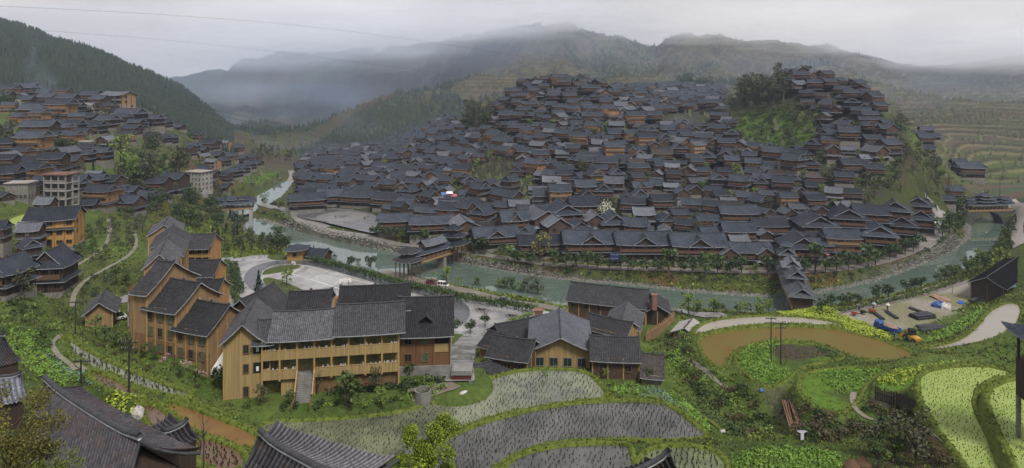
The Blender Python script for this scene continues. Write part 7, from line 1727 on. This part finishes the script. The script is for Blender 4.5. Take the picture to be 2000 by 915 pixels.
t = MB(); t.box(-3.2, 1.3, -1.1, 1.1, .8, 1.0); t.box(-3.2, 1.3, -1.12, -1.02, 1.0, 1.7); t.box(-3.2, 1.3, 1.02, 1.12, 1.0, 1.7); t.box(-3.22, -3.12, -1.1, 1.1, 1.0, 1.7); t.build('cargo_bed', bpaint, o)
t = MB(); lump(t, (-.9, 0, 1.5), (2.0, 1.0, .6), 4); t.build('brick_load', brk, o); t = MB(); lump(t, (2.2, 0, 2.2), (1.3, 1.1, .5), 5); t.build('tarpaulin', blue, o)
for xx in (2.4, -1.2, -2.4):
    for yy in (-.95, .95): wheel(o, xx, yy, .48, .3)
x, y, z = hit(1781, 667); o = thing('wheel_loader', (x, y, z), R(100), 'yellow and black loader parked at the foot of the building yard', 'loader', 'misc', None, 1)
loft([(-2.4, [(.8, .7), (.85, 1.3), (.6, 1.6)]), (-.6, [(.85, .7), (.85, 1.4), (.7, 1.7)]), (1.0, [(.6, .6), (.6, 1.0), (.4, 1.2)])]).build('body', yel, o)
t = MB(); t.box(-.7, .6, -.65, .65, 1.5, 2.9); t.build('cab', glass, o); t = MB(); t.box(-.8, .7, -.75, .75, 2.9, 3.05); t.build('cab_roof', tyre, o)
t = MB(); 
for s in (-.5, .5): t.tube([(.6, s, 1.3), (1.8, s, 1.2), (2.5, s, .5)], .12, 5)
t.box(1.7, 1.9, -.5, .5, 1.1, 1.25); t.build('lift_arm', tyre, o); t = MB(); t.poly([(2.4, -1.1, .1), (3.2, -1.1, .1), (3.0, -1.1, .9), (2.4, -1.1, 1.0)]); t.poly([(2.4, 1.1, 1.0), (3.0, 1.1, .9), (3.2, 1.1, .1), (2.4, 1.1, .1)]); t.quad((2.4, -1.1, .1), (2.4, 1.1, .1), (3.2, 1.1, .1), (3.2, -1.1, .1)); t.quad((2.4, -1.1, 1.0), (2.4, 1.1, 1.0), (2.4, 1.1, .1), (2.4, -1.1, .1)); t.build('bucket', yel, o)
for xx in (-1.6, 1.1):
    for yy in (-.9, .9): wheel(o, xx, yy, .62, .4)
for i, (px, py, lk) in enumerate(((1669, 617, 'red handcart standing farthest from the umbrella'), (1686, 614, 'black handcart between the two red ones'), (1703, 612, 'red handcart beside the person with the pale umbrella'))):
    x, y, z = hit(px, py); o = thing('handcart', (x, y, z), R(-10 + 8 * i), lk, 'handcart', 'misc', None, .5); t = MB(); t.box(-.8, .8, -.5, .5, .55, .62); t.box(-.8, .8, -.52, -.46, .6, 1.0); t.box(-.8, .8, .46, .52, .6, 1.0); t.box(-.82, -.76, -.5, .5, .6, 1.0); t.build('tray', tyre if i == 1 else redp, o); t = MB(); t.tube([(.8, -.4, .7), (1.7, -.35, .8), (1.7, .35, .8), (.8, .4, .7)], .04, 4); t.build('handle', polem, o); wheel(o, -.2, -.58, .33, .1); wheel(o, -.2, .58, .33, .1)
# black pipes, in bundles
pipem = mat('black_plastic_pipe', (.028, .027, .034), rough=.45, var=.3)
def pipes(px0, py0, px1, py1, n, look, r=.28, rows=1):
    a = Vector(hit(px0, py0)); b = Vector(hit(px1, py1)); d = (b - a); L_ = d.length; a0 = math.atan2(d.y, d.x); o = thing('pipe_stack', tuple(a), a0, look, 'pipes', 'misc', None, .3); k = 0
    for rr in range(rows):
        for i in range(n - rr): t = MB(); yy = (i - (n - rr) / 2) * r * 2.05; zz = r + .1 + rr * r * 1.75; t.tube([(0, yy, zz), (L_, yy, zz + (b.z - a.z))], r, 10); t.build('pipe', pipem, o)
pipes(1782, 622, 1817, 618, 6, 'large stack of black pipes in the middle of the building yard', .3, 2); pipes(1778, 603, 1808, 614, 2, 'two long black pipes running into the large stack'); pipes(1733, 610, 1754, 624, 2, 'single line of black pipes by the person with the white umbrella'); pipes(1708, 612, 1727, 626, 2, 'black pipes ending at the blue truck')
pipes(1790, 640, 1830, 637, 3, 'flat black pipe bundle beside the leafy strip', .28, 1); pipes(1796, 647, 1843, 640, 3, 'longest black pipe bundle, nearest the loader', .28, 1)
def heap(px, py, r, m, look, name, cat, seed=1, parts=1):
    x, y, z = hit(px, py); t = MB(); g = random.Random(seed)
    lump(t, (0, 0, r[2] * .3), r, seed)
    o = t.build(name, m, None, (x, y, z), g.uniform(0, 3), smooth=False); tag(o, None, cat); TH.append([o, look, px, py, 'misc']); return o
heap(1836, 600, (2.6, 1.6, 1.3), blue, 'blue tarpaulin heap beside the rubble', 'tarpaulin_heap', 'tarpaulin', 2); heap(1847, 602, (2.2, 1.4, 1.3), mat('white_sacks', (.5, .47, .45), var=.5, scale=1), 'whitish sack heap beside the blue tarpaulin', 'sack_heap', 'sacks', 3)
heap(1877, 592, (1.6, 1.0, .4), mat('bright_blue_sheet', (.03, .11, .40), var=.4, scale=2), 'bright blue sheet lying flat in the yard', 'plastic_sheet', 'sheet', 4); heap(1838, 585, (3.6, 1.8, .8), brk, 'low heap of brick rubble in the yard', 'rubble_heap', 'rubble', 5)
heap(270, 815, (.85, .7, 1.0), mat('white_boulder', (.45, .42, .40), var=.35, scale=2.5, bump=.8), 'white angular boulder beside the pale leafy patch', 'boulder', 'boulder', 6); heap(1412, 846, (.6, .4, .35), mat('white_sacks', (.5, .47, .45)), 'crumpled pale plastic heap on the gully edge', 'plastic_heap', 'plastic', 7)
heap(905, 768, (.8, .4, .25), mat('white_sacks', (.5, .47, .45)), 'white litter at the corner of the flooded terrace', 'litter', 'litter', 8); heap(145, 412, (1.6, 1, .9), blue, 'blue tarpaulin in front of the hillside houses', 'tarpaulin_heap', 'tarpaulin', 9); heap(1487, 764, (.45, .35, .35), mat('blue_bag', (.10, .18, .50)), 'small blue bag on the field corner', 'bag', 'bag', 10)
# haystacks, scarecrow, pole pile, plank fence, concrete tank
haym = mat('old_straw', (.13, .075, .04), var=.4, scale=3, streak=(4, 4, .6), bump=.8)
for i, (px, py, Y) in enumerate(((1664, 945, 77), (1686, 938, 79))):
    x, y, z = pix(px, py, Y); o = thing('haystack', (x, y, z), 0, ('larger' if i == 0 else 'smaller') + ' of the two pointed brown haystacks beside the bright vegetable square', 'haystack', 'misc', None, 1); t = MB(); n = 12; t.tube([(0, 0, 0), (0, 0, 1.0), (0, 0, 2.0), (0, 0, 2.9)], [1.15, 1.25, .9, .1], n); t.build('straw', haym, o); t = MB(); t.tube([(0, 0, 2.5), (0, 0, 3.3)], .06, 5); t.build('stake', polem, o)
x, y, z = onz(1548, 862, 28.5); o = thing('scarecrow', (x, y - 3, ground(x, y - 3)), 0, 'white rag scarecrow at the end of the pole pile', 'scarecrow', 'misc', None, 1); t = MB(); t.tube([(0, 0, 0), (0, 0, 1.9)], .05, 5); t.tube([(-.8, 0, 1.4), (.8, 0, 1.45)], .04, 5); t.build('frame', polem, o)
t = MB(); t.poly([(-.7, -.05, 1.45), (-.2, -.06, 1.2), (-.22, -.05, .3), (.2, -.08, .35), (.2, -.05, 1.2), (.7, -.05, 1.45), (0, -.07, 1.6)][::-1]); t.poly([(-.7, .05, 1.45), (-.2, .06, 1.2), (-.22, .05, .3), (.2, .04, .35), (.2, .05, 1.2), (.7, .05, 1.45), (0, .05, 1.6)]); t.build('rag', mat('white_rag', (.6, .62, .68)), o)
a = Vector(gp(1537, 792, .5)); b = Vector(gp(1552, 848, .5)); o = thing('pole_pile', tuple(a), 0, 'pile of long reddish brown poles lying down the gully', 'poles', 'misc', None, 0)
for i in range(9):
    q = wr.uniform(-.9, .9); q2 = q + wr.uniform(-.3, .3); t = MB(); t.tube([(q, 0, .2 + .1 * (i % 3)), (b.x - a.x + q2, b.y - a.y, b.z - a.z + .2 + .1 * (i % 3))], .08, 5); t.build('pole', mat('stripped_pole', (.20, .10, .065), var=.4, scale=2), o)
fence_run([gp(1710, 782), gp(1750, 793), gp(1782, 808), gp(1800, 822)], 2.0, wood('old_planks', (.045, .038, .032)), 'plank_fence', 'old dark plank fence holding the fallow terrace', step=.3)
x, y, z = onz(826, 780, 27.6); o = thing('water_tank', (x, y, z), 0, 'open round concrete tank in the garden corner', 'tank', 'misc', None, .8); t = MB(); n = 20
for i in range(n):
    a, b = 2 * math.pi * i / n, 2 * math.pi * (i + 1) / n
    if i in (1,): continue
    P = lambda r, an, zz: (r * math.cos(an), r * math.sin(an), zz)
    t.quad(P(1.3, a, -1), P(1.3, b, -1), P(1.3, b, 1.5), P(1.3, a, 1.5)); t.quad(P(1.12, b, 0), P(1.12, a, 0), P(1.12, a, 1.5), P(1.12, b, 1.5)); t.quad(P(1.3, a, 1.5), P(1.3, b, 1.5), P(1.12, b, 1.5), P(1.12, a, 1.5))
t.build('wall', concw, o); t = MB(); t.poly([(1.12 * math.cos(2 * math.pi * i / n), 1.12 * math.sin(2 * math.pi * i / n), .3) for i in range(n)]); t.build('floor', void, o)
x, y, z = onz(860, 722, 28.6); o = thing('long_bench', (x, y, z), R(3), 'long orange bench on the terrace below the brown block', 'bench', 'misc', None, .5); t = MB(); t.box(-1.3, 1.3, -.45, .45, .6, .75); t.build('seat', mat('orange_plank', (.62, .17, .03), rough=.5), o)
for xx in (-1.1, 1.1): t = MB(); t.box(xx - .06, xx + .06, -.4, .4, 0, .6); t.build('leg', polem, o)
x, y, z = onz(902, 762, 26.6); o = thing('stair_block', (x, y, z), 0, 'dark red block with white top and side steps at the foot of the ramp', 'stair block', 'misc', None, 1); t = MB(); t.box(-1.7, 1.5, 0, 4.5, -2, 2.4, 0); t.build('wall', mat('dark_red_wall', (.09, .025, .02)), o); t = MB(); t.box(-1.8, 1.6, -.1, 4.6, 2.4, 2.6); t.build('slab', conc2, o); t = MB(); t.box(-1.75, 1.55, -.05, 0.02, 2.6, 3.1); t.build('parapet', concw, o)
t = MB()
for i in range(9): t.box(-.9 + i * .3, 1.8, -.9, -.12, -.6 + i * .28, -.32 + i * .28)
t.build('steps', concw, o)
# hoops, tables, umbrellas, awnings, banner
for i, (px, py, rz, lk) in enumerate(((668, 568, 20, 'basketball hoop in the middle of the school yard'), (681, 572, 200, 'second basketball hoop back to back with its neighbour'), (568, 536, 150, 'basketball hoop at the far lawn end of the yard'))):
    x, y, z = onz(px, py, 14); o = thing('basketball_hoop', (x, y, z), R(rz), lk, 'basketball hoop', 'misc', None, 1.5); t = MB(); t.tube([(0, 0, 0), (0, 0, 2.7), (0, -.5, 3.1), (0, -1.1, 3.2)], .10, 6); t.build('post', polem, o); t = MB(); t.box(-.9, .9, -1.16, -1.1, 2.8, 3.9); t.build('backboard', whitep, o)
    t = MB(); t.tube([(.23 * math.cos(a * .785), -1.4 + .23 * math.sin(a * .785), 3.05) for a in range(9)], .025, 4); t.build('rim', redp, o)
for px, py, lk in ((942, 606, 'stone table with stools nearer the hedge'), (1001, 618, 'stone table with stools near the yard corner')):
    x, y, z = onz(px, py, 14); o = thing('stone_table', (x, y, z), R(-12), lk, 'table', 'misc', None, .5); t = MB(); t.box(-1.3, 1.3, -.7, .7, .68, .78); t.build('table_top', concw, o)
    for xx in (-.9, .9): t = MB(); t.box(xx - .15, xx + .15, -.5, .5, 0, .68); t.build('leg', concw, o)
    for xx, yy in ((-1.1, -1.2), (1.1, -1.2), (0, -1.3), (0, 1.3), (-1.8, 0), (1.8, 0)): t = MB(); t.tube([(xx, yy, 0), (xx, yy, .42)], .2, 8); t.build('stool', concw, o)
def umbrella(loc, col, look, r=1.5, h=2.5, pool='misc'):
    o = thing('parasol', loc, 0, look, 'parasol', pool, None, h); t = MB(); n = 8; t.tube([(0, 0, 0), (0, 0, h + .3)], .04, 5); t.build('pole', polem, o); t = MB()
    for i in range(n): a, b = 2 * math.pi * i / n, 2 * math.pi * (i + 1) / n; t.tri((r * math.cos(a), r * math.sin(a), h - .35), (r * math.cos(b), r * math.sin(b), h - .35), (0, 0, h + .25)); t.tri((r * math.cos(b), r * math.sin(b), h - .38), (r * math.cos(a), r * math.sin(a), h - .38), (0, 0, h + .2))
    t.build('canopy', col, o)
pinkc = mat('pink_canvas', (.45, .12, .16)); whc = mat('white_canvas', (.65, .65, .66)); grc = mat('green_canvas', (.07, .16, .13))
for px, py, c, lk in ((1611, 507, pinkc, 'pink parasol beside the orange pavilion house'), (1606, 501, whc, 'white parasol above the pink one'), (1672, 509, whc, 'white parasol at the far side of the orange pavilion'), (1681, 497, grc, 'green parasol first from the white plinth house'), (1690, 501, grc, 'green parasol nearest the white plinth house'), (1676, 493, grc, 'green parasol closest to the wall'), (1005, 497, mat('mint_canvas', (.35, .6, .48)), 'mint green parasol behind the promenade trees')): umbrella(hit(px, py), c, lk, 1.9)
for i, (px, py, c, lk) in enumerate(((868, 402, mat('blue_awning', (.08, .16, .36)), 'blue awning between the roofs'), (886, 405, pinkc, 'pink awning between the roofs'), (878, 400, whc, 'white awning between the roofs'))):
    x, y, z = pix(px, py - 22, 330); t = MB(); t.poly([(-1.7, -1.3, 0), (1.7, -1.3, 0), (1.5, 1.3, .8), (-1.5, 1.3, .8)]); t.poly([(-1.7, -1.3, -.06), (-1.5, 1.3, .74), (1.5, 1.3, .74), (1.7, -1.3, -.06)]); o = thing('awning', (x, y, z), R(10), lk, 'awning', 'misc', None); t.build('canvas', c, o)
    for sx in (-1.5, 1.5): q = MB(); q.tube([(sx, -1.2, -6), (sx, -1.2, 0)], .06, 4); q.build('post', polem, o)
x, y, z = pix(1200, 508, 255); o = thing('banner', (x, y - .4, z), 0, 'dark blue banner with white writing on a promenade house', 'banner', 'misc', None, 1); t = MB(); t.box(-1.7, 1.7, -.06, 0, 0, 2.8); t.build('cloth', mat('navy_cloth', (.02, .03, .12)), o); t = MB()
for row, zz, n_ in ((0, 2.1, 5), (1, .6, 8)):
    for i in range(n_): xx = -1.3 + 2.6 * i / (n_ - 1); s = .16 if row else .2; t.box(xx - s * .5, xx + s * .5, -.09, -.06, zz + s, zz + s * 1.3); t.box(xx - s * .12, xx + s * .12, -.09, -.06, zz - s, zz + s); t.box(xx - s * .5, xx + s * .5, -.09, -.06, zz - s * .2, zz + s * .05)
t.build('writing', whitep, o)
# red three-wheelers and stall cloths up the street are people and things a few pixels tall
skins = mat('skin', (.35, .2, .14)); hairm = mat('black_hair', (.012, .01, .01))
def person(loc, rz, look, top, legs, umb=None, walk=.18, arm=.1, pool='people'):
    o = thing('person', loc, rz, look, 'person', pool, None, .9); J = [(0, 0, .95, .13), (0, .0, 1.15, .13), (0, 0, 1.38, .15), (0, 0, 1.5, .055), (0, -.01, 1.58, .075), (0, -.01, 1.7, .085)]; E = [(0, 1), (1, 2), (2, 3), (3, 4), (4, 5)]
    def chain(st, pts):
        p = st
        for q in pts: J.append(q); E.append((p, len(J) - 1)); p = len(J) - 1
    for s in (-1, 1):
        f = s * walk; chain(0, [(s * .1, 0, .88, .10), (s * .11, -f * .5 - .03, .5, .07), (s * .11, -f, .09, .05), (s * .11, -f - .16, .04, .045)])
        up = umb is not None and s == 1
        chain(2, [(s * .19, 0, 1.4, .065), (s * .25, .02, 1.15, .048), (s * (.16 if up else .26), -.2 if up else -.05 - f * .4, 1.2 if up else .92, .038), (s * (.12 if up else .26), -.24 if up else -.08 - f * .4, 1.28 if up else .82, .04)])
    me = bpy.data.meshes.new('body'); me.from_pydata([j[:3] for j in J], E, []); b = link('body', me, o); sk = b.modifiers.new('skin', 'SKIN'); 
    for i, j in enumerate(J): me.skin_vertices[0].data[i].radius = (j[3], j[3]); me.skin_vertices[0].data[i].use_root = (i == 0)
    sub = b.modifiers.new('sub', 'SUBSURF'); sub.levels = 1; sub.render_levels = 1; me.materials.append(top)
    t = MB(); t.ball((0, -.01, 1.66), .10, .11, .13); t.build('head', skins, o); t = MB(); t.ball((0, .02, 1.71), .112, .115, .10); t.build('hair', hairm, o)
    t = MB()
    for s in (-1, 1): f = s * walk; t.tube([(s * .1, 0, .92), (s * .11, -f * .5 - .03, .5), (s * .11, -f, .1)], [.115, .09, .075], 7)
    t.tube([(0, 0, .86), (0, 0, 1.0)], [.17, .15], 8); t.build('trousers', legs, o)
    if umb: umbrella((loc[0] + .1, loc[1] - .2, loc[2] + .9), umb[0], umb[1], .62, 1.25, 'people')
dk = mat('dark_cloth', (.02, .025, .04)); bl = mat('blue_cloth', (.06, .12, .32)); wh = mat('pale_cloth', (.4, .4, .42)); rd = mat('red_cloth', (.35, .04, .05)); gy_ = mat('grey_cloth', (.12, .12, .13))
for px, py, rz, lk, tp, lg, um in ((1678, 609, 20, 'person in dark clothes walking behind the handcarts', dk, dk, None), (1706, 606, 0, 'person in light blue clothes under a pale umbrella', wh, dk, (mat('pale_blue_umbrella', (.35, .42, .6)), 'pale blue umbrella held over the walker by the handcarts')), (1733, 608, 40, 'person in dark clothes under a white umbrella', dk, dk, (whc, 'white umbrella held beside the black pipes')), (1747, 661, -60, 'person in blue clothes standing behind the truck', bl, dk, None),
  (595, 776, 10, 'person in blue crouching low by the school stair foot', bl, gy_, None), (712, 345 + 85, 30, 'person walking across the plaza', dk, dk, None), (655, 428, -20, 'person standing near the plaza circle', dk, gy_, None), (604, 421, 10, 'person in pale clothes outside the tiered gallery hall', wh, dk, None), (1838, 412, 10, 'person walking up the village street in red', rd, dk, None), (1828, 406, -30, 'person in dark clothes on the upper village street', dk, dk, None), (1842, 428, 40, 'person in pale jacket on the village street', wh, gy_, None),
  (572, 366, 0, 'person in red on the upstream road', rd, dk, None), (566, 372, 0, 'person in blue on the upstream road', bl, dk, None), (1226, 530, 90, 'person in pale top strolling on the promenade', wh, dk, None), (1118, 524, -90, 'person in blue walking below the cross gabled house', bl, dk, None), (1330, 533, 90, 'person in dark clothes on the promenade below the orange upper storey', dk, dk, None), (1466, 537, 80, 'person in red near the small young tree', rd, dk, None), (1062, 520, 20, 'person in grey beside the leafy pollard', gy_, dk, None), (880, 572, -60, 'person in dark clothes walking past the white minivan', dk, gy_, None), (700, 436, 60, 'person in pale jacket at the near rim of the plaza', wh, gy_, None), (735, 575, 30, 'person in red crossing the school yard', rd, dk, None)):
    x, y, z = hit(px, py); person((x, y, z + .15), R(rz), lk, tp, lg, um)
# close trees at the bottom edge
def near_tree(px, py, Y, h, r, n, ls, m, look, seed, trunk=True):
    x, y, z = pix(px, py, Y); g = np.random.default_rng(seed); q = random.Random(seed); o = thing('tree', (x, y, z), 0, look, 'tree', 'misc', None, h * .5); C = []; tr = MB(); tr.tube([(0, 0, -1), (.1, 0, h * .4), (0, .1, h * .8)], [.16, .10, .03], 7)
    for i in range(26):
        a = q.uniform(0, 6.28); zc = q.uniform(.25, 1.0) * h; rr = r * q.uniform(.15, .95) * (1.15 - .75 * abs(zc / h - .45)); c = (rr * math.cos(a), rr * math.sin(a), zc); tr.tube([(0, 0, max(.3, zc - rr)), c], [.035, .01], 4); C.append(blob_points(n // 26, g, c, (r * .26, r * .26, r * .24), .2))
    C = np.concatenate(C); V, Fq = leaf_quads(C, ls * g.uniform(.6, 1.2, len(C)), g, up=.3, aspect=.5); link('crown', npmesh('crown', V, Fq, m), o); o2 = tr.build('trunk', bark, o)
near_tree(838, 965, 50, 5.3, 2.6, 13000, .20, leafmat('glossy_leaves', (.03, .07, .006), (.26, .32, .03), 1.2), 'bright leafy tree rising from the bottom edge between the roofs', 41)
near_tree(12, 965, 26, 3.9, 2.1, 9000, .13, leafmat('autumn_bush', (.025, .035, .01), (.17, .15, .03), 1.0), 'dark yellowish bush filling the bottom corner', 42)
near_tree(105, 965, 31, 1.6, 1.3, 3200, .12, leafmat('fresh_bush', (.04, .065, .01), (.20, .24, .04), 1.0), 'fresh green sprigs in front of the big dark roof', 43)
near_tree(1745, 900, 82, 3.4, 2.2, 1100, .30, LM['light'], 'light green loose tree on the brown scrub slope', 44); near_tree(1715, 905, 78, 2.4, 1.4, 700, .28, LM['mid'], 'small green tree beside the haystacks', 45)
x, y, z = pix(397, 905, 62); o = thing('bare_sapling', (x, y, z), 0, 'bare dark sapling standing by the reddish paddy', 'tree', 'misc', None, 2); t = MB(); t.tube([(0, 0, -1), (.05, 0, 2.5), (-.1, 0, 5)], [.09, .05, .02], 5)
for i in range(14): zz = wr.uniform(1.2, 4.6); a = wr.uniform(0, 6.28); l_ = wr.uniform(.6, 1.3); t.tube([(0, 0, zz), (l_ * math.cos(a), l_ * math.sin(a), zz + l_ * .9)], [.03, .008], 4)
t.build('branches', bark, o)
# ---------------------------------------------------------------- smoke and low cloud
def puff(name, loc, size, dens, look, cat, scale=1.0, seed=0, col=(.96, .97, 1.0), lo=.42, hi=.7):
    m = bpy.data.materials.new(name + '_air'); m.use_nodes = True; t = m.node_tree; t.nodes.clear(); l = t.links.new
    v = N(t, 'ShaderNodeVolumePrincipled'); v.inputs['Color'].default_value = (*col, 1); tc = N(t, 'ShaderNodeTexCoord'); mp = N(t, 'ShaderNodeMapping'); mp.inputs['Location'].default_value = (seed * 3.1, seed * 1.7, seed); mp.inputs['Scale'].default_value = (scale,) * 3
    l(tc.outputs['Object'], mp.inputs[0]); nz = N(t, 'ShaderNodeTexNoise'); nz.inputs['Scale'].default_value = 1.0; nz.inputs['Detail'].default_value = 3; l(mp.outputs[0], nz.inputs['Vector'])
    r = N(t, 'ShaderNodeMapRange'); r.inputs['From Min'].default_value = lo; r.inputs['From Max'].default_value = hi; l(nz.outputs['Fac'], r.inputs['Value'])
    vm = N(t, 'ShaderNodeVectorMath'); vm.operation = 'LENGTH'; l(tc.outputs['Object'], vm.inputs[0]); f = N(t, 'ShaderNodeMapRange'); f.inputs['From Min'].default_value = 1.0; f.inputs['From Max'].default_value = .25; l(vm.outputs['Value'], f.inputs['Value'])
    a = N(t, 'ShaderNodeMath'); a.operation = 'MULTIPLY'; l(r.outputs[0], a.inputs[0]); l(f.outputs[0], a.inputs[1]); b = N(t, 'ShaderNodeMath'); b.operation = 'MULTIPLY'; l(a.outputs[0], b.inputs[0]); b.inputs[1].default_value = dens; l(b.outputs[0], v.inputs['Density'])
    o = N(t, 'ShaderNodeOutputMaterial'); l(v.outputs[0], o.inputs['Volume']); q = MB(); q.ball((0, 0, 0), 1, 1, 1, n=16, k=10); ob = q.build(name, m, None, loc, uv=False); ob.scale = size; tag(ob, look, cat, kind='stuff')
for i, (px, py, Y, sz, d, lk) in enumerate([
 (520, 92, 1450, (400, 200, 60), .011, 'low cloud clinging to the far ridge above the valley mouth'), (720, 74, 1420, (340, 200, 54), .012, 'low cloud lying on the long misty ridge'), (900, 52, 1380, (300, 200, 42), .011, 'cloud bank hiding the shoulder of the highest peak'),
 (1090, 30, 1330, (230, 200, 36), .013, 'cloud cap on the highest peak'), (1400, 56, 1120, (240, 160, 30), .012, 'thin cloud on the ridge above the bare grove'), (1940, 96, 1200, (300, 200, 50), .018, 'cloud bank over the far ridge at the terraces'), (1640, 84, 1100, (200, 140, 24), .008, 'wisp of cloud on the terraced ridge')]):
    puff('low_cloud', pix(px, py, Y), sz, d, lk, 'cloud', scale=2.4, seed=i, lo=.36, hi=.66)
for i, (px, py, Y, sz, d, lk) in enumerate([
 (520, 190, 1200, (330, 260, 90), .0030, 'blue mist filling the valley below the far ridge'), (1000, 120, 1350, (1500, 640, 190), .0013, 'broad blue grey mist veiling all the far mountains'), (150, 120, 760, (330, 150, 110), .0012, 'thin mist before the forested mountain'), (1150, 230, 560, (260, 120, 45), .0012, 'thin blue haze over the upper village'), (1500, 150, 900, (330, 130, 60), .0014, 'blue mist on the slope behind the knoll'), (1900, 190, 820, (200, 130, 50), .0018, 'blue mist on the terraced slope'),
 (70, 135, 470, (9, 9, 24), .02, 'thin smoke rising before the forested mountain'), (92, 165, 460, (12, 8, 12), .02, 'smoke drifting off the highest houses of the smaller village'), (1350, 165, 520, (60, 25, 16), .004, 'bluish smoke drifting behind the knoll houses'), (1180, 225, 440, (40, 14, 14), .006, 'smoke hanging over the upper roofs'),
 (1330, 245, 420, (16, 9, 8), .02, 'smoke puff among the middle roofs'), (1700, 190, 430, (32, 14, 14), .008, 'smoke drifting off the shoulder of the knoll'), (1340, 405, 305, (9, 6, 5), .03, 'white cooking smoke above the lower roofs'), (1530, 355, 325, (6, 5, 5), .03, 'white cooking smoke by the grey roofs'), (560, 300, 650, (60, 40, 22), .006, 'bluish mist lying in the valley mouth'), (690, 240, 700, (30, 20, 22), .006, 'smoke column before the wooded spur')]):
    puff('smoke', pix(px, py, Y), sz, d, lk, 'smoke', scale=1.6, seed=20 + i, col=(.64, .77, 1.0))
# ================================================================ labels: each says which one
MARK = [('white blossom tree', 1182, 405), ('paved plaza', 660, 425), ('sloping covered bridge', 835, 495), ('three gabled bridge', 1552, 555), ('tall crest grove', 1490, 175), ('grassy clearing', 1490, 255), ('arched bridge', 1922, 400), ('dark dome of trees', 1592, 140), ('slender tree grove', 930, 235),
 ('coloured awnings', 878, 382), ('bare brown trees', 960, 340), ('curving village street', 1838, 430), ('orange pavilion house', 1640, 500), ('topmost knoll houses', 1090, 165), ('misty saddle', 1340, 185), ('wooded cliff', 1790, 340), ('valley mouth', 560, 310), ('blue banner', 1200, 497), ('promenade steps', 1080, 530),
 ('bright green tree', 236, 290), ('white concrete block', 381, 356), ('round evergreen clump', 370, 388), ('unfinished concrete house', 108, 385), ('orange house on the slope', 65, 290), ('pinkish rendered house', 232, 205), ('golden hillside house', 112, 460), ('upstream road', 530, 370), ('upstream bridge', 448, 400),
 ('small yellow house', 180, 605), ('school drive', 430, 560), ('gatehouse', 580, 492), ('school yard', 700, 560), ('gallery wing', 640, 700), ('golden hall', 1092, 690), ('ramp road', 900, 690), ('twin poles', 1515, 670), ('duckweed terraces', 1880, 790), ('building yard', 1760, 610), ('long black hall', 1945, 530), ('big silty pond', 1900, 640), ('vegetable square', 1535, 885),
 ('pole pile', 1545, 820), ('oval terrace', 1640, 760), ('dark flooded terrace', 1130, 820), ('white boulder', 270, 812), ('silvery paddy strip', 250, 735), ('orchard path', 230, 480), ('river bend', 1880, 480), ('plank fence', 1760, 795), ('curved brown pond', 1500, 650)]
ORD = ['nearest', 'second nearest', 'third nearest', 'fourth nearest', 'fifth nearest', 'sixth nearest', 'seventh nearest', 'eighth nearest', 'ninth nearest', 'tenth nearest', 'eleventh nearest', 'twelfth nearest', 'thirteenth nearest', 'fourteenth nearest', 'fifteenth nearest', 'sixteenth nearest', 'seventeenth nearest', 'eighteenth nearest', 'nineteenth nearest', 'twentieth nearest']
def sector(dx, dy):
    a = math.degrees(math.atan2(-dy, dx)) % 360; return ['right of', 'upper right of', 'above', 'upper left of', 'left of', 'lower left of', 'below', 'lower right of'][int(((a + 22.5) % 360) // 45)]
GRP = {'village': 'timber houses packed on the knoll', 'left': 'houses on the smaller hillside', 'prom': 'houses lining the promenade and plaza', 't_prom': 'trees along the promenade', 't_near': 'trees on the near bank and round the school', 't_farbank': 'shrubs on the far bank', 't_wood': 'trees of the wood beside the school', 't_orchard': 'orchard trees', 't_leftv': 'trees among the hillside houses', 't_village': 'trees among the village roofs', 't_grove': 'grove trees on the knoll',
       't_cliff': 'trees on the wooded cliff', 't_valley': 'trees at the valley mouth', 't_gully': 'bushes of the gully', 't_garden': 'garden shrubs', 't_slope': 'shrubs on the near slope', 'people': 'people out in the rain', 'cable': 'cables over the valley', 'school': 'school buildings', 'rest': 'buildings round the golden hall', 'bridge': 'covered bridges and river hall', 'near': 'roofs close to the viewer'}
cnt = {}
for r in TH: cnt[r[1]] = cnt.get(r[1], 0) + 1
buck = {}
for r in TH:
    o, look, px, py, pool = r; o['group'] = GRP.get(pool, '') or 'things about the fields and yards'
    if cnt[look] == 1: o['label'] = look; continue
    nm, mx_, my_ = min(MARK, key=lambda m: math.hypot(m[1] - px, (m[2] - py) * 1.4)); d = math.hypot(mx_ - px, my_ - py)
    buck.setdefault((look, nm, sector(px - mx_, py - my_)), []).append((d, r))
for (look, nm, sec), L_ in buck.items():
    L_.sort(key=lambda t: t[0])
    for i, (d, r) in enumerate(L_): r[0]['label'] = (f'{look}, {ORD[i]} {sec} the {nm}' if len(L_) > 1 else f'{look} {sec} the {nm}')
# ---------------------------------------------------------------- air
def haze():
    m = bpy.data.materials.new('haze_air'); m.use_nodes = True; t = m.node_tree; t.nodes.clear()
    v = N(t, 'ShaderNodeVolumePrincipled'); v.inputs['Color'].default_value = (.72, .80, 1.0, 1); v.inputs['Density'].default_value = .00012; v.inputs['Anisotropy'].default_value = .2
    o = N(t, 'ShaderNodeOutputMaterial'); t.links.new(v.outputs[0], o.inputs['Volume'])
    b = MB(); b.box(-3200, 3200, -180, 2760, -42, 236); h = b.build('haze', m, uv=False); tag(h, 'thin blue grey haze filling the whole valley', 'haze', kind='stuff')

haze()
